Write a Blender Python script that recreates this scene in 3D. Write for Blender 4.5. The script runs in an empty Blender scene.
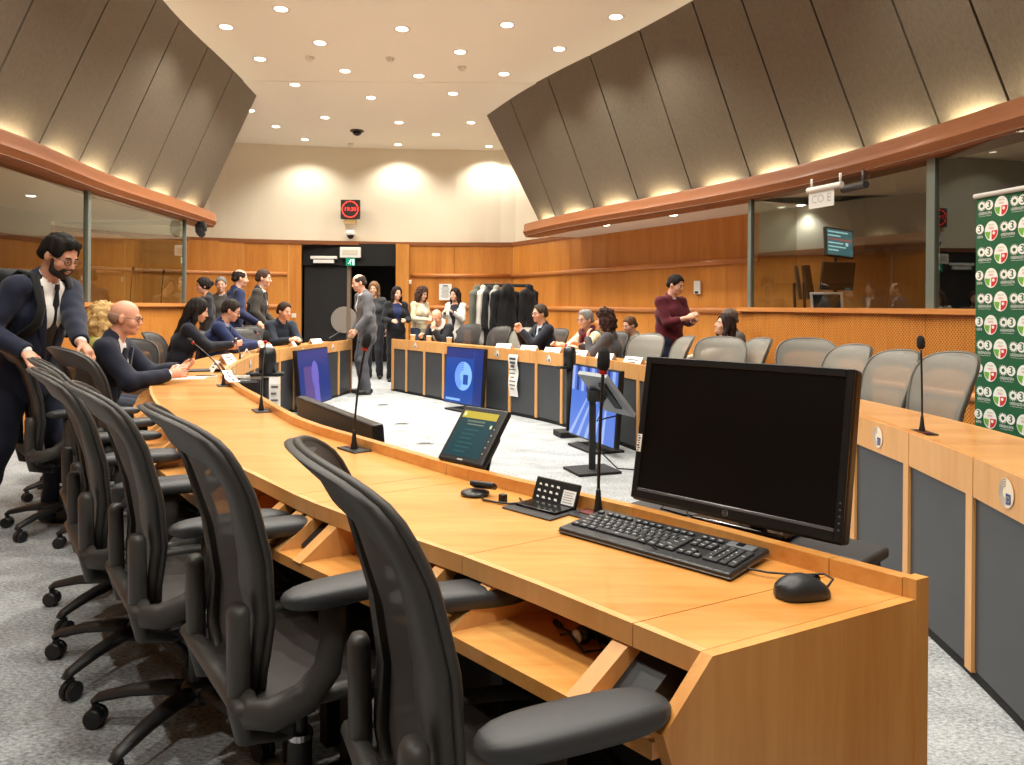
import bpy, bmesh, math, random
import numpy as np
from mathutils import Vector, Matrix, Euler
SC = bpy.context.scene
COL = SC.collection
PI = math.pi
random.seed(7)
# ------------------------------------------------------------------ camera
FPX, CX, HY, CAMH, ROLL = 740.0, 512.0, 306.0, 1.28, math.radians(0.43)
cam_d = bpy.data.cameras.new('camera'); cam = bpy.data.objects.new('camera', cam_d); COL.objects.link(cam)
cam_d.sensor_width = 36.0; cam_d.lens = 36.0*FPX/1024.0
cam_d.shift_y = (HY-382.5)/1024.0
cam_d.clip_start = 0.02; cam_d.clip_end = 100
cam.matrix_world = Matrix.Translation((0, 0, CAMH)) @ Matrix.Rotation(PI/2, 4, 'X') @ Matrix.Rotation(ROLL, 4, 'Z')
SC.camera = cam

def _uv(px, py):
    u, v = px-CX, py-HY
    return u*math.cos(ROLL)+v*math.sin(ROLL), -u*math.sin(ROLL)+v*math.cos(ROLL)
def at(px, py, D):
    u, v = _uv(px, py)
    return Vector((u/FPX*D, D, CAMH-v/FPX*D))
def onz(px, py, z):
    u, v = _uv(px, py)
    D = FPX*(CAMH-z)/v
    return Vector((u/FPX*D, D, z))
def xy(px, D):
    return ((px-CX)/FPX*D, D)

# ------------------------------------------------------------------ scene-graph helpers
def props(o, label=None, cat=None, group=None, kind=None):
    if label: o['label'] = label
    if cat: o['category'] = cat
    if group: o['group'] = group
    if kind: o['kind'] = kind
    return o
def thing(name, label, cat, loc=(0, 0, 0), rz=0.0, group=None):
    o = bpy.data.objects.new(name, None); COL.objects.link(o)
    o.empty_display_size = 0.1
    o.location = loc; o.rotation_euler = (0, 0, rz)
    return props(o, label, cat, group)
def face_rz(d):
    return math.atan2(-d[0], d[1])
def copy_tree(o, parent=None):
    c = o.copy(); COL.objects.link(c)
    if parent is not None: c.parent = parent
    for ch in list(o.children): copy_tree(ch, c)
    return c
def S(o, kind='structure'):
    o['kind'] = kind; return o

class MB:
    """collects shapes into one mesh"""
    def __init__(s): s.bm = bmesh.new(); s.mi = 0
    def _fin(s, faces):
        for f in faces: f.material_index = s.mi
    def box(s, c, d, M=None, bev=0.0, seg=2):
        r = bmesh.ops.create_cube(s.bm, size=1.0)
        vs = r['verts']
        for v in vs: v.co = Vector((v.co.x*d[0], v.co.y*d[1], v.co.z*d[2]))
        fs = set(f for v in vs for f in v.link_faces)
        if bev > 0:
            es = list(set(e for v in vs for e in v.link_edges))
            rb = bmesh.ops.bevel(s.bm, geom=es, offset=bev, segments=seg, profile=0.5, affect='EDGES')
            fs = set(rb['faces']) | set(f for f in fs if f.is_valid)
            vs = list(set(v for f in fs for v in f.verts))
        T = Matrix.Translation(c) @ (M.to_4x4() if M is not None else Matrix.Identity(4))
        for v in vs: v.co = T @ v.co
        s._fin(fs); return s
    def prism(s, poly, a, b, M=None):
        """poly 2D list, extruded in z from a to b, then M"""
        M = M or Matrix.Identity(4)
        n = len(poly)
        A = sum(poly[i][0]*poly[(i+1) % n][1]-poly[(i+1) % n][0]*poly[i][1] for i in range(n))
        if A < 0: poly = poly[::-1]
        lo = [s.bm.verts.new(M @ Vector((p[0], p[1], a))) for p in poly]
        hi = [s.bm.verts.new(M @ Vector((p[0], p[1], b))) for p in poly]
        fs = [s.bm.faces.new(lo[::-1]), s.bm.faces.new(hi)]
        for i in range(n):
            j = (i+1) % n
            fs.append(s.bm.faces.new((lo[i], lo[j], hi[j], hi[i])))
        s._fin(fs); return s
    def hexa(s, p):
        """8 points: bottom 4 then top 4 (same winding)"""
        v = [s.bm.verts.new(Vector(q)) for q in p]
        fs = [s.bm.faces.new([v[i] for i in f]) for f in ((3, 2, 1, 0), (4, 5, 6, 7), (0, 1, 5, 4), (1, 2, 6, 5), (2, 3, 7, 6), (3, 0, 4, 7))]
        s._fin(fs); return s
    def face(s, pts):
        f = s.bm.faces.new([s.bm.verts.new(Vector(p)) for p in pts]); s._fin([f]); return s
    def grid(s, rows, cyc=False):
        V = [[s.bm.verts.new(Vector(p)) for p in r] for r in rows]
        fs = []
        for i in range(len(V)-1):
            n = len(V[i])
            for j in range(n if cyc else n-1):
                k = (j+1) % n
                fs.append(s.bm.faces.new((V[i][j], V[i][k], V[i+1][k], V[i+1][j])))
        s._fin(fs); return V
    def tube(s, pts, r, n=8, flat=None, up=(0, 0, 1)):
        """swept tube; r number or list; flat=(a,b) ellipse scale"""
        pts = [Vector(p) for p in pts]
        rs = r if isinstance(r, (list, tuple)) else [r]*len(pts)
        fa, fb = flat or (1, 1)
        rows = []; up = Vector(up)
        prev = None
        for i, p in enumerate(pts):
            t = (pts[min(i+1, len(pts)-1)]-pts[max(i-1, 0)]).normalized()
            if prev is None:
                a = t.cross(up)
                if a.length < 1e-4: a = t.cross(Vector((1, 0, 0)))
                a.normalize()
            else:
                a = prev - t*prev.dot(t)
                a.normalize()
            prev = a
            b = a.cross(t).normalized()
            rows.append([p+a*math.cos(2*PI*k/n)*rs[i]*fa+b*math.sin(2*PI*k/n)*rs[i]*fb for k in range(n)])
        V = s.grid(rows, True)
        s._fin([s.bm.faces.new(V[0][::-1]), s.bm.faces.new(V[-1])])
        return s
    def lathe(s, prof, n=16, M=None):
        """prof [(r,z)..] around z"""
        M = M or Matrix.Identity(4)
        rows = [[M @ Vector((max(r, 1e-5)*math.cos(2*PI*k/n), max(r, 1e-5)*math.sin(2*PI*k/n), z)) for k in range(n)] for r, z in prof]
        V = s.grid(rows, True)
        s._fin([s.bm.faces.new(V[0][::-1]), s.bm.faces.new(V[-1])])
        return s
    def ell(s, c, r, M=None, nu=12, nv=8):
        M = M or Matrix.Identity(3)
        rows = []
        for i in range(nv+1):
            th = PI*(0.02+0.96*i/nv)
            rows.append([Vector(c)+M @ Vector((r[0]*math.sin(th)*math.cos(2*PI*k/nu), r[1]*math.sin(th)*math.sin(2*PI*k/nu), -r[2]*math.cos(th))) for k in range(nu)])
        V = s.grid(rows, True)
        s._fin([s.bm.faces.new(V[0][::-1]), s.bm.faces.new(V[-1])])
        return s
    def build(s, name, mats, parent=None, smooth=False, loc=None, rz=None, angle=None):
        bmesh.ops.recalc_face_normals(s.bm, faces=s.bm.faces)
        me = bpy.data.meshes.new(name); s.bm.to_mesh(me); s.bm.free()
        for m in (mats if isinstance(mats, (list, tuple)) else [mats]): me.materials.append(m)
        if smooth:
            me.polygons.foreach_set('use_smooth', [True]*len(me.polygons))
            if angle is not None: me.set_sharp_from_angle(angle=math.radians(angle))
        o = bpy.data.objects.new(name, me); COL.objects.link(o)
        if parent is not None: o.parent = parent
        if loc is not None: o.location = loc
        if rz is not None: o.rotation_euler = (0, 0, rz)
        return o
def baked(o):
    """apply modifiers into the mesh data"""
    dg = bpy.context.evaluated_depsgraph_get(); dg.update()
    me = bpy.data.meshes.new_from_object(o.evaluated_get(dg))
    old = o.data; o.modifiers.clear(); o.data = me
    me.name = o.name
    return o
def text_mesh(txt, size, ext=0.0):
    cu = bpy.data.curves.new('text', 'FONT'); cu.body = txt; cu.size = size; cu.align_x = 'CENTER'; cu.align_y = 'CENTER'
    cu.extrude = ext; cu.resolution_u = 2
    o = bpy.data.objects.new('text', cu); COL.objects.link(o)
    dg = bpy.context.evaluated_depsgraph_get(); dg.update()
    me = bpy.data.meshes.new_from_object(o.evaluated_get(dg))
    vs = [v.co.copy() for v in me.vertices]; fs = [tuple(p.vertices) for p in me.polygons]
    bpy.data.objects.remove(o); bpy.data.curves.remove(cu); bpy.data.meshes.remove(me)
    return vs, fs
def add_text(mb, txt, size, M, sx=1.0):
    vs, fs = text_mesh(txt, size)
    V = [mb.bm.verts.new(M @ Vector((v.x*sx, v.y, v.z))) for v in vs]
    out = []
    for f in fs:
        try: out.append(mb.bm.faces.new([V[i] for i in f]))
        except ValueError: pass
    mb._fin(out)
def disc(mb, M, rx, ry=None, n=24, z=0.0, a0=0, a1=2*PI):
    ry = ry or rx
    full = abs(a1-a0-2*PI) < 1e-6
    pts = [M @ Vector((rx*math.cos(a0+(a1-a0)*k/n), ry*math.sin(a0+(a1-a0)*k/n), z)) for k in range(n if full else n+1)]
    mb.face(pts)
def ringd(mb, M, r0, r1, n=24, z=0.0, a0=0, a1=2*PI):
    mb.grid([[M @ Vector((r*math.cos(a0+(a1-a0)*k/n), r*math.sin(a0+(a1-a0)*k/n), z)) for k in range(n+1)] for r in (r0, r1)])

# ------------------------------------------------------------------ 2D paths
def catmull(P, step=0.05):
    P = [Vector((p[0], p[1])) for p in P]
    Q = [P[0]*2-P[1]]+P+[P[-1]*2-P[-2]]
    out = []
    for i in range(1, len(Q)-2):
        p0, p1, p2, p3 = Q[i-1:i+3]
        n = max(2, int((p2-p1).length/step))
        for k in range(n):
            t = k/n
            out.append(0.5*((2*p1)+(p2-p0)*t+(2*p0-5*p1+4*p2-p3)*t*t+(3*p1-p0-3*p2+p3)*t**3))
    out.append(P[-1])
    return out
class Path:
    def __init__(s, P, step=0.05):
        s.p = catmull(P, step)
        s.l = [0.0]
        for a, b in zip(s.p, s.p[1:]): s.l.append(s.l[-1]+(b-a).length)
        s.L = s.l[-1]
    def pos(s, d):
        if d <= 0: 
            t = (s.p[1]-s.p[0]).normalized(); return s.p[0]+t*d
        if d >= s.L:
            t = (s.p[-1]-s.p[-2]).normalized(); return s.p[-1]+t*(d-s.L)
        lo = int(np.searchsorted(s.l, d, side='right'))-1
        lo = min(lo, len(s.p)-2)
        f = (d-s.l[lo])/(s.l[lo+1]-s.l[lo])
        return s.p[lo].lerp(s.p[lo+1], f)
    def tan(s, d, e=0.12):
        return (s.pos(d+e)-s.pos(d-e)).normalized()
    def near(s, q):
        q = Vector((q[0], q[1]))
        i = min(range(len(s.p)), key=lambda k: (s.p[k]-q).length)
        return s.l[i]

# ------------------------------------------------------------------ materials
def lin(c):
    return tuple(((x/255)/12.92 if x/255 <= 0.04045 else ((x/255+0.055)/1.055)**2.4) for x in c)+(1.0,)
_M = {}
def mat(name, col, rough=0.5, metal=0.0, emit=0.0, spec=0.5, coat=0.0, noise=0.0, nscale=20.0, stretch=(1, 1, 1), bump=0.0, col2=None, coord='Object', ecol=None, sheen=0.0):
    if name in _M: return _M[name]
    m = bpy.data.materials.new(name); m.use_nodes = True
    nt = m.node_tree; b = nt.nodes['Principled BSDF']
    c = lin(col)
    b.inputs['Base Color'].default_value = c
    b.inputs['Roughness'].default_value = rough; b.inputs['Metallic'].default_value = metal
    b.inputs['Specular IOR Level'].default_value = spec
    b.inputs['Coat Weight'].default_value = coat; b.inputs['Coat Roughness'].default_value = 0.15
    b.inputs['Sheen Weight'].default_value = sheen
    if emit > 0:
        b.inputs['Emission Color'].default_value = lin(ecol or col); b.inputs['Emission Strength'].default_value = emit
    if noise > 0 or bump > 0:
        tc = nt.nodes.new('ShaderNodeTexCoord'); mp = nt.nodes.new('ShaderNodeMapping'); mp.inputs['Scale'].default_value = stretch
        nz = nt.nodes.new('ShaderNodeTexNoise'); nz.inputs['Scale'].default_value = nscale; nz.inputs['Detail'].default_value = 5; nz.inputs['Roughness'].default_value = 0.6
        nt.links.new(tc.outputs[coord], mp.inputs['Vector']); nt.links.new(mp.outputs[0], nz.inputs['Vector'])
        if noise > 0:
            rp = nt.nodes.new('ShaderNodeValToRGB')
            d = lin(col2) if col2 else tuple(x*(1-noise) for x in c[:3])+(1,)
            rp.color_ramp.elements[0].position = 0.32; rp.color_ramp.elements[0].color = d
            rp.color_ramp.elements[1].position = 0.68; rp.color_ramp.elements[1].color = c
            nt.links.new(nz.outputs[0], rp.inputs[0]); nt.links.new(rp.outputs[0], b.inputs['Base Color'])
        if bump > 0:
            bp = nt.nodes.new('ShaderNodeBump'); bp.inputs['Strength'].default_value = bump; bp.inputs['Distance'].default_value = 0.01
            nt.links.new(nz.outputs[0], bp.inputs['Height']); nt.links.new(bp.outputs[0], b.inputs['Normal'])
    _M[name] = m
    return m
def emis(name, col, s):
    return mat(name, col, rough=0.3, emit=s)
def wood(name, c1, c2, stretch, rough=0.35, coat=0.25, coord='Object', sc=1.0):
    """cherry veneer: fine streaks plus broad figure"""
    if name in _M: return _M[name]
    m = bpy.data.materials.new(name); m.use_nodes = True
    nt = m.node_tree; b = nt.nodes['Principled BSDF']
    b.inputs['Roughness'].default_value = rough; b.inputs['Coat Weight'].default_value = coat; b.inputs['Coat Roughness'].default_value = 0.12
    tc = nt.nodes.new('ShaderNodeTexCoord'); mp = nt.nodes.new('ShaderNodeMapping'); mp.inputs['Scale'].default_value = stretch
    nt.links.new(tc.outputs[coord], mp.inputs['Vector'])
    n1 = nt.nodes.new('ShaderNodeTexNoise'); n1.inputs['Scale'].default_value = 3.0*sc; n1.inputs['Detail'].default_value = 6; n1.inputs['Roughness'].default_value = 0.65; n1.inputs['Distortion'].default_value = 0.4
    n2 = nt.nodes.new('ShaderNodeTexNoise'); n2.inputs['Scale'].default_value = 0.5*sc; n2.inputs['Detail'].default_value = 2
    nt.links.new(mp.outputs[0], n1.inputs['Vector']); nt.links.new(mp.outputs[0], n2.inputs['Vector'])
    mx = nt.nodes.new('ShaderNodeMath'); mx.operation = 'ADD'
    m2 = nt.nodes.new('ShaderNodeMath'); m2.operation = 'MULTIPLY'; m2.inputs[1].default_value = 0.6
    nt.links.new(n2.outputs[0], m2.inputs[0])
    m3 = nt.nodes.new('ShaderNodeMath'); m3.operation = 'MULTIPLY'; m3.inputs[1].default_value = 0.5
    nt.links.new(n1.outputs[0], m3.inputs[0])
    nt.links.new(m2.outputs[0], mx.inputs[0]); nt.links.new(m3.outputs[0], mx.inputs[1])
    rp = nt.nodes.new('ShaderNodeValToRGB')
    rp.color_ramp.elements[0].position = 0.38; rp.color_ramp.elements[0].color = lin(c2)
    rp.color_ramp.elements[1].position = 0.7; rp.color_ramp.elements[1].color = lin(c1)
    nt.links.new(mx.outputs[0], rp.inputs[0]); nt.links.new(rp.outputs[0], b.inputs['Base Color'])
    _M[name] = m
    return m
def glassmat(name, tint, refl=0.12, dark=0.0):
    """thin pane: mostly see-through, fresnel reflection, slight smoke tint"""
    if name in _M: return _M[name]
    m = bpy.data.materials.new(name); m.use_nodes = True
    nt = m.node_tree; nt.nodes.clear()
    out = nt.nodes.new('ShaderNodeOutputMaterial')
    tr = nt.nodes.new('ShaderNodeBsdfTransparent'); tr.inputs[0].default_value = tint
    gl = nt.nodes.new('ShaderNodeBsdfGlossy'); gl.inputs['Roughness'].default_value = 0.0; gl.inputs[0].default_value = (0.9, 0.95, 0.92, 1)
    lw = nt.nodes.new('ShaderNodeLayerWeight'); lw.inputs[0].default_value = 0.5
    pw = nt.nodes.new('ShaderNodeMath'); pw.operation = 'POWER'; pw.inputs[1].default_value = 4.0
    ad = nt.nodes.new('ShaderNodeMath'); ad.operation = 'MULTIPLY_ADD'; ad.inputs[1].default_value = 0.9; ad.inputs[2].default_value = 0.07+refl; ad.use_clamp = True
    nt.links.new(lw.outputs['Facing'], pw.inputs[0]); nt.links.new(pw.outputs[0], ad.inputs[0])
    mx = nt.nodes.new('ShaderNodeMixShader')
    nt.links.new(ad.outputs[0], mx.inputs[0]); nt.links.new(tr.outputs[0], mx.inputs[1]); nt.links.new(gl.outputs[0], mx.inputs[2])
    nt.links.new(mx.outputs[0], out.inputs[0])
    _M[name] = m
    return m
def meshfab(name, col, alpha=0.75, sc=160.0):
    """woven see-through chair mesh: strand pattern with open holes"""
    if name in _M: return _M[name]
    m = bpy.data.materials.new(name); m.use_nodes = True
    nt = m.node_tree; b = nt.nodes['Principled BSDF']
    b.inputs['Base Color'].default_value = lin(col); b.inputs['Roughness'].default_value = 0.55
    tc = nt.nodes.new('ShaderNodeTexCoord')
    wv = nt.nodes.new('ShaderNodeTexWave'); wv.wave_type = 'BANDS'; wv.bands_direction = 'X'; wv.inputs['Scale'].default_value = sc/2
    nt.links.new(tc.outputs['Object'], wv.inputs['Vector'])
    mr = nt.nodes.new('ShaderNodeMapRange'); mr.inputs[1].default_value = 0.0; mr.inputs[2].default_value = 1.0
    mr.inputs[3].default_value = max(0, 2*alpha-1); mr.inputs[4].default_value = 1.0
    nt.links.new(wv.outputs['Fac'], mr.inputs[0])
    nt.links.new(mr.outputs[0], b.inputs['Alpha'])
    bp = nt.nodes.new('ShaderNodeBump'); bp.inputs['Strength'].default_value = 0.3; bp.inputs['Distance'].default_value = 0.002
    nt.links.new(wv.outputs['Fac'], bp.inputs['Height']); nt.links.new(bp.outputs[0], b.inputs['Normal'])
    _M[name] = m
    return m
def perforated(name, c1, c2, hole, sc):
    """wood veneer with a grid of small round holes, in object xz-space wrapped by u along the wall (UV)"""
    if name in _M: return _M[name]
    m = bpy.data.materials.new(name); m.use_nodes = True
    nt = m.node_tree; b = nt.nodes['Principled BSDF']
    b.inputs['Roughness'].default_value = 0.4; b.inputs['Coat Weight'].default_value = 0.15
    uv = nt.nodes.new('ShaderNodeUVMap')
    mp = nt.nodes.new('ShaderNodeMapping'); mp.inputs['Scale'].default_value = (1/sc, 1/sc, 1); mp.inputs['Rotation'].default_value = (0, 0, PI/4)
    nt.links.new(uv.outputs[0], mp.inputs[0])
    fr = nt.nodes.new('ShaderNodeVectorMath'); fr.operation = 'FRACTION'
    nt.links.new(mp.outputs[0], fr.inputs[0])
    sb = nt.nodes.new('ShaderNodeVectorMath'); sb.operation = 'SUBTRACT'; sb.inputs[1].default_value = (0.5, 0.5, 0)
    nt.links.new(fr.outputs[0], sb.inputs[0])
    ln = nt.nodes.new('ShaderNodeVectorMath'); ln.operation = 'LENGTH'
    nt.links.new(sb.outputs[0], ln.inputs[0])
    lt = nt.nodes.new('ShaderNodeMath'); lt.operation = 'LESS_THAN'; lt.inputs[1].default_value = 0.27
    nt.links.new(ln.outputs['Value'], lt.inputs[0])
    nz = nt.nodes.new('ShaderNodeTexNoise'); nz.inputs['Scale'].default_value = 4
    mp2 = nt.nodes.new('ShaderNodeMapping'); mp2.inputs['Scale'].default_value = (8, 0.7, 1)
    nt.links.new(uv.outputs[0], mp2.inputs[0]); nt.links.new(mp2.outputs[0], nz.inputs['Vector'])
    rp = nt.nodes.new('ShaderNodeValToRGB'); rp.color_ramp.elements[0].position = 0.35; rp.color_ramp.elements[0].color = lin(c2)
    rp.color_ramp.elements[1].position = 0.7; rp.color_ramp.elements[1].color = lin(c1)
    nt.links.new(nz.outputs[0], rp.inputs[0])
    mx = nt.nodes.new('ShaderNodeMix'); mx.data_type = 'RGBA'
    nt.links.new(lt.outputs[0], mx.inputs['Factor']); nt.links.new(rp.outputs[0], mx.inputs['A']); mx.inputs['B'].default_value = lin(hole)
    nt.links.new(mx.outputs['Result'], b.inputs['Base Color'])
    _M[name] = m
    return m
WOOD = wood('desk_cherry', (220, 162, 92), (198, 130, 60), (1.6, 14, 14), rough=0.3, coat=0.35)
WOODV = wood('cherry_upright', (216, 156, 84), (196, 130, 58), (14, 14, 1.2), rough=0.4, coat=0.2)
WOODL = wood('cherry_pale_front', (222, 168, 106), (204, 146, 82), (10, 10, 1.2), rough=0.42, coat=0.15)
WOODW = wood('wall_cherry', (214, 144, 66), (190, 116, 46), (9, 9, 0.7), rough=0.42, coat=0.15, coord='Object')
WOODR = wood('cornice_cherry', (150, 90, 46), (128, 72, 34), (0.8, 0.8, 10), rough=0.5, coat=0.08)
WOODT = wood('rail_cherry', (220, 150, 86), (196, 122, 62), (1, 1, 10), rough=0.35, coat=0.3)
PERF = perforated('perforated_cherry', (214, 144, 66), (198, 124, 50), (112, 58, 18), 0.022)
PERFC = perforated('coarse_perforated_cherry', (196, 112, 42), (172, 92, 30), (58, 26, 8), 0.05)
BLACKP = mat('black_plastic', (22, 22, 24), 0.45)
BLACKG = mat('gloss_black', (10, 10, 12), 0.12, spec=0.5)
BLACKM = mat('matt_black', (16, 16, 17), 0.75)
GREYP = mat('grey_plastic', (92, 94, 98), 0.45)
PANELG = mat('dark_grey_desk_panel', (62, 65, 69), 0.4, noise=0.1, nscale=6)
CHROME = mat('chrome', (200, 200, 205), 0.18, metal=1.0)
WHITE = mat('white_paint', (236, 234, 228), 0.5)
PAPER = mat('white_paper', (240, 240, 238), 0.7)
CREAM = mat('cream_plaster', (240, 230, 208), 0.75)
CEIL = mat('ceiling_white', (252, 250, 236), 0.85)
SOFF = mat('soffit_white', (232, 222, 206), 0.8)
# ------------------------------------------------------------------ the room shell
def off2(P, d, side):
    """offset polyline P (list of Vector2) by d to side (+1 left of travel, -1 right)"""
    out = []
    for i in range(len(P)):
        t = (P[min(i+1, len(P)-1)]-P[max(i-1, 0)]).normalized()
        out.append(P[i]+Vector((-t.y, t.x))*d*side)
    return out
def resample(P, step):
    ph = Path(P, 10) if False else None
    l = [0.0]
    for a, b in zip(P, P[1:]): l.append(l[-1]+(b-a).length)
    n = max(1, round(l[-1]/step)); out = []
    for k in range(n+1):
        d = l[-1]*k/n
        i = min(max(int(np.searchsorted(l, d, side='right'))-1, 0), len(P)-2)
        f = 0 if l[i+1] == l[i] else (d-l[i])/(l[i+1]-l[i])
        out.append(P[i].lerp(P[i+1], f))
    return out
def wallstrip(name, P, z0, z1, m, th, side, pw=None, gap=0.004, kind='structure'):
    """vertical cladding along P: panels pw wide with a narrow joint between them, th thick towards side"""
    P = [Vector((p[0], p[1])) for p in P]
    if pw: P = resample(P, pw)
    B = off2(P, th, side)
    bm = bmesh.new(); uvl = bm.loops.layers.uv.new('UVMap')
    L = 0.0
    for i in range(len(P)-1):
        a, b, c, d = P[i], P[i+1], B[i+1], B[i]
        seg = (b-a).length
        if seg < 1e-6: continue
        g = gap/2/seg if pw else 0
        a2, b2 = a.lerp(b, g), a.lerp(b, 1-g); d2, c2 = d.lerp(c, g), d.lerp(c, 1-g)
        v = [bm.verts.new((q.x, q.y, z)) for z in (z0, z1) for q in (a2, b2, c2, d2)]
        for f in ((0, 1, 5, 4), (1, 2, 6, 5), (2, 3, 7, 6), (3, 0, 4, 7), (4, 5, 6, 7), (3, 2, 1, 0)):
            fc = bm.faces.new([v[k] for k in f])
            for lp in fc.loops:
                k = v.index(lp.vert)
                lp[uvl].uv = (L+(seg if k % 4 in (1, 2) else 0), lp.vert.co.z)
        L += seg
    bmesh.ops.recalc_face_normals(bm, faces=bm.faces)
    me = bpy.data.meshes.new(name); bm.to_mesh(me); bm.free(); me.materials.append(m)
    o = bpy.data.objects.new(name, me); COL.objects.link(o); o['kind'] = kind
    return o
def rail(name, P, z, r, m, side, parent=None):
    P3 = [(p[0], p[1], z) for p in off2([Vector((q[0], q[1])) for q in P], r*0.6, side)]
    mb = MB(); mb.tube(P3, r, 10, flat=(1.0, 1.15))
    o = mb.build(name, m, parent, smooth=True)
    o['kind'] = 'structure'; return o

CZ0, CZ1, CEILZ = 2.5, 2.73, 4.6
Lpx = [(0, 127.5), (35, 140), (74.5, 158.5), (104, 173), (141.6, 186), (171, 196), (201, 207), (215.6, 213)]
Rpx = [(1024, 97), (1008, 98.5), (938, 125), (863, 147.5), (798, 165), (749.5, 177.5), (690.5, 189), (637, 200), (593.5, 207.5), (557, 215), (524, 224)]
Lc = [onz(x, y, CZ1) for x, y in Lpx]; Rc = [onz(x, y, CZ1) for x, y in Rpx]
def smooth2(P, it=2):
    P = [Vector((p[0], p[1])) for p in P]
    for _ in range(it):
        P = [P[0]]+[(P[i-1]+2*P[i]+P[i+1])/4 for i in range(1, len(P)-1)]+[P[-1]]
    return P
Lpath = Path(smooth2([(-2.9, -1.5), (-3.5, 0.6), (-3.95, 2.6), (-4.17, 4.5)]+[(p.x, p.y) for p in Lc], 1), 0.1)
Rpath = Path(smooth2([(2.5, -1.5), (3.0, 0.6), (3.35, 2.6), (3.5, 4.2)]+[(p.x, p.y) for p in Rc], 1), 0.1)
LP, RP = Lpath.p, Rpath.p      # near -> far; the room lies right of LP and left of RP

def floor_mat():
    m = bpy.data.materials.new('grey_carpet'); m.use_nodes = True
    nt = m.node_tree; b = nt.nodes['Principled BSDF']; b.inputs['Roughness'].default_value = 0.95; b.inputs['Specular IOR Level'].default_value = 0.15
    tc = nt.nodes.new('ShaderNodeTexCoord')
    mp = nt.nodes.new('ShaderNodeMapping'); mp.inputs['Scale'].default_value = (1, 1.7, 1); mp.inputs['Rotation'].default_value = (0, 0, 0.6)
    n1 = nt.nodes.new('ShaderNodeTexNoise'); n1.inputs['Scale'].default_value = 60; n1.inputs['Detail'].default_value = 7; n1.inputs['Roughness'].default_value = 0.75
    n2 = nt.nodes.new('ShaderNodeTexNoise'); n2.inputs['Scale'].default_value = 3.5; n2.inputs['Detail'].default_value = 4
    nt.links.new(tc.outputs['Object'], mp.inputs[0]); nt.links.new(mp.outputs[0], n1.inputs['Vector']); nt.links.new(mp.outputs[0], n2.inputs['Vector'])
    a = nt.nodes.new('ShaderNodeMath'); a.operation = 'MULTIPLY'; a.inputs[1].default_value = 0.25
    nt.links.new(n2.outputs[0], a.inputs[0])
    s = nt.nodes.new('ShaderNodeMath'); s.operation = 'ADD'; nt.links.new(n1.outputs[0], s.inputs[0]); nt.links.new(a.outputs[0], s.inputs[1])
    rp = nt.nodes.new('ShaderNodeValToRGB')
    e = rp.color_ramp.elements
    e[0].position = 0.44; e[0].color = lin((88, 90, 93)); e[1].position = 0.78; e[1].color = lin((188, 192, 195))
    nt.links.new(s.outputs[0], rp.inputs[0]); nt.links.new(rp.outputs[0], b.inputs['Base Color'])
    bp = nt.nodes.new('ShaderNodeBump'); bp.inputs['Strength'].default_value = 0.4; bp.inputs['Distance'].default_value = 0.01
    nt.links.new(n1.outputs[0], bp.inputs['Height']); nt.links.new(bp.outputs[0], b.inputs['Normal'])
    return m
CARPET = floor_mat()
mb = MB(); mb.box((0, 6.5, -0.05), (18, 21, 0.1)); S(mb.build('floor', CARPET))
mb = MB(); mb.box((0, 3.5, CEILZ+0.06), (18, 15, 0.12)); S(mb.build('ceiling', CEIL))
mb = MB(); mb.box((0, 14.0, CEILZ+0.05), (18, 6.0, 0.12)); S(mb.build('ceiling_far', CEIL))

# far wall: wood dado, cream plaster above
Fl = [Vector(p) for p in ((-8.4, 12.0), (-7.4, 13.7), (-6.42, 14.75), (-5.5, 15.1))]
dL = Vector(xy(301, 15.35)); dR = Vector(xy(396, 15.6))
Fl2 = Fl+[dL]
Fr = [dR, Vector((-1.2, 15.6)), Vector((0, 15.5))]
Ro = [Vector((0, 15.5)), Vector((1.0, 13.66)), Vector((2.0, 11.82)), Vector((3.2, 9.6))]
wallstrip('wall_far_left', Fl2, 0, 2.55, WOODW, 0.06, 1, 1.15)
wallstrip('wall_far_right', Fr, 0, 2.55, WOODW, 0.06, 1, 1.15)
wallstrip('wall_right_far', Ro, 0, 2.55, WOODW, 0.06, 1, 1.2)
FW = Fl2+Fr[:-1]+Ro
FWs = catmull(FW, 0.3)
wallstrip('wall_far', off2(catmull([(p.x, p.y) for p in FW], 0.3), 0.10, 1), 2.53, CEILZ, CREAM, 0.1, 1)
o = wallstrip('trim_1', off2(Fl2+Fr[:-1]+Ro[:4], 0.02, -1), 2.53, 2.61, WOODR, 0.1, 1)
for nm, P in (('trim_2', Fl2[:-1]+[Vector(xy(287, 15.3))]), ('trim_3', [Vector(xy(411, 15.6))]+Fr[1:]+Ro)):
    rail(nm, P, 1.91, 0.035, WOODT, -1)
    rail(nm.replace('trim', 'trim_low'), P, 1.24, 0.035, WOODT, -1)
    rail(nm.replace('trim', 'trim_base'), P, 0.08, 0.06, WOODR, -1)
# pale posts beside the doorway
mb = MB()
for a, b in ((288, 301), (396, 409)):
    p, q = at(a, 240, 15.28), at(b, 240, 15.42)
    mb.hexa([(p.x, p.y, 0), (q.x, q.y, 0), (q.x, q.y+.1, 0), (p.x, p.y+.2, 0), (p.x, p.y, 2.55), (q.x, q.y, 2.55), (q.x, q.y+.1, 2.55), (p.x, p.y+.2, 2.55)])
S(mb.build('trim_4', WOODV))
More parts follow.
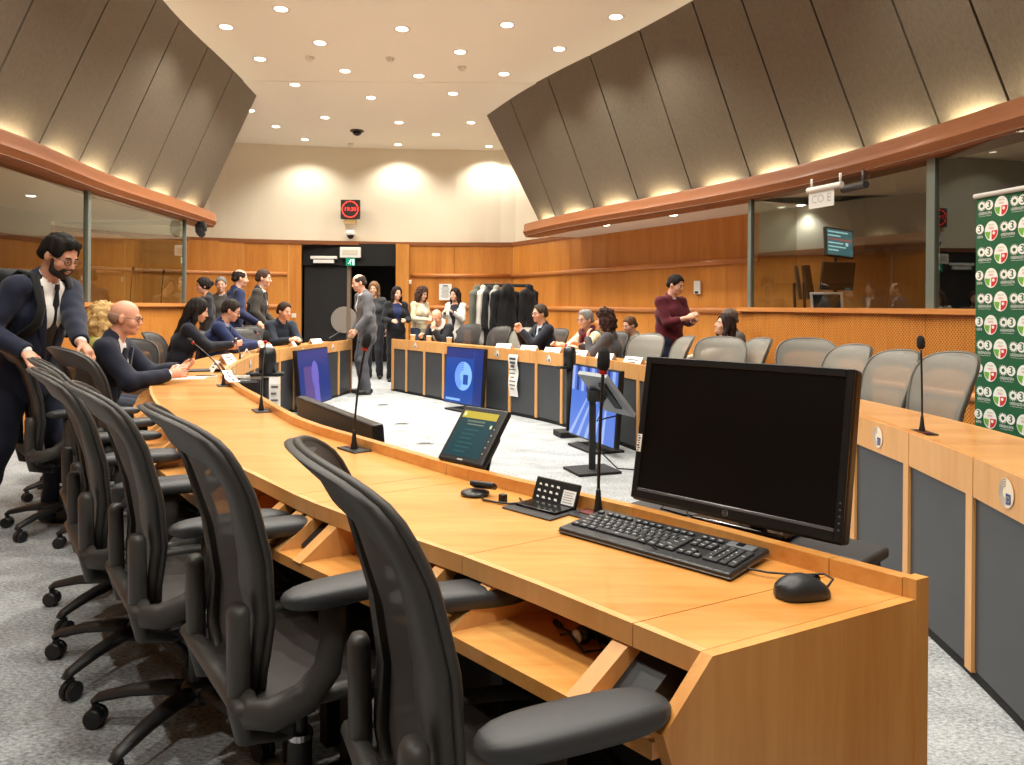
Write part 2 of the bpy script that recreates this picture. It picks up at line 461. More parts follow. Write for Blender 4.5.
# doorway: black leaf left, open dark right, header above
dark = mat('door_black', (20, 20, 22), 0.6)
mb = MB()
hx0, hx1 = dL.x, dR.x
mb.box(((hx0+hx1)/2, 15.56, 2.33), (hx1-hx0, 0.16, 0.46))
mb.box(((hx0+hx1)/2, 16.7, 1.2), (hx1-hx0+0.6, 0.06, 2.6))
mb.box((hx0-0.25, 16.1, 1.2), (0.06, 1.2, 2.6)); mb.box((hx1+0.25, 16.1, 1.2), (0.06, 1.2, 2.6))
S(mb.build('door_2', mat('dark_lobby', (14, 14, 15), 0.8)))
px = at(349, 300, 15.5).x
mb = MB(); mb.box(((hx0+px)/2, 15.56, 1.05), (px-hx0-0.03, 0.06, 2.08), bev=0.006)
door = S(mb.build('door_1', dark))
mb = MB(); mb.box((px, 15.52, 1.08), (0.075, 0.12, 2.16), bev=0.005)
S(mb.build('trim_5', mat('post_taupe', (120, 104, 90), 0.5)))
# door closer, round grey disc and rod on the leaf
mb = MB(); a = at(324, 259, 15.45); mb.box((a.x, 15.44, a.z+0.03), (0.55, 0.07, 0.06), bev=0.008); mb.mi = 1; mb.box((a.x, 15.44, a.z-0.05), (0.44, 0.05, 0.08), bev=0.006)
cl = mb.build('door_closer', [WHITE, GREYP], door)
mb = MB(); a = at(346, 320, 15.46); mb.lathe([(0.0, 0), (0.27, 0), (0.28, 0.012), (0.27, 0.03), (0.0, 0.035)], 40, Matrix.Translation((a.x-0.05, 15.51, a.z)) @ Matrix.Rotation(PI/2, 4, 'X'))
dd = mb.build('round_plate', mat('plate_grey', (140, 132, 124), 0.6), door, smooth=True, angle=40)
mb = MB(); a = at(341, 331, 15.42); b_ = at(329, 338, 15.4); mb.tube([a, b_], 0.012, 8); mb.build('push_bar', CHROME, door)

# ------- booth fronts, left and right
def booth(P, outs, s0, s1, tag_, glass_cuts, nm):
    path = Path([(p.x, p.y) for p in P], 0.2)
    def seg(a, b, st=0.25):
        n = max(1, round((b-a)/st)); return [path.pos(a+(b-a)*k/n) for k in range(n+1)]
    low = off2(seg(s0, s1), 0.06, outs)
    wallstrip('wall_%s_upper' % nm, low, 0.64, 1.24, PERF, 0.05, outs, 1.2)
    wallstrip('wall_%s_lower' % nm, low, 0.10, 0.62, PERF, 0.05, outs, 1.2)
    wallstrip('wall_%s' % nm, off2(low, 0.05, outs), 0, 1.24, mat('booth_core', (60, 40, 24), 0.7), 0.05, outs)
    wallstrip('baseboard_%s' % nm, off2(low, 0.02, -outs), 0, 0.11, WOODR, 0.06, outs)
    rail('trim_%s_rail' % nm, low, 0.63, 0.03, WOODT, -outs)
    wallstrip('trim_%s_sill' % nm, off2(low, 0.05, -outs), 1.24, 1.285, WOODT, 0.26, outs)
    g = off2(seg(s0, s1), 0.12, outs)
    gp = Path([(p.x, p.y) for p in g], 0.2)
    cuts = [gp.near(c) for c in glass_cuts]
    return gp, cuts, seg, low
GL = glassmat('booth_glass', (0.78, 0.83, 0.79, 1), 0.0)
FRAME = mat('booth_frame_green_grey', (118, 128, 122), 0.4, metal=0.2)
lend = Lpath.near((-4.66, 10.8))
gpL, cutsL, segL, lowL = booth(LP, 1, 0.0, lend, 'left', [onz(95, 196, 2.45)[:2]], 'left')
rst = Rpath.near(xy(757, 8.4))
gpR, cutsR, segR, lowR = booth(RP, -1, 0.0, rst+0.12, 'right', [xy(947, 5.95)], 'right')
def pane(n, gp, a, b):
    mb = MB(); pts = [gp.pos(a), gp.pos(b)]
    mb.grid([[(p.x, p.y, z) for p in pts] for z in (1.285, CZ0)])
    o = S(mb.build('window_%d' % n, GL)); return o
def mull(gp, d, parent, w=0.07):
    p = gp.pos(d); t = gp.tan(d); mb = MB()
    mb.box((p.x, p.y, (1.285+CZ0)/2), (w, 0.05, CZ0-1.285), Matrix.Rotation(math.atan2(t.y, t.x), 3, 'Z'))
    return mb.build('window_frame', FRAME, parent)
mL = cutsL[0]-3.2; w1 = pane(1, gpL, mL, cutsL[0]); w7 = pane(7, gpL, mL-3.2, mL); mull(gpL, mL, w7); mull(gpL, cutsL[0], w1)
w2 = pane(2, gpL, cutsL[0], gpL.L); mull(gpL, gpL.L, w2, 0.03)
w3 = pane(3, gpR, cutsR[0], gpR.L-0.1); mull(gpR, gpR.L-0.1, w3, 0.05)
mR = cutsR[0]-2.6; w4 = pane(4, gpR, mR, cutsR[0]); w8 = pane(8, gpR, mR-2.6, mR); mull(gpR, mR, w8); mull(gpR, cutsR[0], w4, 0.09)
# side returns of the booths
eL = gpL.pos(gpL.L); eR = gpR.pos(gpR.L)
wallstrip('wall_left_return', [eL, eL+Vector((-2.2, 0.5))], 0, 1.24, WOODW, 0.05, -1)
wallstrip('wall_right_return', [eR, Vector((3.3, 9.45))], 0, 1.24, WOODW, 0.05, -1)
wallstrip('trim_right_return', [eR+Vector((-0.03, 0.02)), Vector((3.3, 9.5))], 1.24, 1.285, WOODT, 0.1, -1)
mb = MB(); e2 = gpR.pos(gpR.L-0.1); mb.face([(e2.x, e2.y, 1.285), (3.5, 9.1, 1.285), (3.5, 9.1, CZ0), (e2.x, e2.y, CZ0)]); S(mb.build('window_5', GL))
mb = MB(); mb.face([(eL.x, eL.y, 1.285), (eL.x-2.2, eL.y+0.5, 1.285), (eL.x-2.2, eL.y+0.5, CZ0), (eL.x, eL.y, CZ0)]); S(mb.build('window_6', GL))
# booth interiors
BGREY = mat('booth_upper_wall', (188, 182, 168), 0.8)
bl = off2(segL(0.0, lend), 2.0, 1)
wallstrip('wall_booth_left', bl, 0, 2.15, WOODW, 0.08, 1, 1.2)
wallstrip('wall_booth_left_upper', bl, 2.15, 2.6, BGREY, 0.08, 1)
rail('trim_booth_left', bl, 1.38, 0.025, WOODT, -1)
wallstrip('trim_booth_left_top', off2(bl, 0.02, -1), 2.11, 2.18, WOODR, 0.06, 1)
br = [p for p in off2(segR(cutsR[0]-0.4, rst), 2.0, -1) if p.y < 7.3]+[Vector((4.6, 7.75)), Vector((3.95, 8.3)), Vector((3.2, 9.6))]
wallstrip('wall_booth_right', br, 0, 1.95, WOODW, 0.08, -1, 1.2)
wallstrip('wall_booth_right_upper', br, 1.95, 2.6, BGREY, 0.08, -1)
wallstrip('trim_booth_right_top', off2(br, 0.02, 1), 1.92, 1.99, WOODR, 0.06, -1)
c0 = gpR.pos(cutsR[0]-0.02)
DARKB = mat('booth_dark_drape', (26, 24, 30), 0.9)
q0 = Vector((c0.x+0.03, c0.y)); q1 = q0+Vector((2.0, 0.5))
wallstrip('wall_booth_partition', [q0, q1], 0, 2.6, DARKB, 0.06, 1)
wallstrip('wall_booth_dark', off2(segR(0, cutsR[0]-0.2), 1.9, -1), 0, 2.6, DARKB, 0.06, -1)
# booth worktops just inside the glass
wallstrip('trim_booth_right_shelf', off2(segR(0.0, rst-0.1), 0.2, -1), 1.20, 1.235, mat('booth_shelf', (120, 84, 52), 0.5), 0.5, -1)
wallstrip('trim_booth_left_shelf', off2(segL(0.0, lend), 0.2, 1), 1.20, 1.235, mat('booth_shelf', (120, 84, 52), 0.5), 0.5, 1)
# soffits over the booths and over the right-hand aisle
mb = MB(); A = LP; B = off2(LP, 2.3, 1)
mb.grid([[(p.x, p.y, CZ0+0.02) for p in A], [(p.x, p.y, CZ0+0.02) for p in B]]); S(mb.build('ceiling_left_soffit', SOFF))
rr = []
for i, p in enumerate(RP):
    if p.y < 8.4: rr.append(off2(RP, 2.3, -1)[i])
    else:
        # meet the wooden wall straight behind
        f = (p.y-8.4)/(RP[-1].y-8.4)
        rr.append(Vector((4.1, 8.0)).lerp(Vector((1.2, 13.3)), f))
mb = MB(); mb.grid([[(p.x, p.y, CZ0+0.02) for p in RP], [(p.x, p.y, CZ0+0.02) for p in rr]]); S(mb.build('ceiling_right_soffit', SOFF))
# cornices: rounded timber band with an open light trough behind it
def cornice(P, outs, nm):
    prof = [(0.30, CZ0), (0.10, CZ0-0.005), (0.03, CZ0+0.0), (0.0, CZ0+0.045), (-0.02, CZ0+0.09), (0.0, CZ0+0.14), (0.0, CZ1-0.03), (0.012, CZ1), (0.06, CZ1), (0.07, CZ1-0.02), (0.075, CZ0+0.1), (0.30, CZ0+0.1)]
    rows = []
    for s, z in prof:
        q = off2(P, abs(s), outs if s >= 0 else -outs)
        rows.append([(p.x, p.y, z) for p in q])
    mb = MB(); V = mb.grid(rows)
    for k in (0, -1): mb._fin([mb.bm.faces.new([r[k] for r in V])])
    return S(mb.build('trim_cornice_%s' % nm, WOODR, smooth=True, angle=35))
cornice(LP, 1, 'left'); cornice(RP, -1, 'right')
# inclined upper panels
def panel_mat():
    m = bpy.data.materials.new('bronze_acoustic_panel'); m.use_nodes = True
    nt = m.node_tree; b = nt.nodes['Principled BSDF']; b.inputs['Roughness'].default_value = 0.55; b.inputs['Metallic'].default_value = 0.15
    tc = nt.nodes.new('ShaderNodeTexCoord'); mp = nt.nodes.new('ShaderNodeMapping'); mp.inputs['Scale'].default_value = (26, 26, 1.6)
    n = nt.nodes.new('ShaderNodeTexNoise'); n.inputs['Scale'].default_value = 2.0; n.inputs['Detail'].default_value = 6; n.inputs['Roughness'].default_value = 0.7
    nt.links.new(tc.outputs['Object'], mp.inputs[0]); nt.links.new(mp.outputs[0], n.inputs['Vector'])
    rp = nt.nodes.new('ShaderNodeValToRGB'); rp.color_ramp.elements[0].position = 0.3; rp.color_ramp.elements[0].color = lin((100, 91, 78))
    rp.color_ramp.elements[1].position = 0.75; rp.color_ramp.elements[1].color = lin((122, 112, 98))
    nt.links.new(n.outputs[0], rp.inputs[0]); nt.links.new(rp.outputs[0], b.inputs['Base Color'])
    return m
PANEL = panel_mat()
def inclined(path, seams, outs, nm, lean, ext=0.0):
    """seams: distances along the cornice path; one structure mesh of separate panels"""
    def pt(d, t, extra=0.0):
        p = path.pos(d); tg = path.tan(d, 0.4); n = Vector((-tg.y, tg.x))*outs
        s = 0.20-lean*t+extra
        q = p+n*s
        return (q.x, q.y, CZ0+0.12+(CEILZ-CZ0-0.12)*t)
    mb = MB()
    for i in range(len(seams)-1):
        a, b = seams[i]+0.012, seams[i+1]-0.012
        for e, fl in ((0.0, 0), (0.06, 1)):
            n = 4
            xe = ext if i == len(seams)-2 else 0.0
            rows = [[pt(a+(b+xe*t-a)*k/n, t, e) for k in range(n+1)] for t in (0, 0.25, 0.5, 0.75, 1.0)]
            V = mb.grid(rows)
            if fl == 0: F = V
            else:
                for r0, r1 in zip(F, F[1:]):
                    pass
                fs = []
                for k in (0, -1):
                    for j in range(len(V)-1):
                        fs.append(mb.bm.faces.new((F[j][k], F[j+1][k], V[j+1][k], V[j][k])))
                mb._fin(fs)
    o = S(mb.build('wall_%s_panels' % nm, PANEL))
    mb = MB(); n = 40; a, b = seams[0], seams[-1]
    V = mb.grid([[pt(a+(b+ext*t-0.03-a)*k/n, t, 0.10) for k in range(n+1)] for t in (0, 1)])
    S(mb.build('wall_%s_panel_backing' % nm, mat('panel_gap_black', (18, 17, 16), 0.9)))
def solve_seam(path, outs, px_, lean):
    best = None
    for k in range(1600):
        d = path.L*k/1599; p = path.pos(d); tg = path.tan(d, 0.4); n = Vector((-tg.y, tg.x))*outs
        q = p+n*(0.20-lean*0.06)
        if q.y < 1: continue
        e = abs(CX+FPX*q.x/q.y-px_-1.0)
        if best is None or e < best[0]: best = (e, d)
    return best[1]
Lseam_px = [(35, 135), (75, 155), (105, 172), (141.6, 186), (172.6, 195.5), (201, 206)]
ls = [solve_seam(Lpath, 1, x, 0.86) for x, y in Lseam_px]
st = (ls[-1]-ls[0])/(len(ls)-1)
Lseams = [ls[0]-st*k for k in range(12, 0, -1) if ls[0]-st*k > 0]+ls
Rseam_px = [(1008, 96.5), (938, 125), (863, 147.5), (798, 165), (749.5, 177.5), (690.5, 189), (637, 200), (593.5, 207.5), (554.5, 215), (538, 219)]
rs = [solve_seam(Rpath, -1, x, 0.90) for x, y in Rseam_px]
Rseams = [rs[0]-0.86*k for k in range(12, 0, -1) if rs[0]-0.86*k > 0]+rs
inclined(Lpath, Lseams, 1, 'left', 0.86, 0.05); inclined(Rpath, Rseams, -1, 'right', 0.90, 0.42)
# outer shell behind the viewer
OUT = mat('outer_wall', (150, 130, 104), 0.8)
mb = MB(); mb.box((0, -3.6, 2.3), (18, 0.1, 4.8)); S(mb.build('wall_back', OUT))
mb = MB(); mb.box((-8.8, 5, 2.3), (0.1, 18, 4.8)); S(mb.build('wall_outer_left', OUT))
mb = MB(); mb.box((8.8, 5, 2.3), (0.1, 18, 4.8)); S(mb.build('wall_outer_right', OUT))

# ------------------------------------------------------------------ lighting
WARM = (1.0, 0.955, 0.85)
LED = emis('downlight_glow', (255, 240, 214), 6.0)
RIM = mat('downlight_rim', (236, 232, 224), 0.35)
def spot(p, power, size=1.9, blend=0.7, col=WARM, r=0.05):
    d = bpy.data.lights.new('spot_lamp', 'SPOT'); d.energy = power; d.spot_size = size; d.spot_blend = blend; d.color = col; d.shadow_soft_size = r
    o = bpy.data.objects.new('spot_lamp', d); COL.objects.link(o); o.location = p; return o
dl0 = None
def downlight(x, y, z, label, group, power, k=1.0, size=2.3):
    global dl0
    if dl0 is None:
        t = thing('downlight', label, 'ceiling light', (x, y, z), 0, group)
        mb = MB(); mb.lathe([(0.075, 0.0), (0.10, -0.004), (0.104, 0.0), (0.10, 0.004), (0.08, 0.03), (0.07, 0.03)], 28); mb.build('rim', RIM, t, smooth=True)
        mb = MB(); mb.lathe([(0.0, -0.006), (0.05, -0.012), (0.072, -0.004), (0.072, 0.002), (0.0, 0.002)], 24); mb.build('lamp_lens', LED, t, smooth=True)
        dl0 = t
    else:
        t = copy_tree(dl0); t.location = (x, y, z); props(t, label, None, group)
    t.scale = (k, k, k)
    spot((x, y, z-0.05), power, size)
    return t
DLpx = [(226, 27), (281, 9), (616, 17), (507, 25), (402, 29), (320, 43), (559, 49), (460, 52), (260, 59), (345, 71), (504, 74), (419, 76), (295, 84), (453, 93), (371, 97), (250, 110), (325, 117), (399, 122), (471, 122), (276, 126), (436, 134), (305, 139), (398, 144), (489, 146)]
DLlab = ['round downlight beside the slanted panels at upper left', 'round downlight cut close to the top edge above the left side', 'round downlight nearest the right slanted panels at the top', 'round downlight at the top middle of the ceiling',
 'round downlight at the top, left of the smoke detector line', 'round downlight in the second row left of centre', 'round downlight beside the right panels, second from the top', 'round downlight in the second row right of centre',
 'round downlight close to the left panels, second from the top', 'round downlight in the third row left of centre', 'round downlight in the third row near the right panels', 'round downlight in the third row at the centre',
 'round downlight close to the left panels, third from the top', 'round downlight in the fourth row right of centre', 'round downlight just above the black dome camera', 'small far downlight just right of the left panel tip',
 'small far downlight between the panel tip and the dome camera', 'small far downlight right of the black dome camera', 'small far downlight near the tip of the right panels', 'small far downlight above the cream wall at left',
 'small far downlight in the last row right of centre', 'small far downlight in the last row, leftmost of three', 'small far downlight in the last row, middle of three', 'small far downlight in the last row beside the right panel tip']
PWR = 165.0
for (x, y), lb in zip(DLpx, DLlab):
    p = onz(x, y, CEILZ)
    zc = CEILZ-0.01 if p.y > 11 else CEILZ
    downlight(p.x, p.y, zc, lb, 'round ceiling downlights', PWR*(0.55 if p.y > 13.2 else 1.0))
# the same grid goes on overhead, nearer than the top of the photograph
for gx, gy in ((-2.6, 7.0), (-0.9, 6.9), (0.7, 7.0), (-3.0, 5.2), (-1.2, 5.1), (0.4, 5.0), (2.0, 5.2), (-2.4, 3.3), (-0.7, 3.2), (1.0, 3.2), (-2.2, 1.5), (-0.5, 1.4), (1.3, 1.4), (-0.8, -0.4), (0.8, -0.4)):
    downlight(gx, gy, CEILZ, 'round downlight overhead, above the top of the picture', 'overhead downlights out of view', PWR)
for x, y, lb in ((606, 225, 'soffit downlight nearest the far tip of the right cornice'), (673, 215, 'soffit downlight in the middle of the right soffit'), (748, 201, 'soffit downlight beside the booth glass')):
    p = onz(x, y, CZ0+0.02); downlight(p.x, p.y, CZ0+0.018, lb, 'soffit downlights', 14.0, 0.8, 2.2)
# uplights in the cornice trough, one behind every panel
def uplights(path, seams, outs, power):
    for a, b in zip(seams, seams[1:]):
        m = (a+b)/2; p = path.pos(m); tg = path.tan(m, 0.3); n = Vector((-tg.y, tg.x))*outs
        d = bpy.data.lights.new('trough_lamp', 'AREA'); d.shape = 'RECTANGLE'; d.size = min(0.5, (b-a)*0.6); d.size_y = 0.03; d.energy = power; d.color = (1.0, 0.85, 0.55)
        o = bpy.data.objects.new('trough_lamp', d); COL.objects.link(o)
        q = p+n*0.085
        dirv = Vector((n.x*0.35, n.y*0.35, 1.0)).normalized()
        X = Vector((tg.x, tg.y, 0)); Z = -dirv; X = (X-Z*X.dot(Z)).normalized(); Y = Z.cross(X)
        R = Matrix((X, Y, Z)).transposed().to_4x4()
        o.matrix_world = Matrix.Translation((q.x, q.y, CZ1-0.05)) @ R
uplights(Lpath, Lseams, 1, 4.4); uplights(Rpath, Rseams, -1, 4.4)
# added fill lamps that brighten the booth interiors; no fittings known there
for p in (xy(800, 8.9), (4.55, 7.2)):
    downlight(p[0], p[1], CZ0+0.018, 'small added fill lamp brightening the right booth', 'added booth fill lamps', 13.0, 0.7, 2.2)
for p in ((-5.6, 8.6), (-5.4, 6.4)):
    downlight(p[0], p[1], CZ0+0.018, 'small added fill lamp brightening the left booth', 'added left booth fill lamps', 7.0, 0.7, 2.2)
# black dome camera and small detectors on the ceiling
def ceil_fix(px, py, name, label, cat, col, r, group=None):
    p = onz(px, py, CEILZ); z = CEILZ-(0.01 if p.y > 11 else 0)
    t = thing(name, label, cat, (p.x, p.y, z), 0, group)
    mb = MB(); mb.lathe([(r, 0.0), (r, -0.02), (r*0.8, -0.03), (0, -0.03)], 20); mb.build('base', mat('fix_'+name, col, 0.4), t, smooth=True, angle=40)
    mb = MB(); mb.ell((0, 0, -0.03), (r*0.7, r*0.7, r*0.55)); mb.build('dome', BLACKG if name == 'dome_camera' else RIM, t, smooth=True)
ceil_fix(357, 130, 'dome_camera', 'black dome camera hanging from the far ceiling', 'camera', (30, 30, 30), 0.13)
for x, y, lb in ((390, 58, 'small white smoke detector between the upper downlights'), (462, 67, 'flat white detector below the upper right downlights'), (310, 57, 'flat white detector in the upper left of the ceiling'), (351, 143, 'tiny white detector behind the black dome camera')):
    ceil_fix(x, y, 'smoke_detector', lb, 'smoke detector', (226, 218, 204), 0.06)
w = bpy.data.worlds.new('world'); SC.world = w; w.use_nodes = True
w.node_tree.nodes['Background'].inputs[0].default_value = (0.9, 0.85, 0.78, 1); w.node_tree.nodes['Background'].inputs[1].default_value = 0.02
vs = SC.view_settings; vs.view_transform = 'Standard'; vs.look = 'None'; vs.gamma = 1.0; vs.exposure = 0.10
try: vs.use_curve_mapping = False
except Exception: pass
SC.cycles.use_denoising = True
SC.cycles.max_bounces = 7; SC.cycles.diffuse_bounces = 6; SC.cycles.glossy_bounces = 3; SC.cycles.transparent_max_bounces = 12
SC.cycles.sample_clamp_indirect = 4.0
# ------------------------------------------------------------------ the horseshoe desks
ZT, ZU = 0.74, 0.775
DW = 0.508
def emblem_mb(mb, M, r):
    """parliament emblem: pale disc, grey hemicycle of seats on the left, blue flag square with a ring of stars lower right"""
    mb.mi = 0; disc(mb, M, r, z=0.001, n=28)
    mb.mi = 1
    for k in range(4): ringd(mb, M, r*(0.42+0.15*k), r*(0.50+0.15*k), 16, 0.0016, PI*0.5, PI*1.45)
    mb.mi = 2
    a = r*0.62
    mb.face([M @ Vector((x, y, 0.002)) for x, y in ((0.02*r, -0.15*r-a), (0.02*r+a, -0.15*r-a*0.8), (0.02*r+a, -0.15*r+a*0.25), (0.02*r, -0.15*r+a*0.25))])
    mb.mi = 3
    for k in range(12):
        t = 2*PI*k/12
        disc(mb, M @ Matrix.Translation((0.02*r+a*0.5+a*0.3*math.cos(t), -0.15*r-a*0.35+a*0.3*math.sin(t), 0)), r*0.035, z=0.0026, n=5)
EM = [mat('emblem_pale', (236, 220, 196), 0.5), mat('emblem_grey', (160, 150, 140), 0.5), mat('emblem_blue', (30, 62, 140), 0.5), mat('emblem_gold', (244, 214, 90), 0.5)]
class Desk:
    def __init__(s, P, outs, skew, name):
        s.path = Path(P, 0.06); s.outs = outs; s.skew = skew
    def q(s, d, sd, z):
        """point at distance d along the inner edge, sd towards the sitters"""
        p = s.path.pos(d); t = s.path.tan(d, 0.25); n = Vector((-t.y, t.x))*s.outs
        w = p+n*sd+t*(s.skew(d)*sd/DW)
        return Vector((w.x, w.y, z))
    def block(s, mb, d0, d1, s0, s1, z0, z1, g=0.0):
        mb.hexa([s.q(d0+g, s0, z0), s.q(d1-g, s0, z0), s.q(d1-g, s1, z0), s.q(d0+g, s1, z0), s.q(d0+g, s0, z1), s.q(d1-g, s0, z1), s.q(d1-g, s1, z1), s.q(d0+g, s1, z1)])
    def slab(s, mb, d0, d1, prof):
        """profile polygon [(s,z)] swept from d0 to d1"""
        A = [s.q(d0, a, z) for a, z in prof]; B = [s.q(d1, a, z) for a, z in prof]
        va = [mb.bm.verts.new(p) for p in A]; vb = [mb.bm.verts.new(p) for p in B]
        fs = [mb.bm.faces.new(va[::-1]), mb.bm.faces.new(vb)]
        for i in range(len(va)):
            j = (i+1) % len(va); fs.append(mb.bm.faces.new((va[i], va[j], vb[j], vb[i])))
        mb._fin(fs)
    def frame(s, d, sd, z):
        """matrix at a point: X along the desk, Y away from the sitters (to the inside), Z up"""
        p = s.q(d, sd, z); t = s.path.tan(d, 0.25); n = Vector((-t.y, t.x))*s.outs
        X = Vector((-t.x, -t.y, 0))*(s.outs); Y = Vector((-n.x, -n.y, 0)); Zv = Vector((0, 0, 1))
        return Matrix.Translation(p) @ Matrix((X, Y, Zv)).transposed().to_4x4()
    def make(s, joints, label, emb, panel_pitch=0.5, endcaps=(True, True), phase=None):
        t = thing('conference_desk', label, 'desk', s.q(joints[len(joints)//2], 0.25, 0).to_tuple())
        inv = Matrix.Translation(-Vector(t.location))
        def part(mb, name, m, smooth=False, par=None, angle=None):
            for v in mb.bm.verts: v.co = inv @ v.co
            o = mb.build(name, m, par or t, smooth, angle=angle); return o
        for a, b in zip(joints, joints[1:]):
            n = max(1, round((b-a)/0.3))
            mb = MB()
            for k in range(n):
                u, v = a+(b-a)*k/n, a+(b-a)*(k+1)/n
                g0 = 0.0012 if k == 0 else 0; g1 = 0.0012 if k == n-1 else 0
                s.block(mb, u+g0, v-g1, 0.03, DW-0.018, 0.705, ZT)
            bmesh.ops.remove_doubles(mb.bm, verts=mb.bm.verts, dist=1e-5)
            top = part(mb, 'worktop', WOOD)
            mb = MB()
            for k in range(n):
                u, v = a+(b-a)*k/n, a+(b-a)*(k+1)/n
                g0 = 0.0012 if k == 0 else 0; g1 = 0.0012 if k == n-1 else 0
                s.block(mb, u+g0, v-g1, DW-0.0175, DW, 0.700, ZT)
            part(mb, 'edge_strip', WOODL, par=top)
            mb = MB()
            for k in range(n):
                u, v = a+(b-a)*k/n, a+(b-a)*(k+1)/n
                s.block(mb, u+(0.001 if k == 0 else 0), v-(0.001 if k == n-1 else 0), 0.0, 0.03, 0.64, ZU)
            part(mb, 'upstand', WOOD)
            if b-a > 0.1:
                mb = MB(); s.block(mb, a, b, 0.16, 0.60, 0.595, 0.622); part(mb, 'shelf', WOOD)
                mb = MB(); s.block(mb, a, b, 0.16, 0.18, 0.0, 0.70); part(mb, 'back_panel', BLACKM)
        for d in joints[1:-1]:
            for e in ((0.03,) if d < 0.3 else (-0.085, 0.085)):
                mb = MB(); s.slab(mb, d+e-0.018, d+e+0.018, [(0.18, 0.622), (0.60, 0.622), (0.495, 0.705), (0.18, 0.705)]); part(mb, 'divider', WOODL)
            mb = MB(); s.slab(mb, d-0.06, d+0.06, [(0.2, 0.63), (0.54, 0.63), (0.46, 0.70), (0.2, 0.70)])
            part(mb, 'connection_box', BLACKP)
            mb = MB(); s.block(mb, d-0.02, d+0.02, 0.2, 0.42, 0.0, 0.6); part(mb, 'leg', BLACKM)
        # inner front: rail with emblems, posts and dark infill panels
        L0, L1 = joints[0], joints[-1]
        n = round((L1-L0)/panel_pitch); pp = (L1-L0)/n
        cuts_ = [L0+pp*k for k in range(n+1)]
        if phase is not None:
            pp = panel_pitch; f0 = (phase-L0) % pp
            cuts_ = [L0]+[L0+f0+pp*k for k in range(200) if 0.1 < f0+pp*k < L1-L0-0.1]+[L1]
            emb += sum(1 for c_ in cuts_ if c_ < phase-1e-6)-1
        for k in range(len(cuts_)-1):
            a, b = cuts_[k], cuts_[k+1]
            mb = MB(); s.block(mb, a+0.045, b-0.002, -0.004, 0.012, 0.635, 0.772); r = part(mb, 'front_rail', WOODL)
            mb = MB(); s.block(mb, a-0.002, a+0.043, -0.006, 0.02, 0.03, 0.772); part(mb, 'post', WOODL)
            mb = MB(); s.block(mb, a+0.043, b-0.002, 0.006, 0.02, 0.04, 0.637); part(mb, 'infill_panel', PANELG)
            if k % 2 == emb % 2:
                ea, eb = s.q(a+0.045, -0.0062, 0.705), s.q(b-0.002, -0.0062, 0.705); ex_ = (ea-eb).normalized()
                ey_ = Vector((0, 0, 1)).cross(ex_)
                F = Matrix.Translation((ea+eb)/2) @ Matrix((ex_, ey_, Vector((0, 0, 1)))).transposed().to_4x4() @ Matrix.Rotation(PI, 4, 'Z') @ Matrix.Rotation(PI/2, 4, 'X')
                mb = MB(); emblem_mb(mb, F, 0.047); part(mb, 'emblem', EM, par=r)
        mb = MB()
        N = max(2, round((L1-L0)/0.3))
        for k in range(N): s.block(mb, L0+(L1-L0)*k/N, L0+(L1-L0)*(k+1)/N, 0.012, 0.16, 0.0, 0.045)
        part(mb, 'plinth', BLACKM)
        prof = [(0.004, 0.0), (0.004, 0.74), (DW, 0.74), (0.60, 0.640), (0.56, 0.52), (0.45, 0.30), (0.40, 0.0)]
        for f, d in ((0, L0), (1, L1)):
            if endcaps[f]:
                mb = MB()
                if f == 0: s.slab(mb, d-0.022, d, [(a, z) for a, z in prof if a > 0.0])
                else: s.slab(mb, d, d+0.022, [(a, z) for a, z in prof if a > 0.0])
                part(mb, 'end_panel', WOODV)
                mb = MB()
                if f == 0: s.slab(mb, d-0.024, d, [(-0.006, 0), (-0.006, 0.777), (0.029, 0.777), (0.029, 0)])
                else: s.slab(mb, d, d+0.024, [(-0.006, 0), (-0.006, 0.777), (0.029, 0.777), (0.029, 0)])
                part(mb, 'corner_post', WOODV)
        return t
LI = [(0.765, 1.405), (0.315, 1.855), (-0.138, 2.29), (-0.52, 2.74), (-0.93, 3.24), (-1.32, 3.92), (-1.78, 4.73), (-2.17, 5.6), (-2.45, 6.6), (-2.62, 7.7), (-2.62, 8.8), (-2.5, 9.8), (-2.33, 10.75)]
_P = [Vector(p) for p in LI]
LI = [(p.x, p.y) for p in ([_P[0]]+[_P[i]+Vector(((_P[i+1]-_P[i-1]).normalized().y, -(_P[i+1]-_P[i-1]).normalized().x))*0.03 for i in range(1, len(_P)-1)]+[_P[-1]])]
deskL = Desk(LI, 1, lambda d: 0.13*max(0.0, 1-d/4.5)**1.2, 'left')
jl = [0, 0.14, 0.64, 1.25, 1.36]
while jl[-1] < deskL.path.L-1.2:
    jl.append(jl[-1]+(0.62 if len(jl) % 2 else 0.60))
jl.append(deskL.path.L)
deskL.make(jl, 'long curved cherry desk at the left, from the big monitor to the black doorway', 1, panel_pitch=0.5)
RI = [(-1.78, 11.05), (-0.97, 10.0), (-0.3, 9.08), (0.26, 8.35), (0.62, 7.72), (1.08, 6.62), (1.42, 5.3), (1.61, 4.1), (1.655, 3.4), (1.62, 2.8), (1.56, 2.3), (1.42, 1.55), (1.2, 0.9)]
deskR = Desk(RI, 1, lambda d: 0.0, 'right')
jr = [0]
while jr[-1] < deskR.path.L-1.3: jr.append(jr[-1]+1.0)
jr.append(deskR.path.L)
deskR.make(jr, 'long curved cherry desk at the right with dark grey front panels facing the middle', 0, panel_pitch=0.5, phase=deskR.path.near(onz(903.5, 431, ZU)[:2]))

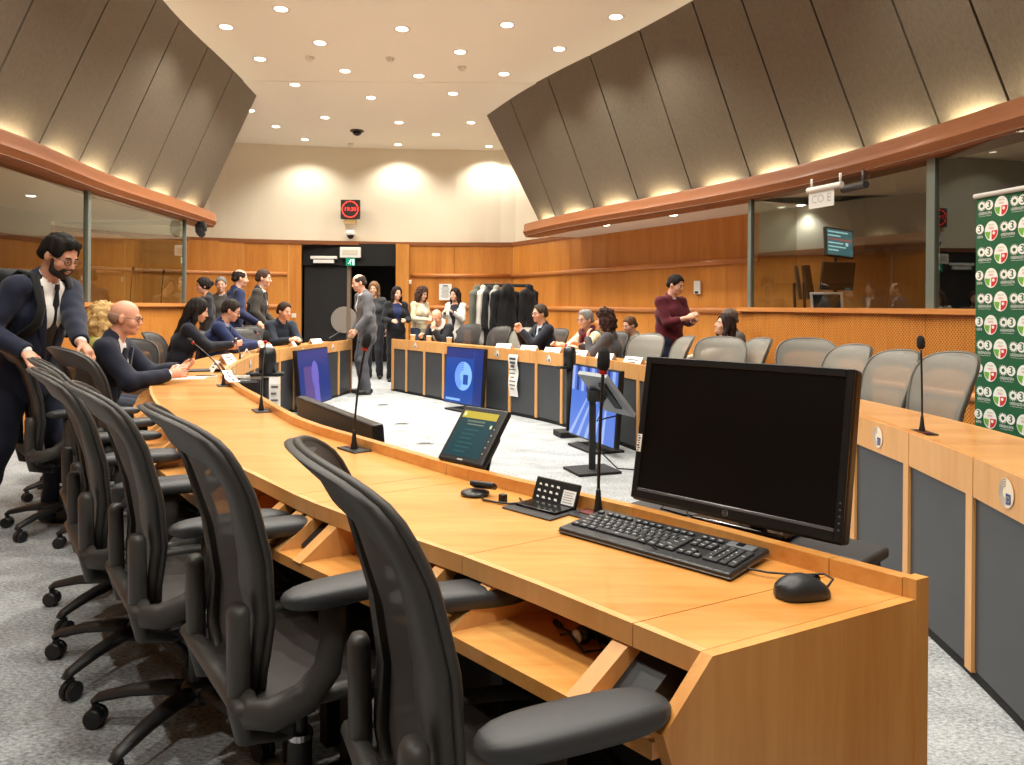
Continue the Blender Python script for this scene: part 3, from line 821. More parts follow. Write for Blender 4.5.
def desk_px(dk, px_, s, z=ZT, lo=0.0, hi=None):
    best = None; hi = hi or dk.path.L
    for k in range(400):
        d = lo+(hi-lo)*k/399; q = dk.q(d, s, z)
        if q.y < 0.5: continue
        e = abs(CX+FPX*q.x/q.y-px_)
        if best is None or e < best[0]: best = (e, d)
    return best[1]
# ------------------------------------------------------------------ microphones
RED = mat('mic_red_ring', (170, 30, 26), 0.4)
FOAM = mat('mic_foam', (24, 24, 26), 0.95, bump=0.6, nscale=300)
def mic(base, top, label, group='gooseneck microphones on the desks', plate=True, rz=0.0, rk=1.0, red=True, horiz=0.0):
    base = Vector(base); top = Vector(top)
    t = thing('gooseneck_microphone', label, 'microphone', base, rz, group)
    R = Matrix.Rotation(-rz, 3, 'Z')
    v = R @ (top-base)
    if plate:
        mb = MB(); mb.box((0, 0, 0.0025), (0.135, 0.075, 0.005), bev=0.002, seg=1); mb.mi = 1; mb.box((0.028, -0.006, 0.006), (0.05, 0.035, 0.003)); mb.build('base_plate', [BLACKP, mat('mic_plate_red', (96, 30, 28), 0.4)], t)
    mb = MB(); mb.lathe([(0.014, 0.0), (0.014, 0.01), (0.010, 0.03), (0.006, 0.07), (0.004, 0.075)], 14); mb.build('socket', BLACKP, t, smooth=True)
    mid = Vector((v.x*0.32, v.y*0.32, v.z*0.5))
    pts = [Vector((0, 0, 0.06))]
    for k in range(1, 13):
        s = k/12; p0 = Vector((0, 0, 0.06)); p1 = Vector((v.x*0.12, v.y*0.12, v.z*0.55)); p2 = v
        pts.append(p0*(1-s)**2+p1*2*s*(1-s)+p2*s*s)
    mb = MB(); mb.tube(pts, 0.0042*rk, 8); mb.build('gooseneck', BLACKP, t, smooth=True)
    d = (pts[-1]-pts[-2]).normalized()
    q = d.to_track_quat('Z', 'Y').to_matrix().to_4x4()
    Mh = Matrix.Translation(v) @ q
    if red:
        mb = MB(); mb.lathe([(0.0085, -0.006), (0.0105, -0.004), (0.0105, 0.004), (0.0085, 0.006)], 14, Mh); mb.build('light_ring', RED, t, smooth=True)
    mb = MB(); mb.lathe([(0.009, 0.004), (0.0155, 0.012), (0.0165, 0.03), (0.015, 0.05), (0.008, 0.062), (0.0, 0.064)], 18, Mh); mb.build('windscreen', FOAM, t, smooth=True)
    return t
def micpx(bx, by, tx, ty, label, dD=0.0, **k):
    b = onz(bx, by, ZT); tp = at(tx, ty, b.y+dD)
    d = deskL.path.near((b.x, b.y)) if b.x < 0.5 else None
    dk = deskL if b.x < 0.6 else deskR
    d = dk.path.near((b.x, b.y)); tg = dk.path.tan(d, 0.2)
    n_ = Vector((-tg.y, tg.x)); pc_ = dk.path.pos(d); sd_ = (Vector((b.x, b.y))-pc_).dot(n_)
    if sd_ < 0.07:
        d = desk_px(dk, bx, 0.07, ZT, max(0, d-0.6), d+0.6); b = dk.q(d, 0.07, ZT); tg = dk.path.tan(d, 0.2); tp = at(tx, ty, b.y+dD)
    b.z = ZT+0.001
    return mic(b, tp, label, rz=math.atan2(tg.y, tg.x), **k)
micpx(600, 516, 603, 372, 'black foam-topped gooseneck microphone behind the keyboard, rising beside the centre stand', plate=True)
micpx(355, 442, 365, 349, 'black gooseneck microphone in front of the legs of the man in grey')
micpx(262, 407, 265.5, 342, 'black gooseneck microphone rising in front of the black camera box at left', dD=0.1)
micpx(224, 385, 193, 343, 'black gooseneck microphone leaning left towards the woman with long dark hair', dD=0.15)
micpx(922, 433, 921, 350, 'black gooseneck microphone standing on the right desk before the empty chairs', red=False)
micpx(247, 366, 236, 343, 'small gooseneck microphone on the left desk before the man in the blue suit', dD=0.1)
micpx(263, 350.5, 257, 334, 'small far gooseneck microphone on the left desk beside the young man in the dark sweater', dD=0.05)

# ------------------------------------------------------------------ flat screens inside the ring
SB = mat('screen_frame', (14, 14, 16), 0.35)
BLUE = emis('screen_blue', (22, 58, 132), 0.55)
BLUED = emis('screen_deep_blue', (24, 42, 104), 0.45)
PURP = emis('screen_violet', (84, 78, 156), 0.55)
PALE = emis('screen_pale_blue', (108, 152, 232), 0.6)
PANB = emis('screen_photo_blue', (56, 92, 176), 0.55)
PANW = emis('screen_photo_pale', (120, 142, 196), 0.55)
def screen_thing(p0, p1, h, tilt, label, zb=0.07, content='logo', flip=False):
    """p0->p1 bottom edge on the floor plan; the picture faces right of travel"""
    p0, p1 = Vector((p0[0], p0[1])), Vector((p1[0], p1[1]))
    t2 = (p1-p0).normalized(); c = (p0+p1)/2; w = (p1-p0).length
    rz = math.atan2(t2.y, t2.x)
    t = thing('floor_display', label, 'display', (c.x, c.y, 0), rz, 'flat screens standing inside the ring of desks')
    R = Matrix.Rotation(math.radians(-tilt), 4, 'X')
    M = Matrix.Translation((0, 0, zb)) @ R
    mb = MB(); mb.box(M @ Vector((0, 0.03, h/2)), (w, 0.05, h), R.to_3x3(), bev=0.008); mb.box(M @ Vector((0, 0.065, h*0.42)), (w*0.7, 0.04, h*0.55), R.to_3x3(), bev=0.01)
    mb.build('casing', SB, t)
    F = M @ Matrix.Translation((0, 0.003, h/2)) @ Matrix.Rotation(PI/2, 4, 'X')
    mb = MB(); a, b = w/2-0.014, h/2-0.016
    def q(x0, y0, x1, y1, z, mi):
        mb.mi = mi; mb.face([F @ Vector(v) for v in ((x0, y0, z), (x1, y0, z), (x1, y1, z), (x0, y1, z))])
    if content == 'logo':
        q(-a, -b, a, b, 0.001, 0)
        q(a*0.55, -b, a, b, 0.0015, 1); q(-a, b*0.66, a*0.5, b, 0.0015, 1); q(-a*0.9, -b*0.92, -a*0.1, -b*0.84, 0.002, 2)
        mb.mi = 2; disc(mb, F, 0.175, z=0.0025)
        mb.mi = 3
        for k in range(4): ringd(mb, F, 0.075+0.025*k, 0.087+0.025*k, 16, 0.003, PI*0.5, PI*1.4)
        mb.mi = 0; q(0.0, -0.10, 0.1, 0.02, 0.0035, 0)
        mats = [BLUE, BLUED, PALE, PANB]
    elif content == 'hall':
        q(-a, -b, a, b, 0.001, 0)
        for k in range(9): q(-a+2*a*k/9, b*0.3, -a+2*a*k/9+a*0.12, b, 0.0015, 1 if k % 2 else 2)
        for k in range(5):
            mb.mi = 2; mb.face([F @ Vector(v) for v in ((-a+0.36*a*k, -b, 0.002), (-a+0.36*a*k+0.14*a, -b, 0.002), (-a*0.2+0.2*a*k+0.05*a, b*0.25, 0.002), (-a*0.2+0.2*a*k, b*0.25, 0.002))])
        mats = [PANB, BLUED, PANW]
    else:
        q(-a, -b, a, b, 0.001, 1)
        q(-a*0.7, -b*0.98, a*0.1, b*0.4, 0.0015, 2)
        mb.mi = 3; disc(mb, F @ Matrix.Translation((0.0, 0.02, 0)), 0.10, 0.17, z=0.002)
        q(-0.05, -b, 0.09, -b*0.3, 0.0025, 3)
        mats = [BLUE, BLUED, mat('screen_mauve', (70, 56, 110), 0.3, emit=0.5), PURP]
    mb.build('screen', mats, t)
    mb = MB(); mb.box((0, 0.06, 0.012), (w*0.55, 0.32, 0.02), bev=0.004); mb.box((-w*0.16, 0.075, zb+0.14), (0.05, 0.03, 0.28)); mb.box((w*0.16, 0.075, zb+0.14), (0.05, 0.03, 0.28))
    mb.build('foot', BLACKM, t)
    return t
def fl(px_, py_): 
    p = onz(px_, py_, 0.07); return (p.x, p.y)
screen_thing(fl(443, 401.5), fl(481, 408.5), 0.70, 4, 'flat screen with a pale round emblem on deep blue before the far right desk', content='logo')
a0 = fl(568, 433.5); a1 = fl(614, 450.5)
screen_thing(a0, a1, 0.67, 4, 'flat screen showing a blue hall picture, behind the black stand in the middle', content='hall')
screen_thing((-2.42, 8.55), (-2.28, 9.45), 0.68, 6, 'flat screen with a violet figure standing before the far left desk', content='figure')
# the screen seen from behind over the left desk
pA, pB = deskL.q(2.08, -0.22, 0), deskL.q(3.2, -0.24, 0)
t = screen_thing((pB.x, pB.y), (pA.x, pA.y), 0.73, 5, 'back of a flat screen showing just over the left desk edge, with pale screws', content='logo')
t.rotation_euler[2] += PI
for ch in t.children:
    if ch.name.startswith('casing'):
        mb = MB(); mb.mi = 0
        for x in (-0.28, 0.0, 0.26): mb.ell((x, 0.066, 0.66), (0.008, 0.006, 0.008))
        mb.build('screw', CHROME, ch)

# ------------------------------------------------------------------ equipment by the near end
fB = deskL.frame(0.42, 0.0, 0.0)
def on_desk(d, sd, z=ZT):
    return deskL.frame(d, sd, z)
rzD = lambda d: math.atan2(deskL.frame(d, 0, 0).to_3x3().col[0].y, deskL.frame(d, 0, 0).to_3x3().col[0].x)
# low black box behind the desk edge; the monitor's foot stands on it
t = thing('equipment_box', 'low black box behind the desk edge, carrying the big monitor', 'box', deskL.frame(0.47, -0.15, 0).translation, rzD(0.47))
mb = MB(); mb.box((0, 0, 0.375), (0.60, 0.12, 0.70), bev=0.01); mb.build('body', mat('equipment_black', (30, 31, 33), 0.5), t)
mb = MB(); mb.box((0, 0, 0.735), (0.62, 0.15, 0.025), bev=0.006); mb.build('lid', mat('equipment_lid', (52, 53, 56), 0.45), t)
mb = MB()
for x in (-0.26, 0.26):
    mb.box((x, 0, 0.0125), (0.06, 0.12, 0.025))
mb.build('feet', BLACKM, t)
# monitor
bL, bR = Vector((0.31, 1.90)), Vector((0.685, 1.535))
c = (bL+bR)/2; tv = (bR-bL).normalized(); W = 0.532; Hh = 0.372
rzM = math.atan2(tv.y, tv.x)
mon = thing('computer_monitor', 'large black computer monitor, switched off, on the near desk end', 'monitor', (c.x, c.y, 0.7485), rzM)
Rt = Matrix.Rotation(math.radians(-11), 4, 'X'); M = Matrix.Translation((0, 0, 0.038)) @ Rt
mb = MB(); mb.box(M @ Vector((0, 0.024, Hh/2)), (W, 0.042, Hh), Rt.to_3x3(), bev=0.009, seg=3); mb.box(M @ Vector((0, 0.055, Hh*0.5)), (W*0.62, 0.04, Hh*0.62), Rt.to_3x3(), bev=0.015)
mb.build('casing', mat('monitor_black', (17, 17, 18), 0.32), mon)
mb = MB(); a, b0, b1 = W/2-0.019, 0.033, Hh-0.019
mb.face([M @ Vector(v) for v in ((-a, 0.0015, b0), (a, 0.0015, b0), (a, 0.0015, b1), (-a, 0.0015, b1))]); mb.build('screen', mat('monitor_screen', (9, 8, 8), 0.28, spec=0.35), mon)
mb = MB(); e = 0.004
for x0, x1, z0, z1 in ((-W/2+.002, -a, .006, Hh-.002), (a, W/2-.002, .006, Hh-.002), (-a, a, .006, b0), (-a, a, b1, Hh-.002)):
    mb.box(M @ Vector(((x0+x1)/2, 0.002, (z0+z1)/2)), (x1-x0, 0.008, z1-z0), Rt.to_3x3(), bev=0.0015, seg=1)
mb.build('bezel', mat('bezel_black', (24, 24, 25), 0.3), mon)
mb = MB(); mb.box(M @ Vector((0, -0.002, 0.0285)), (W-0.04, 0.003, 0.004), Rt.to_3x3()); mb.build('trim_line', mat('bezel_line', (120, 120, 124), 0.3, metal=0.6), mon)
mb = MB(); mb.box(M @ Vector((-W/2+0.011, -0.0035, 0.145)), (0.013, 0.001, 0.045), Rt.to_3x3()); mb.mi = 1
for k in range(7): mb.box(M @ Vector((-W/2+0.009+0.002*(k % 2), -0.0045, 0.126+0.0062*k)), (0.006, 0.0006, 0.002+0.001*(k % 3)), Rt.to_3x3())
mb.build('sticker', [PAPER, BLACKP], mon)
mb = MB()
for k in range(5): mb.ell(M @ Vector((W/2-0.010, -0.003, 0.03+0.014*k)), (0.003, 0.002, 0.003), nu=8, nv=5)
mb.build('button_row', mat('button_grey', (60, 60, 62), 0.4), mon)
mb = MB(); mb.mi = 0; TM = M @ Matrix.Translation((0, -0.0026, 0.0165)) @ Matrix.Rotation(PI/2, 4, 'X'); ringd(mb, TM, 0.0062, 0.0072, 20); add_text(mb, 'DELL', 0.0056, TM); mb.build('maker_mark', mat('mark_grey', (120, 120, 122), 0.4), mon)
mb = MB(); mb.tube([(0.02, 0.13, 0.012), (0.02, 0.13, 0.10), (0.01, 0.11, 0.19)], 0.028, 12, flat=(1.3, 0.6)); mb.box((0.01, 0.10, 0.21), (0.12, 0.04, 0.12), bev=0.01); mb.build('neck', BLACKP, mon, smooth=True, angle=40)
mb = MB(); mb.box((0.0, 0.115, 0.0085), (0.24, 0.13, 0.013), bev=0.005); mb.build('foot', BLACKG, mon)
mb = MB(); mb.tube([(-0.16, 0.03, 0.055), (-0.18, 0.01, 0.028), (-0.14, 0.05, 0.012), (-0.08, 0.08, 0.012), (-0.02, 0.10, 0.014), (0.0, 0.12, 0.05)], 0.0028, 8); mb.build('cable', BLACKP, mon, smooth=True)

# keyboard
KB = (0.335, 1.672); rzK = math.atan2(-0.292, 0.306)
kb = thing('keyboard', 'black full-size keyboard on the desk in front of the monitor', 'keyboard', (KB[0], KB[1], ZT+0.0005), rzK)
KW, KD = 0.442, 0.178
Rk = Matrix.Rotation(math.radians(3.0), 4, 'X')
mb = MB(); Mk = Matrix.Translation((0, 0, 0.012)) @ Rk
mb.box(Mk @ Vector((0, 0, 0)), (KW, KD, 0.016), Rk.to_3x3(), bev=0.005, seg=3); mb.build('body', mat('keyboard_body', (34, 34, 36), 0.4), kb)
mb = MB(); mb.box(Mk @ Vector((0, 0, -0.002)), (KW+0.002, KD+0.002, 0.003), Rk.to_3x3(), bev=0.001, seg=1); mb.build('side_band', mat('keyboard_band', (86, 84, 84), 0.35), kb)
KEYM = mat('key_cap', (40, 41, 44), 0.55); LEG = mat('key_legend', (210, 212, 214), 0.6)
keys = MB(); legs = MB(); pit = 0.0188
rowsdef = [('`1234567890-=', 0.0, 2.0), ('\tqwertyuiop[]', 1.5, 0), ('\tasdfghjkl;\'', 1.75, 0), ('\tzxcvbnm,./', 2.25, 0)]
x00 = -KW/2+0.012; y00 = KD/2-0.062
def key(x, y, w, h=1.0, ch=None):
    cx, cy = x00+(x+w/2)*pit, y00-y*pit-(h-1)*pit/2
    keys.box(Mk @ Vector((cx, cy, 0.0105)), (w*pit-0.003, h*pit-0.003, 0.006), Rk.to_3x3(), bev=0.0014, seg=1)
    if ch: add_text(legs, ch, 0.0085, Mk @ Matrix.Translation((cx-0.002, cy+0.001, 0.0138)))
    else:
        legs.face([Mk @ Vector((cx+a, cy+b, 0.0138)) for a, b in ((-0.004, -0.001), (0.004, -0.001), (0.004, 0.001), (-0.004, 0.001))])
for i, ch in enumerate('`1234567890-='): key(i, 0, 1, 1, ch)
key(13, 0, 2)
key(0, 1, 1.5)
for i, ch in enumerate('QWERTYUIOP[]'): key(1.5+i, 1, 1, 1, ch)
key(13.5, 1, 1.5)
key(0, 2, 1.75)
for i, ch in enumerate("ASDFGHJKL;'"): key(1.75+i, 2, 1, 1, ch)
key(12.75, 2, 2.25)
key(0, 3, 2.25)
for i, ch in enumerate('ZXCVBNM,./'): key(2.25+i, 3, 1, 1, ch)
key(12.25, 3, 2.75)
xx = 0
for w_ in (1.25, 1.25, 1.25, 6.25, 1.25, 1.25, 1.25, 1.25): key(xx, 4, w_); xx += w_
for r in range(2):
    for i in range(3): key(15.25+i, r, 1, 1)
key(16.25, 3, 1); [key(15.25+i, 4, 1) for i in range(3)]
for r, s_ in enumerate(('/*-', '789', '456', '123')):
    for i, ch in enumerate(s_): key(18.5+i, r, 1, 1, ch)
key(18.5, 4, 2, 1, '0'); key(20.5, 4, 1, 1, '.'); key(21.5, 0, 1, 1, '-'); key(21.5, 1, 1, 2); key(21.5, 3, 1, 2)
for i in range(13): key(i*1.0+(0.5 if i else 0)+0.45*(i > 4)+0.45*(i > 8), -1.35, 0.95, 0.8)
for i in range(3): key(15.25+i, -1.35, 0.95, 0.8)
keys.build('keys', KEYM, kb); legs.build('key_legends', LEG, kb)
mb = MB(); mb.box(Mk @ Vector((x00+20.3*pit, y00+1.55*pit, 0.010)), (0.062, 0.03, 0.006), Rk.to_3x3(), bev=0.002); mb.mi = 1; mb.box(Mk @ Vector((x00+20.2*pit, y00+1.6*pit, 0.0135)), (0.016, 0.016, 0.002), Rk.to_3x3()); mb.build('card_reader', [mat('reader_grey', (96, 98, 102), 0.4), BLACKG], kb)
mb = MB()
for x in (-0.18, 0.18):
    for y in (-0.07, 0.07): mb.box((x, y, 0.003+(0.004 if y > 0 else 0)), (0.03, 0.012, 0.006+(0.008 if y > 0 else 0)))
mb.build('feet', BLACKM, kb)
mb = MB(); kI = Matrix.Rotation(-rzK, 4, 'Z')
mb.tube([(-0.02, KD/2, 0.02), (0.0, KD/2+0.02, 0.012), (0.03, KD/2+0.04, 0.008), (0.0, KD/2+0.052, 0.02), (-0.015, KD/2+0.058, 0.05)], 0.0022, 8); mb.build('cable', BLACKP, kb, smooth=True)

# mouse
pm = onz(802, 590, ZT+0.012); rzm = math.atan2(0.22, 0.97)
ms = thing('computer_mouse', 'black computer mouse on the near desk corner, right of the keyboard', 'mouse', (pm.x, pm.y, ZT+0.0005), rzm)
mb = MB()
rows = []
for i in range(13):
    s = i/12; x = -0.055+0.11*s
    w_ = 0.031*(1-abs(2*s-1)**3.2)**0.45+0.001; h_ = (0.037*math.sin(PI*min(1, 0.12+0.86*s))**0.75)*(1.0 if s < 0.5 else 1.0)+0.002
    rows.append([(x, w_*math.cos(PI*2*k/20), 0.004+max(-0.003, h_*max(0, math.sin(2*PI*k/20))**0.8) if math.sin(2*PI*k/20) > 0 else 0.002) for k in range(20)])
V = mb.grid(rows, True); mb._fin([mb.bm.faces.new(V[0][::-1]), mb.bm.faces.new(V[-1])])
mb.build('body', mat('mouse_black', (38, 40, 43), 0.42), ms, smooth=True, angle=60)
mb = MB(); Mw = Matrix.Translation((0.028, 0, 0.030)) @ Matrix.Rotation(PI/2, 4, 'X'); mb.lathe([(0.0, -0.0035), (0.009, -0.0035), (0.010, 0), (0.009, 0.0035), (0.0, 0.0035)], 16, Mw); mb.build('scroll_wheel', BLACKG, ms, smooth=True)
mb = MB(); mb.tube([(0.053, 0, 0.012), (0.075, 0.012, 0.022), (0.075, 0.04, 0.022), (0.04, 0.07, 0.012), (-0.01, 0.10, 0.01), (-0.09, 0.19, 0.008), (-0.16, 0.25, 0.006), (-0.20, 0.265, 0.03), (-0.205, 0.285, 0.06)], 0.0022, 8); mb.build('cable', BLACKP, ms, smooth=True)

# flip-up conference unit between the mic and the earpiece
_d = desk_px(deskL, 543, 0.115, ZT, 0.3, 1.8); pu = deskL.q(_d, 0.115, ZT)
cu = thing('conference_unit', 'black flip-up conference unit with icons and a white label, between headset and microphone', 'conference unit', (pu.x, pu.y, ZT+0.001), rzD(0.95))
mb = MB(); mb.box((0, 0, 0.002), (0.17, 0.13, 0.004), bev=0.001, seg=1); mb.build('base_plate', mat('unit_plate', (52, 52, 54), 0.35), cu)
mb = MB(); mb.box((0, 0.01, 0.006), (0.14, 0.075, 0.008), bev=0.002); mb.build('recess', BLACKG, cu)
Ru = Matrix.Rotation(math.radians(-22), 4, 'X'); Mu = Matrix.Translation((0, 0.042, 0.006)) @ Ru
mb = MB(); mb.box(Mu @ Vector((0, 0.006, 0.033)), (0.15, 0.012, 0.066), Ru.to_3x3(), bev=0.003); disp = mb.build('flip_panel', BLACKP, cu)
mb = MB(); TF = Mu @ Matrix.Translation((0, -0.0006, 0.033)) @ Matrix.Rotation(PI/2, 4, 'X'); mb.mi = 0
for i in range(4):
    for j in range(3):
        s_ = 0.005+0.001*((i+j) % 2)
        mb.face([TF @ Vector((-0.055+0.021*i+a, -0.02+0.017*j+b, 0)) for a, b in ((-s_, -s_*0.4), (s_, -s_*0.6), (s_*0.6, s_*0.5), (-s_*0.8, s_*0.6))])
mb.face([TF @ Vector(v) for v in ((0.028, -0.026, 0), (0.071, -0.026, 0), (0.071, 0.012, 0), (0.028, 0.012, 0))])
mb.mi = 1
for k in range(5): mb.face([TF @ Vector(v) for v in ((0.032, -0.021+0.0065*k, 0.0004), (0.066-0.005*(k % 2), -0.021+0.0065*k, 0.0004), (0.066-0.005*(k % 2), -0.019+0.0065*k, 0.0004), (0.032, -0.019+0.0065*k, 0.0004))])
mb.build('icon_label', [mat('icon_white', (225, 225, 225), 0.5), mat('label_text_grey', (150, 150, 150), 0.6)], disp)
# earpiece: puck, flat box on it, cable with small plug block
pe = onz(475, 495, ZT)
ep = thing('interpreting_earpiece', 'black earpiece set: flat box tilted on a round puck, left of the conference unit', 'earpiece', (pe.x, pe.y, ZT+0.0005), rzD(1.2))
mb = MB(); mb.lathe([(0.0, 0.0), (0.036, 0.0), (0.042, 0.005), (0.040, 0.010), (0.028, 0.014), (0.0, 0.016)], 26); mb.build('puck', mat('puck_black', (44, 45, 47), 0.3), ep, smooth=True)
Re = Matrix.Rotation(0.35, 3, 'Z') @ Matrix.Rotation(-0.5, 3, 'X')
mb = MB(); mb.box((0.022, 0.012, 0.030), (0.078, 0.03, 0.016), Re, bev=0.006, seg=3); mb.build('flat_box', BLACKP, ep, smooth=True, angle=40)
mb = MB(); mb.box((0.115, 0.0, 0.012), (0.02, 0.018, 0.024), bev=0.003); mb.build('plug_block', BLACKP, ep)
mb = MB(); mb.tube([(0.04, -0.01, 0.006), (0.07, -0.03, 0.004), (0.11, -0.02, 0.004), (0.15, -0.01, 0.006), (0.175, 0.02, 0.008), (0.13, 0.05, 0.006)], 0.003, 8); mb.build('cable', BLACKP, ep, smooth=True)
# touch tablet on the upstand
qb0, qb1 = at(437, 457, 2.42), at(481, 469.5, 2.285)
c = (qb0+qb1)/2; tv = (qb1-qb0); rzT = math.atan2(tv.y, tv.x); WT = math.hypot(tv.x, tv.y)
tb = thing('touch_tablet', 'tilted black touch screen with a yellow bar on the desk edge, before the round-emblem display', 'tablet', (c.x, c.y, ZU+0.001), rzT)
Rb = Matrix.Rotation(math.radians(-38), 4, 'X'); Mb = Matrix.Translation((0, 0, 0.006)) @ Rb; HT = 0.205
mb = MB(); mb.box(Mb @ Vector((0, 0.012, HT/2)), (WT, 0.024, HT), Rb.to_3x3(), bev=0.006, seg=2); mb.build('casing', BLACKP, tb)
TF = Mb @ Matrix.Translation((0, -0.0006, HT/2)) @ Matrix.Rotation(PI/2, 4, 'X'); mb = MB(); a, b = WT/2-0.016, HT/2-0.02
def tq(x0, y0, x1, y1, z, mi):
    mb.mi = mi; mb.face([TF @ Vector(v) for v in ((x0, y0, z), (x1, y0, z), (x1, y1, z), (x0, y1, z))])
tq(-a, -b, a-0.012, b, 0, 0); tq(-a, b-0.026, a-0.012, b, 0.0004, 1); tq(-a+0.004, b-0.02, -a+0.016, b-0.006, 0.0008, 2)
for k in range(9): tq(-0.05+0.009*k, b-0.04, -0.044+0.009*k, b-0.033, 0.0006, 3)
tq(-0.045, b-0.05, 0.03, b-0.046, 0.0006, 3)
for k in range(6): tq(-0.05, b-0.07-0.016*k, 0.02-0.008*(k % 3), b-0.066-0.016*k, 0.0006, 4)
tq(a-0.026, b-0.055, a-0.018, b-0.043, 0.0006, 2)
for k in range(5): tq(a-0.006, -b+0.02+0.022*k, a-0.002, -b+0.024+0.022*k, 0.0008, 5)
tq(-0.012, -b-0.012, 0.012, -b-0.007, 0.0006, 5)
mb.build('screen', [emis('tablet_teal', (16, 50, 60), 0.3), emis('tablet_yellow', (150, 138, 48), 0.4), emis('tablet_pale', (180, 190, 140), 0.4), emis('tablet_grey', (96, 110, 100), 0.3), emis('tablet_dim', (32, 76, 84), 0.3), mat('tablet_mark', (170, 170, 170), 0.5)], tb)
mb = MB(); mb.box(Mb @ Vector((0.02, 0.045, HT*0.42)), (0.09, 0.05, 0.10), Rb.to_3x3(), bev=0.012); mb.tube([Mb @ Vector((0.03, 0.06, HT*0.4)), (0.035, 0.115, 0.06), (0.035, 0.10, 0.0), (0.035, 0.075, -0.08)], 0.011, 10); mb.build('bracket', BLACKP, tb, smooth=True, angle=40)
# tangled earphone on the shelf
ps = onz(583, 640, 0.63)
eh = thing('earphone', 'tangled black earphone lying on the under-desk shelf', 'earphone', (ps.x, ps.y, 0.6225), rzD(0.4))
mb = MB(); mb.ell((0, 0, 0.018), (0.02, 0.014, 0.018)); mb.mi = 1; mb.lathe([(0.0, 0), (0.012, 0), (0.012, 0.004), (0.0, 0.004)], 16, Matrix.Translation((0, -0.016, 0.02)) @ Matrix.Rotation(PI/2, 4, 'X')); mb.build('ear_cup', [BLACKG, mat('cup_silver', (190, 190, 190), 0.3)], eh, smooth=True)
mb = MB(); mb.tube([(-0.09, 0.02, 0.006), (-0.06, 0.0, 0.012), (-0.03, 0.01, 0.006), (0.0, 0.03, 0.02), (0.05, 0.0, 0.006), (0.03, -0.03, 0.004), (-0.02, -0.02, 0.02), (-0.05, -0.01, 0.004)], 0.0028, 8); mb.tube([(-0.095, 0.02, 0.008), (-0.07, 0.01, 0.008)], 0.006, 8); mb.build('cable', BLACKP, eh, smooth=True)
mb = MB(); mb.box((0.03, 0.05, 0.012), (0.09, 0.05, 0.024), bev=0.008); mb.build('receiver', BLACKP, eh)

# ------------------------------------------------------------------ things inside the ring
pc = onz(592, 471.5, 0)
sd = thing('display_stand', 'black floor stand with a tilted grey screen, in the middle of the ring', 'stand', (pc.x, pc.y, 0), 0)
mb = MB(); mb.box((0, 0, 0.012), (0.36, 0.30, 0.02), Matrix.Rotation(0.35, 3, 'Z'), bev=0.004); mb.build('base', BLACKM, sd)
mb = MB(); mb.box((0.0, 0, 0.31), (0.05, 0.05, 0.60), bev=0.006); mb.build('post', BLACKM, sd)
tc_ = [at(577.5, 374, 5.72), at(606, 378, 5.58), at(634.5, 417.5, 5.72), at(605, 410.5, 5.9)]
mb = MB(); inv = Matrix.Translation(-Vector((pc.x, pc.y, 0)))
P4 = [inv @ p for p in tc_]; nrm = (P4[1]-P4[0]).cross(P4[3]-P4[0]).normalized()
if nrm.y > 0: nrm = -nrm
mb.hexa([p-nrm*0.035 for p in P4]+P4); mb.build('screen_back', mat('stand_screen_grey', (128, 132, 138), 0.4), sd)
cc = sum(P4, Vector())/4; eU = (P4[1]-P4[0]).normalized(); eV = (P4[3]-P4[0]).normalized()
mb = MB()
def pq(a, b, c_, d_, h0, h1):
    Q = [P4[0]+(P4[1]-P4[0])*u+(P4[3]-P4[0])*v for u, v in ((a, b), (c_, b), (c_, d_), (a, d_))]
    mb.hexa([p+nrm*h0 for p in Q]+[p+nrm*h1 for p in Q])
pq(0.62, 0.15, 0.86, 0.78, 0, 0.03); pq(0.1, 0.42, 0.5, 0.56, 0, 0.04); mb.build('connector_box', BLACKP, sd)
mb = MB(); mb.tube([(0, 0, 0.58), cc+nrm*0.03], 0.03, 10); mb.box((0.01, 0, 0.59), (0.10, 0.10, 0.09), bev=0.015); mb.build('tilt_head', BLACKM, sd, smooth=True, angle=40)
mb = MB(); mb.tube([cc+nrm*0.04, (0.06, -0.06, 0.46), (0.03, -0.05, 0.40), (0.10, -0.04, 0.42), (0.2, -0.02, 0.44)], 0.006, 8); mb.tube([(0.02, 0, 0.2), (0.2, 0.02, 0.02), (0.8, -0.1, 0.01), (1.2, -0.3, 0.008)], 0.006, 8); mb.build('cable', BLACKP, sd, smooth=True)
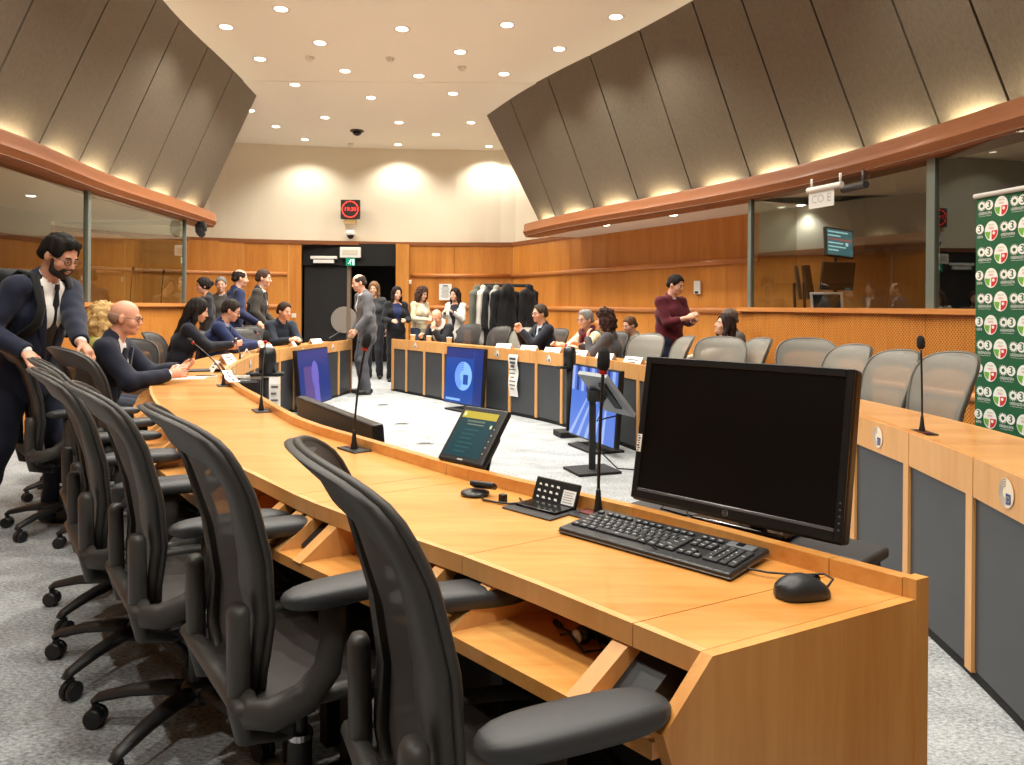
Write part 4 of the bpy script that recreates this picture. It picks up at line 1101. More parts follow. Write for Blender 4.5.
# camera stands with hanging white paper
CAMB = mat('camera_black', (24, 24, 26), 0.4)
def cam_stand(x, y, ztop, label, yaw, big=False):
    t = thing('camera_stand', label, 'camera', (x, y, 0), yaw, None)
    mb = MB(); mb.box((0, 0, 0.03), (0.26, 0.22, 0.055), bev=0.01); mb.build('base', BLACKM, t)
    mb = MB(); mb.tube([(0, 0, 0.05), (0, 0, ztop-0.18)], 0.03, 12); mb.build('pole', BLACKM, t, smooth=True)
    mb = MB(); mb.lathe([(0.05, ztop-0.20), (0.062, ztop-0.19), (0.064, ztop-0.06), (0.055, ztop-0.015), (0.03, ztop), (0, ztop)], 20); mb.build('camera_head', CAMB, t, smooth=True)
    mb = MB(); mb.box((0, 0, ztop-0.205), (0.24, 0.10, 0.025), bev=0.006); mb.build('yoke', BLACKM, t)
    mb = MB(); rows = []
    for k in range(7):
        z = ztop-0.22-0.30*k/6; rows.append([(0.02, -0.07-0.008*math.sin(k*1.1), z), (0.10, -0.07-0.008*math.sin(k*1.1+0.5), z)])
    mb.grid(rows); mb.mi = 1
    for k in range(4): mb.face([(0.035, -0.0815, ztop-0.30-0.05*k), (0.085-0.012*(k % 2), -0.0815, ztop-0.30-0.05*k), (0.085-0.012*(k % 2), -0.0815, ztop-0.285-0.05*k), (0.035, -0.0815, ztop-0.285-0.05*k)])
    mb.build('hanging_sheet', [PAPER, mat('print_grey', (96, 96, 100), 0.7)], t)
    if big:
        mb = MB(); mb.box((-0.13, 0, ztop-0.34), (0.17, 0.16, 0.2), bev=0.02); mb.build('camera_box', CAMB, t)
        mb = MB()
        for z in (ztop-0.22, ztop-0.46): mb.box((-0.1, -0.02, z), (0.30, 0.03, 0.015))
        mb.box((-0.24, -0.02, ztop-0.34), (0.02, 0.03, 0.24)); mb.build('white_bracket', WHITE, t)
    return t
pq_ = onz(569, 436, 0.0); cam_stand(pq_.x, pq_.y, 0.885, 'black camera on a thin floor stand beside the blue hall screen', 0.3)
cam_stand(-1.83, 5.55, 0.96, 'black camera stand with boxed body and white bracket, before the seated men at left', 0.2, True)
for i, (x, y) in enumerate(((495, 421), (392, 430))):
    pass
# ------------------------------------------------------------------ office chairs
CHF = mat('chair_graphite', (60, 58, 56), 0.48, spec=0.4)
CHA = mat('chair_arm_pad', (48, 50, 53), 0.5, bump=0.05, nscale=200)
CHM = meshfab('chair_mesh_dark', (36, 29, 26), 0.89, 190)
CHF2 = mat('chair_smoke_frame', (98, 96, 90), 0.4)
CHM2 = meshfab('chair_mesh_grey', (132, 130, 122), 0.80, 190)
CHD = mat('chair_dark_base', (38, 36, 36), 0.5)
def interp(P, n):
    return catmull(P, 0.012)
def half_out(pts): 
    pl = catmull(pts, 0.01)
    l = [0]
    for a, b in zip(pl, pl[1:]): l.append(l[-1]+(b-a).length)
    return pl, l
def sample(pl, l, n):
    out = []
    for k in range(n+1):
        d = l[-1]*k/n; i = min(max(int(np.searchsorted(l, d, side='right'))-1, 0), len(pl)-2)
        f = (d-l[i])/max(l[i+1]-l[i], 1e-9); out.append(pl[i].lerp(pl[i+1], f))
    return out
def yback(x, z):
    zs = [0.40, 0.50, 0.62, 0.75, 0.90, 1.0, 1.03, 1.06]; ys = [-0.165, -0.185, -0.18, -0.20, -0.25, -0.295, -0.32, -0.355]
    y = float(np.interp(z, zs, ys))
    return y+0.75*min(abs(x), 0.28)**2
OUTB = [(0.0, 0.405), (0.10, 0.41), (0.165, 0.435), (0.205, 0.50), (0.222, 0.58), (0.238, 0.68), (0.262, 0.80), (0.276, 0.90), (0.262, 0.985), (0.20, 1.035), (0.10, 1.055), (0.0, 1.06)]
INB = [(0.0, 0.435), (0.085, 0.44), (0.135, 0.47), (0.165, 0.53), (0.165, 0.60), (0.138, 0.68), (0.160, 0.76), (0.205, 0.86), (0.208, 0.915), (0.165, 0.945), (0.08, 0.955), (0.0, 0.957)]
def make_chair(fm, mm, name_label):
    t = thing('office_chair', name_label, 'chair', (0, 0, 0), 0, 'mesh-backed office chairs round the desks')
    po, lo = half_out(OUTB); pi_, li = half_out(INB)
    N = 36; A = [Vector((p.x*0.86, p.y)) for p in sample(po, lo, N)]; B = [Vector((p.x*0.86, p.y)) for p in sample(pi_, li, N)]
    # back frame: a band between both outlines, rounded in section, closed round
    mb = MB(); rows = []
    full = [(1, k) for k in range(N+1)]+[(-1, k) for k in range(N-1, 0, -1)]
    for sgn, k in full:
        a, b = A[k], B[k]
        sec = []
        for u, th in ((0, 0.0), (0.04, 0.010), (0.2, 0.015), (0.55, 0.012), (0.9, 0.008), (1.0, 0.0), (0.9, -0.007), (0.55, -0.010), (0.2, -0.014), (0.04, -0.010)):
            q = a.lerp(b, u)
            lip = 0.0
            sec.append((sgn*q.x, yback(q.x, q.y)+th, q.y))
        rows.append(sec)
    rows.append(rows[0])
    mb.grid(rows, True); bmesh.ops.remove_doubles(mb.bm, verts=mb.bm.verts, dist=1e-5)
    mb.build('back_frame', fm, t, smooth=True, angle=60)
    mb = MB(); rows = []
    zz = np.linspace(0.412, 1.05, 28)
    hw = [0.97*float(np.interp(z, [p.y for p in A], [p.x for p in A])) for z in zz]
    for z, h in zip(zz, hw): rows.append([(h*u, yback(h*u, z)+0.017-0.004*(1-u*u), z) for u in np.linspace(-1, 1, 13)])
    mb.grid(rows); mb.build('back_mesh', mm, t, smooth=True)
    mb = MB(); lp = [(sg*a.x, yback(a.x, a.y)+0.016, a.y) for sg, k in full for a in (A[k],)]; lp = [Vector((p[0]*0.99, p[1], 0.41+(p[2]-0.41)*0.992)) for p in lp]; lp += lp[:2]; mb.tube(lp, 0.0085, 8); mb.build('rim', fm, t, smooth=True)
    for s in (-1, 1):
        mb = MB(); mb.tube([(s*0.165, -0.10, 0.36), (s*0.175, -0.185, 0.385), (s*0.18, -0.198, 0.45), (s*0.182, -0.20, 0.56), (s*0.184, -0.202, 0.645), (s*0.184, -0.202, 0.66)], [0.022, 0.027, 0.027, 0.027, 0.026, 0.018], 10, flat=(1.15, 0.85)); mb.build('back_upright', fm, t, smooth=True)
    # seat
    def seat_pt(u, v):
        # u -1..1 across, v 0 back ..1 front
        hw_ = 0.215+0.04*math.sin(PI*min(1, v*0.9+0.1))
        x = hw_*u*(1-0.22*max(0, v-0.82)/0.18*abs(u)**3)
        y = -0.205+0.455*v-0.03*abs(u)**3*max(0, v-0.6)
        z = 0.452-0.018*math.cos(u*PI/2)*math.sin(PI*min(1, v*1.1))-0.05*max(0, v-0.78)**2/0.05+0.012*(1-v)
        return Vector((x, y, z))
    mb = MB(); mb.grid([[seat_pt(u*0.9, v) for u in np.linspace(-1, 1, 13)] for v in np.linspace(0.05, 0.95, 14)]); mb.build('seat_mesh', mm, t, smooth=True)
    mb = MB(); lp = [seat_pt(u, 0.0) for u in np.linspace(-1, 1, 9)]+[seat_pt(1, v) for v in np.linspace(0.1, 0.92, 10)]+[seat_pt(u, 1.0) for u in np.linspace(0.85, -0.85, 9)]+[seat_pt(-1, v) for v in np.linspace(0.92, 0.1, 10)]
    lp += lp[:2]
    mb.tube(lp, 0.022, 8, flat=(1.0, 0.75)); mb.build('seat_frame', fm, t, smooth=True)
    # arms
    for s in (-1, 1):
        mb = MB(); mb.tube([(s*0.20, -0.19, 0.47), (s*0.235, -0.19, 0.455), (s*0.262, -0.155, 0.455), (s*0.274, -0.09, 0.475), (s*0.272, -0.045, 0.52), (s*0.266, -0.03, 0.58), (s*0.262, -0.03, 0.655)], [0.024, 0.028, 0.030, 0.030, 0.027, 0.024, 0.026], 10, flat=(0.8, 1.15)); sup = mb.build('arm_support', fm, t, smooth=True)
        mb = MB(); rows = []
        for i in range(15):
            v = 0.5-0.5*math.cos(PI*i/14); y = -0.14+0.325*v
            e = (1-abs(2*v-1)**4.5)**0.45
            w_ = 0.045*max(e, 0.03)*(1.0+0.12*math.sin(PI*v)); h_ = 0.0225*max(e, 0.05)
            x0 = s*(0.262-0.012*v*v)
            rows.append([(x0+w_*math.copysign(abs(math.cos(a))**0.6, math.cos(a)), y, 0.676-0.010*v*v+h_*math.copysign(abs(math.sin(a))**0.65, math.sin(a))) for a in np.linspace(0, 2*PI, 16, endpoint=False)])
        V = mb.grid(rows, True); mb._fin([mb.bm.faces.new(V[0][::-1]), mb.bm.faces.new(V[-1])])
        mb.build('armrest', CHA, t, smooth=True)
    # mechanism and base
    mb = MB(); mb.box((0, -0.02, 0.385), (0.19, 0.26, 0.06), bev=0.02); mb.box((0, -0.10, 0.365), (0.38, 0.05, 0.04), bev=0.012); mb.box((0, 0.06, 0.42), (0.40, 0.04, 0.03), bev=0.01); mb.build('tilt_mechanism', CHD, t)
    mb = MB(); mb.lathe([(0.028, 0.12), (0.028, 0.245), (0.017, 0.25), (0.017, 0.36)], 16); mb.mi = 1; mb.lathe([(0.0295, 0.235), (0.0295, 0.25), (0.018, 0.2505)], 16); mb.build('gas_lift', [BLACKP, CHROME], t, smooth=True, angle=40)
    mb = MB(); mb.lathe([(0.045, 0.075), (0.055, 0.09), (0.05, 0.125), (0.036, 0.14)], 20); hub = mb.build('hub', CHD, t, smooth=True, angle=50)
    for k in range(5):
        an = 2*PI*k/5+PI/10; d = Vector((math.cos(an), math.sin(an), 0))
        mb = MB(); mb.tube([d*0.03+Vector((0, 0, 0.11)), d*0.10+Vector((0, 0, 0.115)), d*0.2+Vector((0, 0, 0.105)), d*0.30+Vector((0, 0, 0.083)), d*0.318+Vector((0, 0, 0.07))], [0.030, 0.029, 0.024, 0.019, 0.014], 10, flat=(1.05, 0.75)); mb.build('base_leg', CHD, t, smooth=True)
        mb = MB(); sdw = Vector((-d.y, d.x, 0)); ca = d*0.305+sdw*0.012
        Mw = Matrix.Translation((ca.x, ca.y, 0.0295)) @ d.to_track_quat('Z', 'Y').to_matrix().to_4x4()
        Mw = Matrix.Translation((ca.x, ca.y, 0.0295)) @ sdw.to_track_quat('Z', 'Y').to_matrix().to_4x4()
        for o_ in (-0.014, 0.014):
            mb.lathe([(0.0, o_-0.010), (0.025, o_-0.010), (0.0292, o_-0.006), (0.0292, o_+0.006), (0.025, o_+0.010), (0.0, o_+0.010)], 18, Mw)
        mb.box((ca.x, ca.y, 0.05), (0.02, 0.02, 0.035)); mb.build('caster', BLACKP, t, smooth=True, angle=40)
    return t
dark0 = make_chair(CHF, CHM, 'x'); pale0 = None
used = {}
def chair(x, y, d, label, pale=False, group=None):
    global pale0
    k = 'p' if pale else 'd'
    if k == 'p' and pale0 is None: pale0 = make_chair(CHF2, CHM2, 'x')
    src = pale0 if pale else dark0
    o = src if k not in used else copy_tree(src)
    used[k] = 1
    o.location = (x, y, 0); o.rotation_euler = (0, 0, face_rz(d)); o['label'] = label
    o['group'] = 'pale grey mesh chairs behind the right desk' if pale else 'dark mesh chairs behind the left desk'
    if group: o['group'] = group
    if y > 5.2 or pale: o.scale = (0.96, 0.96, 0.93)
    return o
chair(-0.024, 1.303, (0.915, 0.403), 'nearest dark mesh office chair, its armrest against the desk end')
chair(-0.504, 1.79, (0.81, 0.59), 'dark mesh office chair, second from the camera along the left desk')
chair(-0.945, 2.25, (0.81, 0.59), 'dark mesh office chair, third from the camera along the left desk')
chair(-1.33, 2.68, (0.81, 0.59), 'dark mesh office chair, fourth from the camera, narrow behind the third one')
chair(-1.63, 3.14, (0.81, 0.59), 'dark mesh office chair, only its top edge showing before the standing bearded man')
chair(-2.06, 3.95, (0.64, 0.77), 'dark mesh office chair turned with its whole back to us under the bearded man\'s hand')
chair(-2.56, 4.25, (0.75, 0.66), 'dark mesh office chair held by the bearded man\'s right hand')
chair(-2.93, 5.0, (0.95, 0.3), 'dark mesh office chair that the bald man sits on')
chair(-3.05, 5.95, (0.55, -0.8), 'dark mesh office chair standing empty just beyond the bald man')
chair(-3.45, 7.65, (1, 0.1), 'office chair of the woman with long dark hair')
chair(-3.12, 8.1, (1, 0.05), 'office chair of the seated man in the blue suit at the left desk', group='chairs hidden behind sitters at left')
chair(-3.12, 8.95, (0.8, -0.6), 'dark grey office chair right of the seated man in the blue suit')
chair(-3.3, 9.9, (0.85, -0.5), 'dark grey office chair beside the young man in the dark sweater')
chair(-0.80, 11.95, (-0.5, -0.85), 'far dark office chair right of the bald man resting his face on his hand')
chair(-0.34, 10.5, (-0.75, -0.65), 'dark grey office chair below the coats, left of the paler empty chair')
chair(-0.02, 10.05, (-0.75, -0.65), 'pale office chair left of the man in the dark suit with clasped hands', pale=True)
chair(0.42, 9.75, (-0.8, -0.6), 'office chair of the man in the dark suit with clasped hands', group='chairs hidden behind sitters at right')
chair(0.80, 9.25, (-0.8, -0.5), 'dark office chair between the man with clasped hands and the grey-haired woman')
chair(1.06, 8.75, (-0.85, -0.5), 'office chair of the grey-haired woman', group='chairs hidden behind sitters at right')
chair(1.33, 8.25, (-0.9, -0.4), 'office chair of the curly-haired woman', group='chairs hidden behind sitters at right')
def chair_at(px_, D, f, label, sc=0.96):
    f = Vector(f).normalized(); x_, y_ = xy(px_, D)
    o = chair(x_+0.3*f.x, y_+0.3*f.y, (f.x, f.y), label, pale=True); o.scale = (0.95, 0.95, sc); return o
chair_at(651, 7.9, (-0.75, -0.75), 'grey office chair turned sideways right of the child, in front of the man in maroon', 0.94)
chair_at(690, 7.4, (-0.95, -0.1), 'grey office chair turned aside, under the maroon man, left of the widest one', 0.94)
chair_at(723, 6.5, (-0.5, -0.87), 'grey see-through office chair in front of the seated woman looking up', 0.97)
chair_at(764, 6.3, (-0.95, -0.15), 'narrow grey office chair second right of the see-through one', 0.97)
chair_at(808, 5.8, (-0.45, -0.9), 'widest grey office chair in the right row, just above the monitor', 0.99)
chair_at(858, 5.05, (-0.97, -0.2), 'grey office chair above the monitor\'s right corner', 0.98)
chair_at(904, 4.6, (-0.985, -0.17), 'grey office chair directly behind the right-desk microphone', 0.97)
chair_at(959, 4.15, (-0.985, -0.17), 'grey office chair next to the green banner', 0.985)
chair(2.36, 3.02, (-1, 0.0), 'office chair at the right edge, only an armrest in view', pale=False)
# ------------------------------------------------------------------ signed-distance bodies
class SDF:
    def __init__(s): s.ops = []
    def _add(s, mode, k, lo, hi, fn): s.ops.append((mode, k, np.array(lo), np.array(hi), fn)); return s
    def cap(s, a, b, ra, rb=None, k=0.02, side=None, f=1.0, mode='u'):
        a = np.array(a, float); b = np.array(b, float); rb = ra if rb is None else rb
        R = max(ra, rb)*max(f, 1.0)
        sd = None if side is None else np.array(side, float)/np.linalg.norm(side)
        def fn(P):
            ab = b-a; L = ab.dot(ab)+1e-12
            pa = P-a
            t = np.clip((pa@ab)/L, 0, 1)
            w = pa-t[..., None]*ab
            if sd is not None:
                c = w@sd; w = w+((1.0/f-1.0)*c)[..., None]*sd
            return np.sqrt((w*w).sum(-1))-(ra+(rb-ra)*t)
        return s._add(mode, k, np.minimum(a, b)-R, np.maximum(a, b)+R, fn)
    def ell(s, c, R, r, k=0.02, mode='u'):
        """R: 3x3 columns = axes"""
        c = np.array(c, float); r = np.array(r, float); R = np.array(R, float); m = r.max()
        def fn(P):
            q = (P-c)@R
            k0 = np.sqrt(((q/r)**2).sum(-1)); k1 = np.sqrt(((q/(r*r))**2).sum(-1))+1e-9
            return k0*(k0-1.0)/k1
        return s._add(mode, k, c-m, c+m, fn)
    def grid(s, h, noise=None):
        us = [o for o in s.ops if o[0] == 'u']
        lo = np.min([o[2] for o in us], axis=0)-3*h; hi = np.max([o[3] for o in us], axis=0)+3*h
        n = np.ceil((hi-lo)/h).astype(int)+1
        F = np.full(n, 1e3, dtype=np.float32)
        for mode, k, a, b, fn in s.ops:
            m = k+2.5*h
            i0 = np.clip(np.floor((a-m-lo)/h).astype(int), 0, n-1); i1 = np.clip(np.ceil((b+m-lo)/h).astype(int)+1, 1, n)
            if np.any(i1 <= i0): continue
            ax = [lo[j]+h*np.arange(i0[j], i1[j]) for j in range(3)]
            P = np.stack(np.meshgrid(*ax, indexing='ij'), -1)
            d = fn(P); sl = tuple(slice(i0[j], i1[j]) for j in range(3)); f0 = F[sl]
            if mode == 'u':
                hh = np.clip(0.5+0.5*(f0-d)/k, 0, 1); F[sl] = f0+(d-f0)*hh-k*hh*(1-hh)
            else:
                d = -d; hh = np.clip(0.5-0.5*(f0-d)/k, 0, 1); F[sl] = np.where(f0 > 100, f0, f0+(d-f0)*hh+k*hh*(1-hh))
        if noise is not None:
            ax = [lo[j]+h*np.arange(n[j]) for j in range(3)]
            X, Y, Z = np.meshgrid(*ax, indexing='ij')
            F = F+noise(X, Y, Z).astype(np.float32)*(F < 100)
        return F, lo
def surfnet(F, org, h):
    sg = F < 0
    n = np.array(F.shape)-1
    offs = [(i, j, k) for i in (0, 1) for j in (0, 1) for k in (0, 1)]
    sl = lambda o: tuple(slice(o[a], o[a]+n[a]) for a in range(3))
    cnt = np.zeros(n, np.int8)
    for o in offs: cnt += sg[sl(o)]
    act = (cnt > 0) & (cnt < 8)
    idx = np.full(n, -1, np.int64); A = np.argwhere(act); idx[act] = np.arange(len(A))
    pos = np.zeros((len(A), 3)); c = np.zeros(len(A))
    val = {o: F[A[:, 0]+o[0], A[:, 1]+o[1], A[:, 2]+o[2]].astype(float) for o in offs}
    for o in offs:
        for ax in range(3):
            if o[ax] == 0:
                p = list(o); p[ax] = 1; p = tuple(p)
                a, b = val[o], val[p]; m = (a < 0) != (b < 0)
                t = np.where(m, a/np.where(m, a-b, 1), 0)
                q = np.array(o, float)[None, :].repeat(len(A), 0); q[:, ax] = t
                pos[m] += q[m]; c[m] += 1
    V = org+h*(A+pos/c[:, None])
    Q = []
    for ax in range(3):
        u, v = [(1, 2), (2, 0), (0, 1)][ax]
        d = [0, 0, 0]; d[ax] = 1
        s0 = sg[tuple(slice(0, n[i]) if i == ax else slice(1, n[i]) for i in range(3))]
        s1 = sg[tuple(slice(1, n[i]+1) if i == ax else slice(1, n[i]) for i in range(3))]
        for flip, m in ((False, s0 & ~s1), (True, ~s0 & s1)):
            E = np.argwhere(m)
            if not len(E): continue
            for i in range(3):
                if i != ax: E[:, i] += 1
            def I(du, dv):
                e = E.copy(); e[:, u] -= du; e[:, v] -= dv
                return idx[e[:, 0], e[:, 1], e[:, 2]]
            q = np.stack([I(0, 0), I(1, 0), I(1, 1), I(0, 1)], 1)
            if flip: q = q[:, ::-1]
            Q.append(q)
    Q = np.concatenate(Q)
    Q = Q[(Q >= 0).all(1)]
    return V, Q
def sdf_obj(s, h, name, m, parent, noise=None, cut=None, mats=None, pick=None):
    F, lo = s.grid(h, noise)
    V, Q = surfnet(F, lo, h)
    if cut is not None:
        C = V[Q].mean(1); keep = ~cut(C); Q = Q[keep]
        us = np.unique(Q); mp = np.full(len(V), -1); mp[us] = np.arange(len(us)); V = V[us]; Q = mp[Q]
    me = bpy.data.meshes.new(name)
    me.vertices.add(len(V)); me.vertices.foreach_set('co', V.astype(np.float32).ravel())
    me.loops.add(Q.size); me.loops.foreach_set('vertex_index', Q.astype(np.int32).ravel())
    me.polygons.add(len(Q)); me.polygons.foreach_set('loop_start', np.arange(0, Q.size, 4, dtype=np.int32))
    me.polygons.foreach_set('use_smooth', np.ones(len(Q), dtype=bool))
    for q in (mats or [m]): me.materials.append(q)
    if pick is not None: me.polygons.foreach_set('material_index', pick(V[Q].mean(1)).astype(np.int32))
    me.update(calc_edges=True); me.validate()
    o = bpy.data.objects.new(name, me); COL.objects.link(o); o.parent = parent
    return o
def skin(name, c):
    m = mat('skin_'+name, c, 0.5, spec=0.35, noise=0.08, nscale=9)
    b = m.node_tree.nodes['Principled BSDF']; b.inputs['Subsurface Weight'].default_value = 0.08; b.inputs['Subsurface Radius'].default_value = (0.02, 0.008, 0.005)
    return m
def cloth(name, c, rough=0.8, n=0.12, sc=60): return mat('cloth_'+name, c, rough, spec=0.2, noise=n, nscale=sc, sheen=0.1)
def Rx(a): return np.array(Matrix.Rotation(math.radians(a), 3, 'X'))
def Rz(a): return np.array(Matrix.Rotation(math.radians(a), 3, 'Z'))
def Ry(a): return np.array(Matrix.Rotation(math.radians(a), 3, 'Y'))
def nv(v): return v/(np.linalg.norm(v)+1e-9)
def ik(a, c, l1, l2, pole):
    """two-bone joint between a and c; c pulled in when out of reach"""
    d = c-a; L = np.linalg.norm(d)
    if L > (l1+l2)*0.995: c = a+d/L*(l1+l2)*0.995; d = c-a; L = np.linalg.norm(d)
    x = (l1*l1-l2*l2+L*L)/(2*L); y = math.sqrt(max(l1*l1-x*x, 0))
    u = d/L; p = pole-u*pole.dot(u); p = nv(p)
    return a+u*x+p*y, c
EYEW = mat('eye_white', (226, 222, 214), 0.25); EYED = mat('eye_dark', (34, 24, 18), 0.15); LIP = mat('lip_tone', (168, 92, 82), 0.5)
def person(label, pos, face, H=1.75, sit=False, seat=0.50, lean=4, twist=0, roll=0, hy=0, hp=5, hr=0, build=1.0, hands=None, elbows=None, feet=None, legs=True,
           skn='fair', skc=(214, 164, 138), hair=None, hairc=(40, 28, 22), beard=None, glasses=None, top='jacket', topc=(26, 32, 50), shirt=(232, 230, 226), tie=None, pants=(28, 30, 40), shoes=(24, 20, 18),
           vopen=(0.16, 0.075), fine=False, pelv=(0, 0), scarf=None, hem=0.16, fem=False, curl=0.6, sleeve=1.0, bag=None, group=None, collar=True, hairlen=0.3):
    s = H/1.76
    root = thing('person', label, 'person', (pos[0], pos[1], 0), face_rz(face), group)
    hb = 0.006 if fine else 0.0085; hc = 0.0075 if fine else 0.011
    A = np.array
    P = A([pelv[0], pelv[1], seat+0.085]) if sit else A([pelv[0], pelv[1], 0.955*s])
    Rp = Rz(0)
    Rc = Rz(twist)@Ry(roll)@Rx(-lean); Rm = Rz(twist*0.5)@Ry(roll*0.5)@Rx(-lean*0.55)
    W = P+Rm@A([0, 0, 0.14*s]); C = W+Rc@A([0, 0, 0.18*s]); N = W+Rc@A([0, -0.005, 0.385*s])
    bw = build*(0.9 if fem else 1.0)
    sh = {}
    for sd in (-1, 1): sh[sd] = W+Rc@A([sd*0.172*s*(0.88 if fem else 1.0), -0.005, 0.325*s])
    Rh = Rz(twist*0.5+hy)@Ry(hr)@Rx(-hp)
    Hc = N+Rc@A([0, 0.012, 0.045*s])+Rh@A([0, 0.02, 0.115])*s
    def hd(x, y, z): return Hc+Rh@A([x, y, z])*s
    rt, fw, up = Rh[:, 0], Rh[:, 1], Rh[:, 2]
    hands = hands or {}; elbows = elbows or {}
    ua, fa = 0.285*s, 0.25*s
    arm = {}
    if hands.get('world'):
        Mi = Matrix.Translation((pos[0], pos[1], 0)) @ Matrix.Rotation(face_rz(face), 4, 'Z')
        Mi.invert()
        hands = dict(hands)
        for sd in (-1, 1): hands[sd] = tuple(Mi @ Vector(hands[sd]))
    for sd in (-1, 1):
        tgt = A(hands.get(sd, (sd*0.24*s, 0.06, sh[sd][2]-0.52*s)), float)
        pole = A(elbows.get(sd, (sd*0.5, -0.6, -0.6)), float)
        e, w = ik(sh[sd], tgt, ua, fa, pole); arm[sd] = (sh[sd], e, w)
    hipz = A([0, 0, -0.03*s])
    leg = {}
    for sd in (-1, 1):
        hp_ = P+A([sd*0.088*s, 0, -0.02 if sit else -0.03*s])
        if sit:
            ft = A((feet or {}).get(sd, (sd*0.13, 0.46, 0.085)), float)
            kn, an = ik(hp_, ft, 0.43*s, 0.41*s, A([sd*0.15, 0.5, 0.9]))
        else:
            ft = A((feet or {}).get(sd, (sd*0.10, 0.02, 0.085*s)), float)
            kn, an = ik(hp_, ft, 0.43*s, 0.425*s, A([sd*0.08, 1.0, 0.1]))
        leg[sd] = (hp_, kn, an)
    fdir = {sd: nv(A([sd*0.25, 1.0, 0])) for sd in (-1, 1)}
    # ---- body, one continuous surface
    B = SDF()
    sx = Rc[:, 0]
    B.cap(P+A([-0.07*s*bw, 0, 0]), P+A([0.07*s*bw, 0, 0]), 0.105*s*bw, k=0.05)
    B.cap(P, W, 0.105*s*bw, 0.10*s*bw, 0.05, Rm[:, 0], 1.3)
    B.cap(W, C, 0.10*s*bw, 0.112*s*bw, 0.05, sx, 1.35)
    B.cap(C, W+Rc@A([0, 0, 0.30*s]), 0.108*s*bw, 0.07*s, 0.05, sx, 1.55)
    for sd in (-1, 1): B.cap(N-Rc@A([0, 0, 0.05])*s, sh[sd]-Rc@A([0, 0, 0.008])*s, 0.043*s, 0.048*s, 0.03)
    B.cap(N-Rc@A([0, 0, 0.03])*s, hd(0, -0.018, -0.06), 0.058*s*(0.86 if fem else 1), 0.054*s*(0.86 if fem else 1), 0.02)
    if fem:
        for sd in (-1, 1): B.ell(C+Rc@A([sd*0.07*s, 0.09*s, 0.0]), Rc, A([0.06, 0.05, 0.06])*s, 0.04)
    for sd in (-1, 1):
        a, e, w = arm[sd]; g = 0.85 if fem else 1.0
        B.cap(a, e, 0.05*s*g, 0.039*s*g, 0.02); B.cap(e, w, 0.039*s*g, 0.026*s*g, 0.015)
    for sd in (-1, 1):
        h_, kn, an = leg[sd]
        B.cap(h_, kn, 0.082*s*bw, 0.055*s, 0.03); B.cap(kn, an, 0.053*s, 0.036*s, 0.02)
        B.cap(an-A([0, 0, 0.035])-fdir[sd]*0.03, an-A([0, 0, 0.055])+fdir[sd]*0.13, 0.036*s, 0.028*s, 0.02)
    # head
    fm_ = 0.93 if fem else 1.0
    B.ell(hd(0, -0.012, 0.028), Rh, A([0.076, 0.094, 0.088])*s, 0.02)
    B.ell(hd(0, 0.022, -0.025), Rh, A([0.062*fm_, 0.068, 0.080])*s, 0.02)
    B.ell(hd(0, 0.030, -0.078), Rh, A([0.048*fm_, 0.052, 0.036])*s, 0.02)
    B.ell(hd(0, 0.068, -0.098), Rh, A([0.022, 0.018, 0.016])*s, 0.02)
    B.cap(hd(-0.03, 0.076, 0.016), hd(0.03, 0.076, 0.016), 0.011*s, k=0.012)
    for sd in (-1, 1):
        B.ell(hd(sd*0.031, 0.092, -0.004), Rh, A([0.017, 0.012, 0.011])*s, 0.008, mode='s')
        B.ell(hd(sd*0.042, 0.056, -0.035), Rh, A([0.022, 0.022, 0.022])*s, 0.02)
        B.ell(hd(sd*0.078, -0.006, -0.012), Rh@Rz(sd*20), A([0.009, 0.020, 0.032])*s, 0.006)
        B.ell(hd(sd*0.031, 0.077, -0.003), Rh, A([0.013, 0.011, 0.010])*s, 0.003)
    B.cap(hd(0, 0.086, 0.006), hd(0, 0.103, -0.030), 0.007*s, 0.0115*s, 0.008)
    for sd in (-1, 1): B.ell(hd(sd*0.010, 0.096, -0.034), Rh, A([0.009, 0.010, 0.008])*s, 0.006)
    B.ell(hd(0, 0.088, -0.060), Rh, A([0.024, 0.010, 0.0055])*s, 0.004)
    B.ell(hd(0, 0.086, -0.071), Rh, A([0.021, 0.010, 0.006])*s, 0.004)
    # hands: palm, four bent fingers, thumb off the side of the palm
    hinfo = {}
    for sd in (-1, 1):
        a, e, w = arm[sd]
        hdv = nv(w-e)
        spec = hands.get('dir%d' % sd)
        if spec is not None: hdv = nv(A(spec, float))
        pn = A(hands.get('palm%d' % sd, (-sd*0.8, 0.1, -0.6)), float); pn = nv(pn-hdv*pn.dot(hdv))
        lat = np.cross(hdv, pn)
        # thumb side: towards the front/up for a hanging hand
        th = lat*(1 if lat.dot(A([-sd*0.4, 0.6, 0.7])) > 0 else -1)
        hs = s*(0.92 if fem else 1.0)
        B.cap(w, w+hdv*0.075*hs, 0.019*hs, 0.020*hs, 0.010, lat, 1.75)
        cl = hands.get('curl%d' % sd, curl)
        for i, (o, L) in enumerate(((0.029, 0.070), (0.010, 0.080), (-0.010, 0.075), (-0.028, 0.058))):
            b0 = w+hdv*0.085*hs+th*o*hs
            d1 = nv(hdv*math.cos(cl*0.6)+pn*math.sin(cl*0.6)+th*o*0.8); d2 = nv(hdv*math.cos(cl*1.5)+pn*math.sin(cl*1.5)); d3 = nv(hdv*math.cos(cl*2.3)+pn*math.sin(cl*2.3))
            p1 = b0+d1*L*0.48*hs; p2 = p1+d2*L*0.32*hs; p3 = p2+d3*L*0.22*hs
            B.cap(b0-hdv*0.01, p1, 0.0095*hs, 0.0088*hs, 0.004); B.cap(p1, p2, 0.0088*hs, 0.008*hs, 0.003); B.cap(p2, p3, 0.008*hs, 0.007*hs, 0.003)
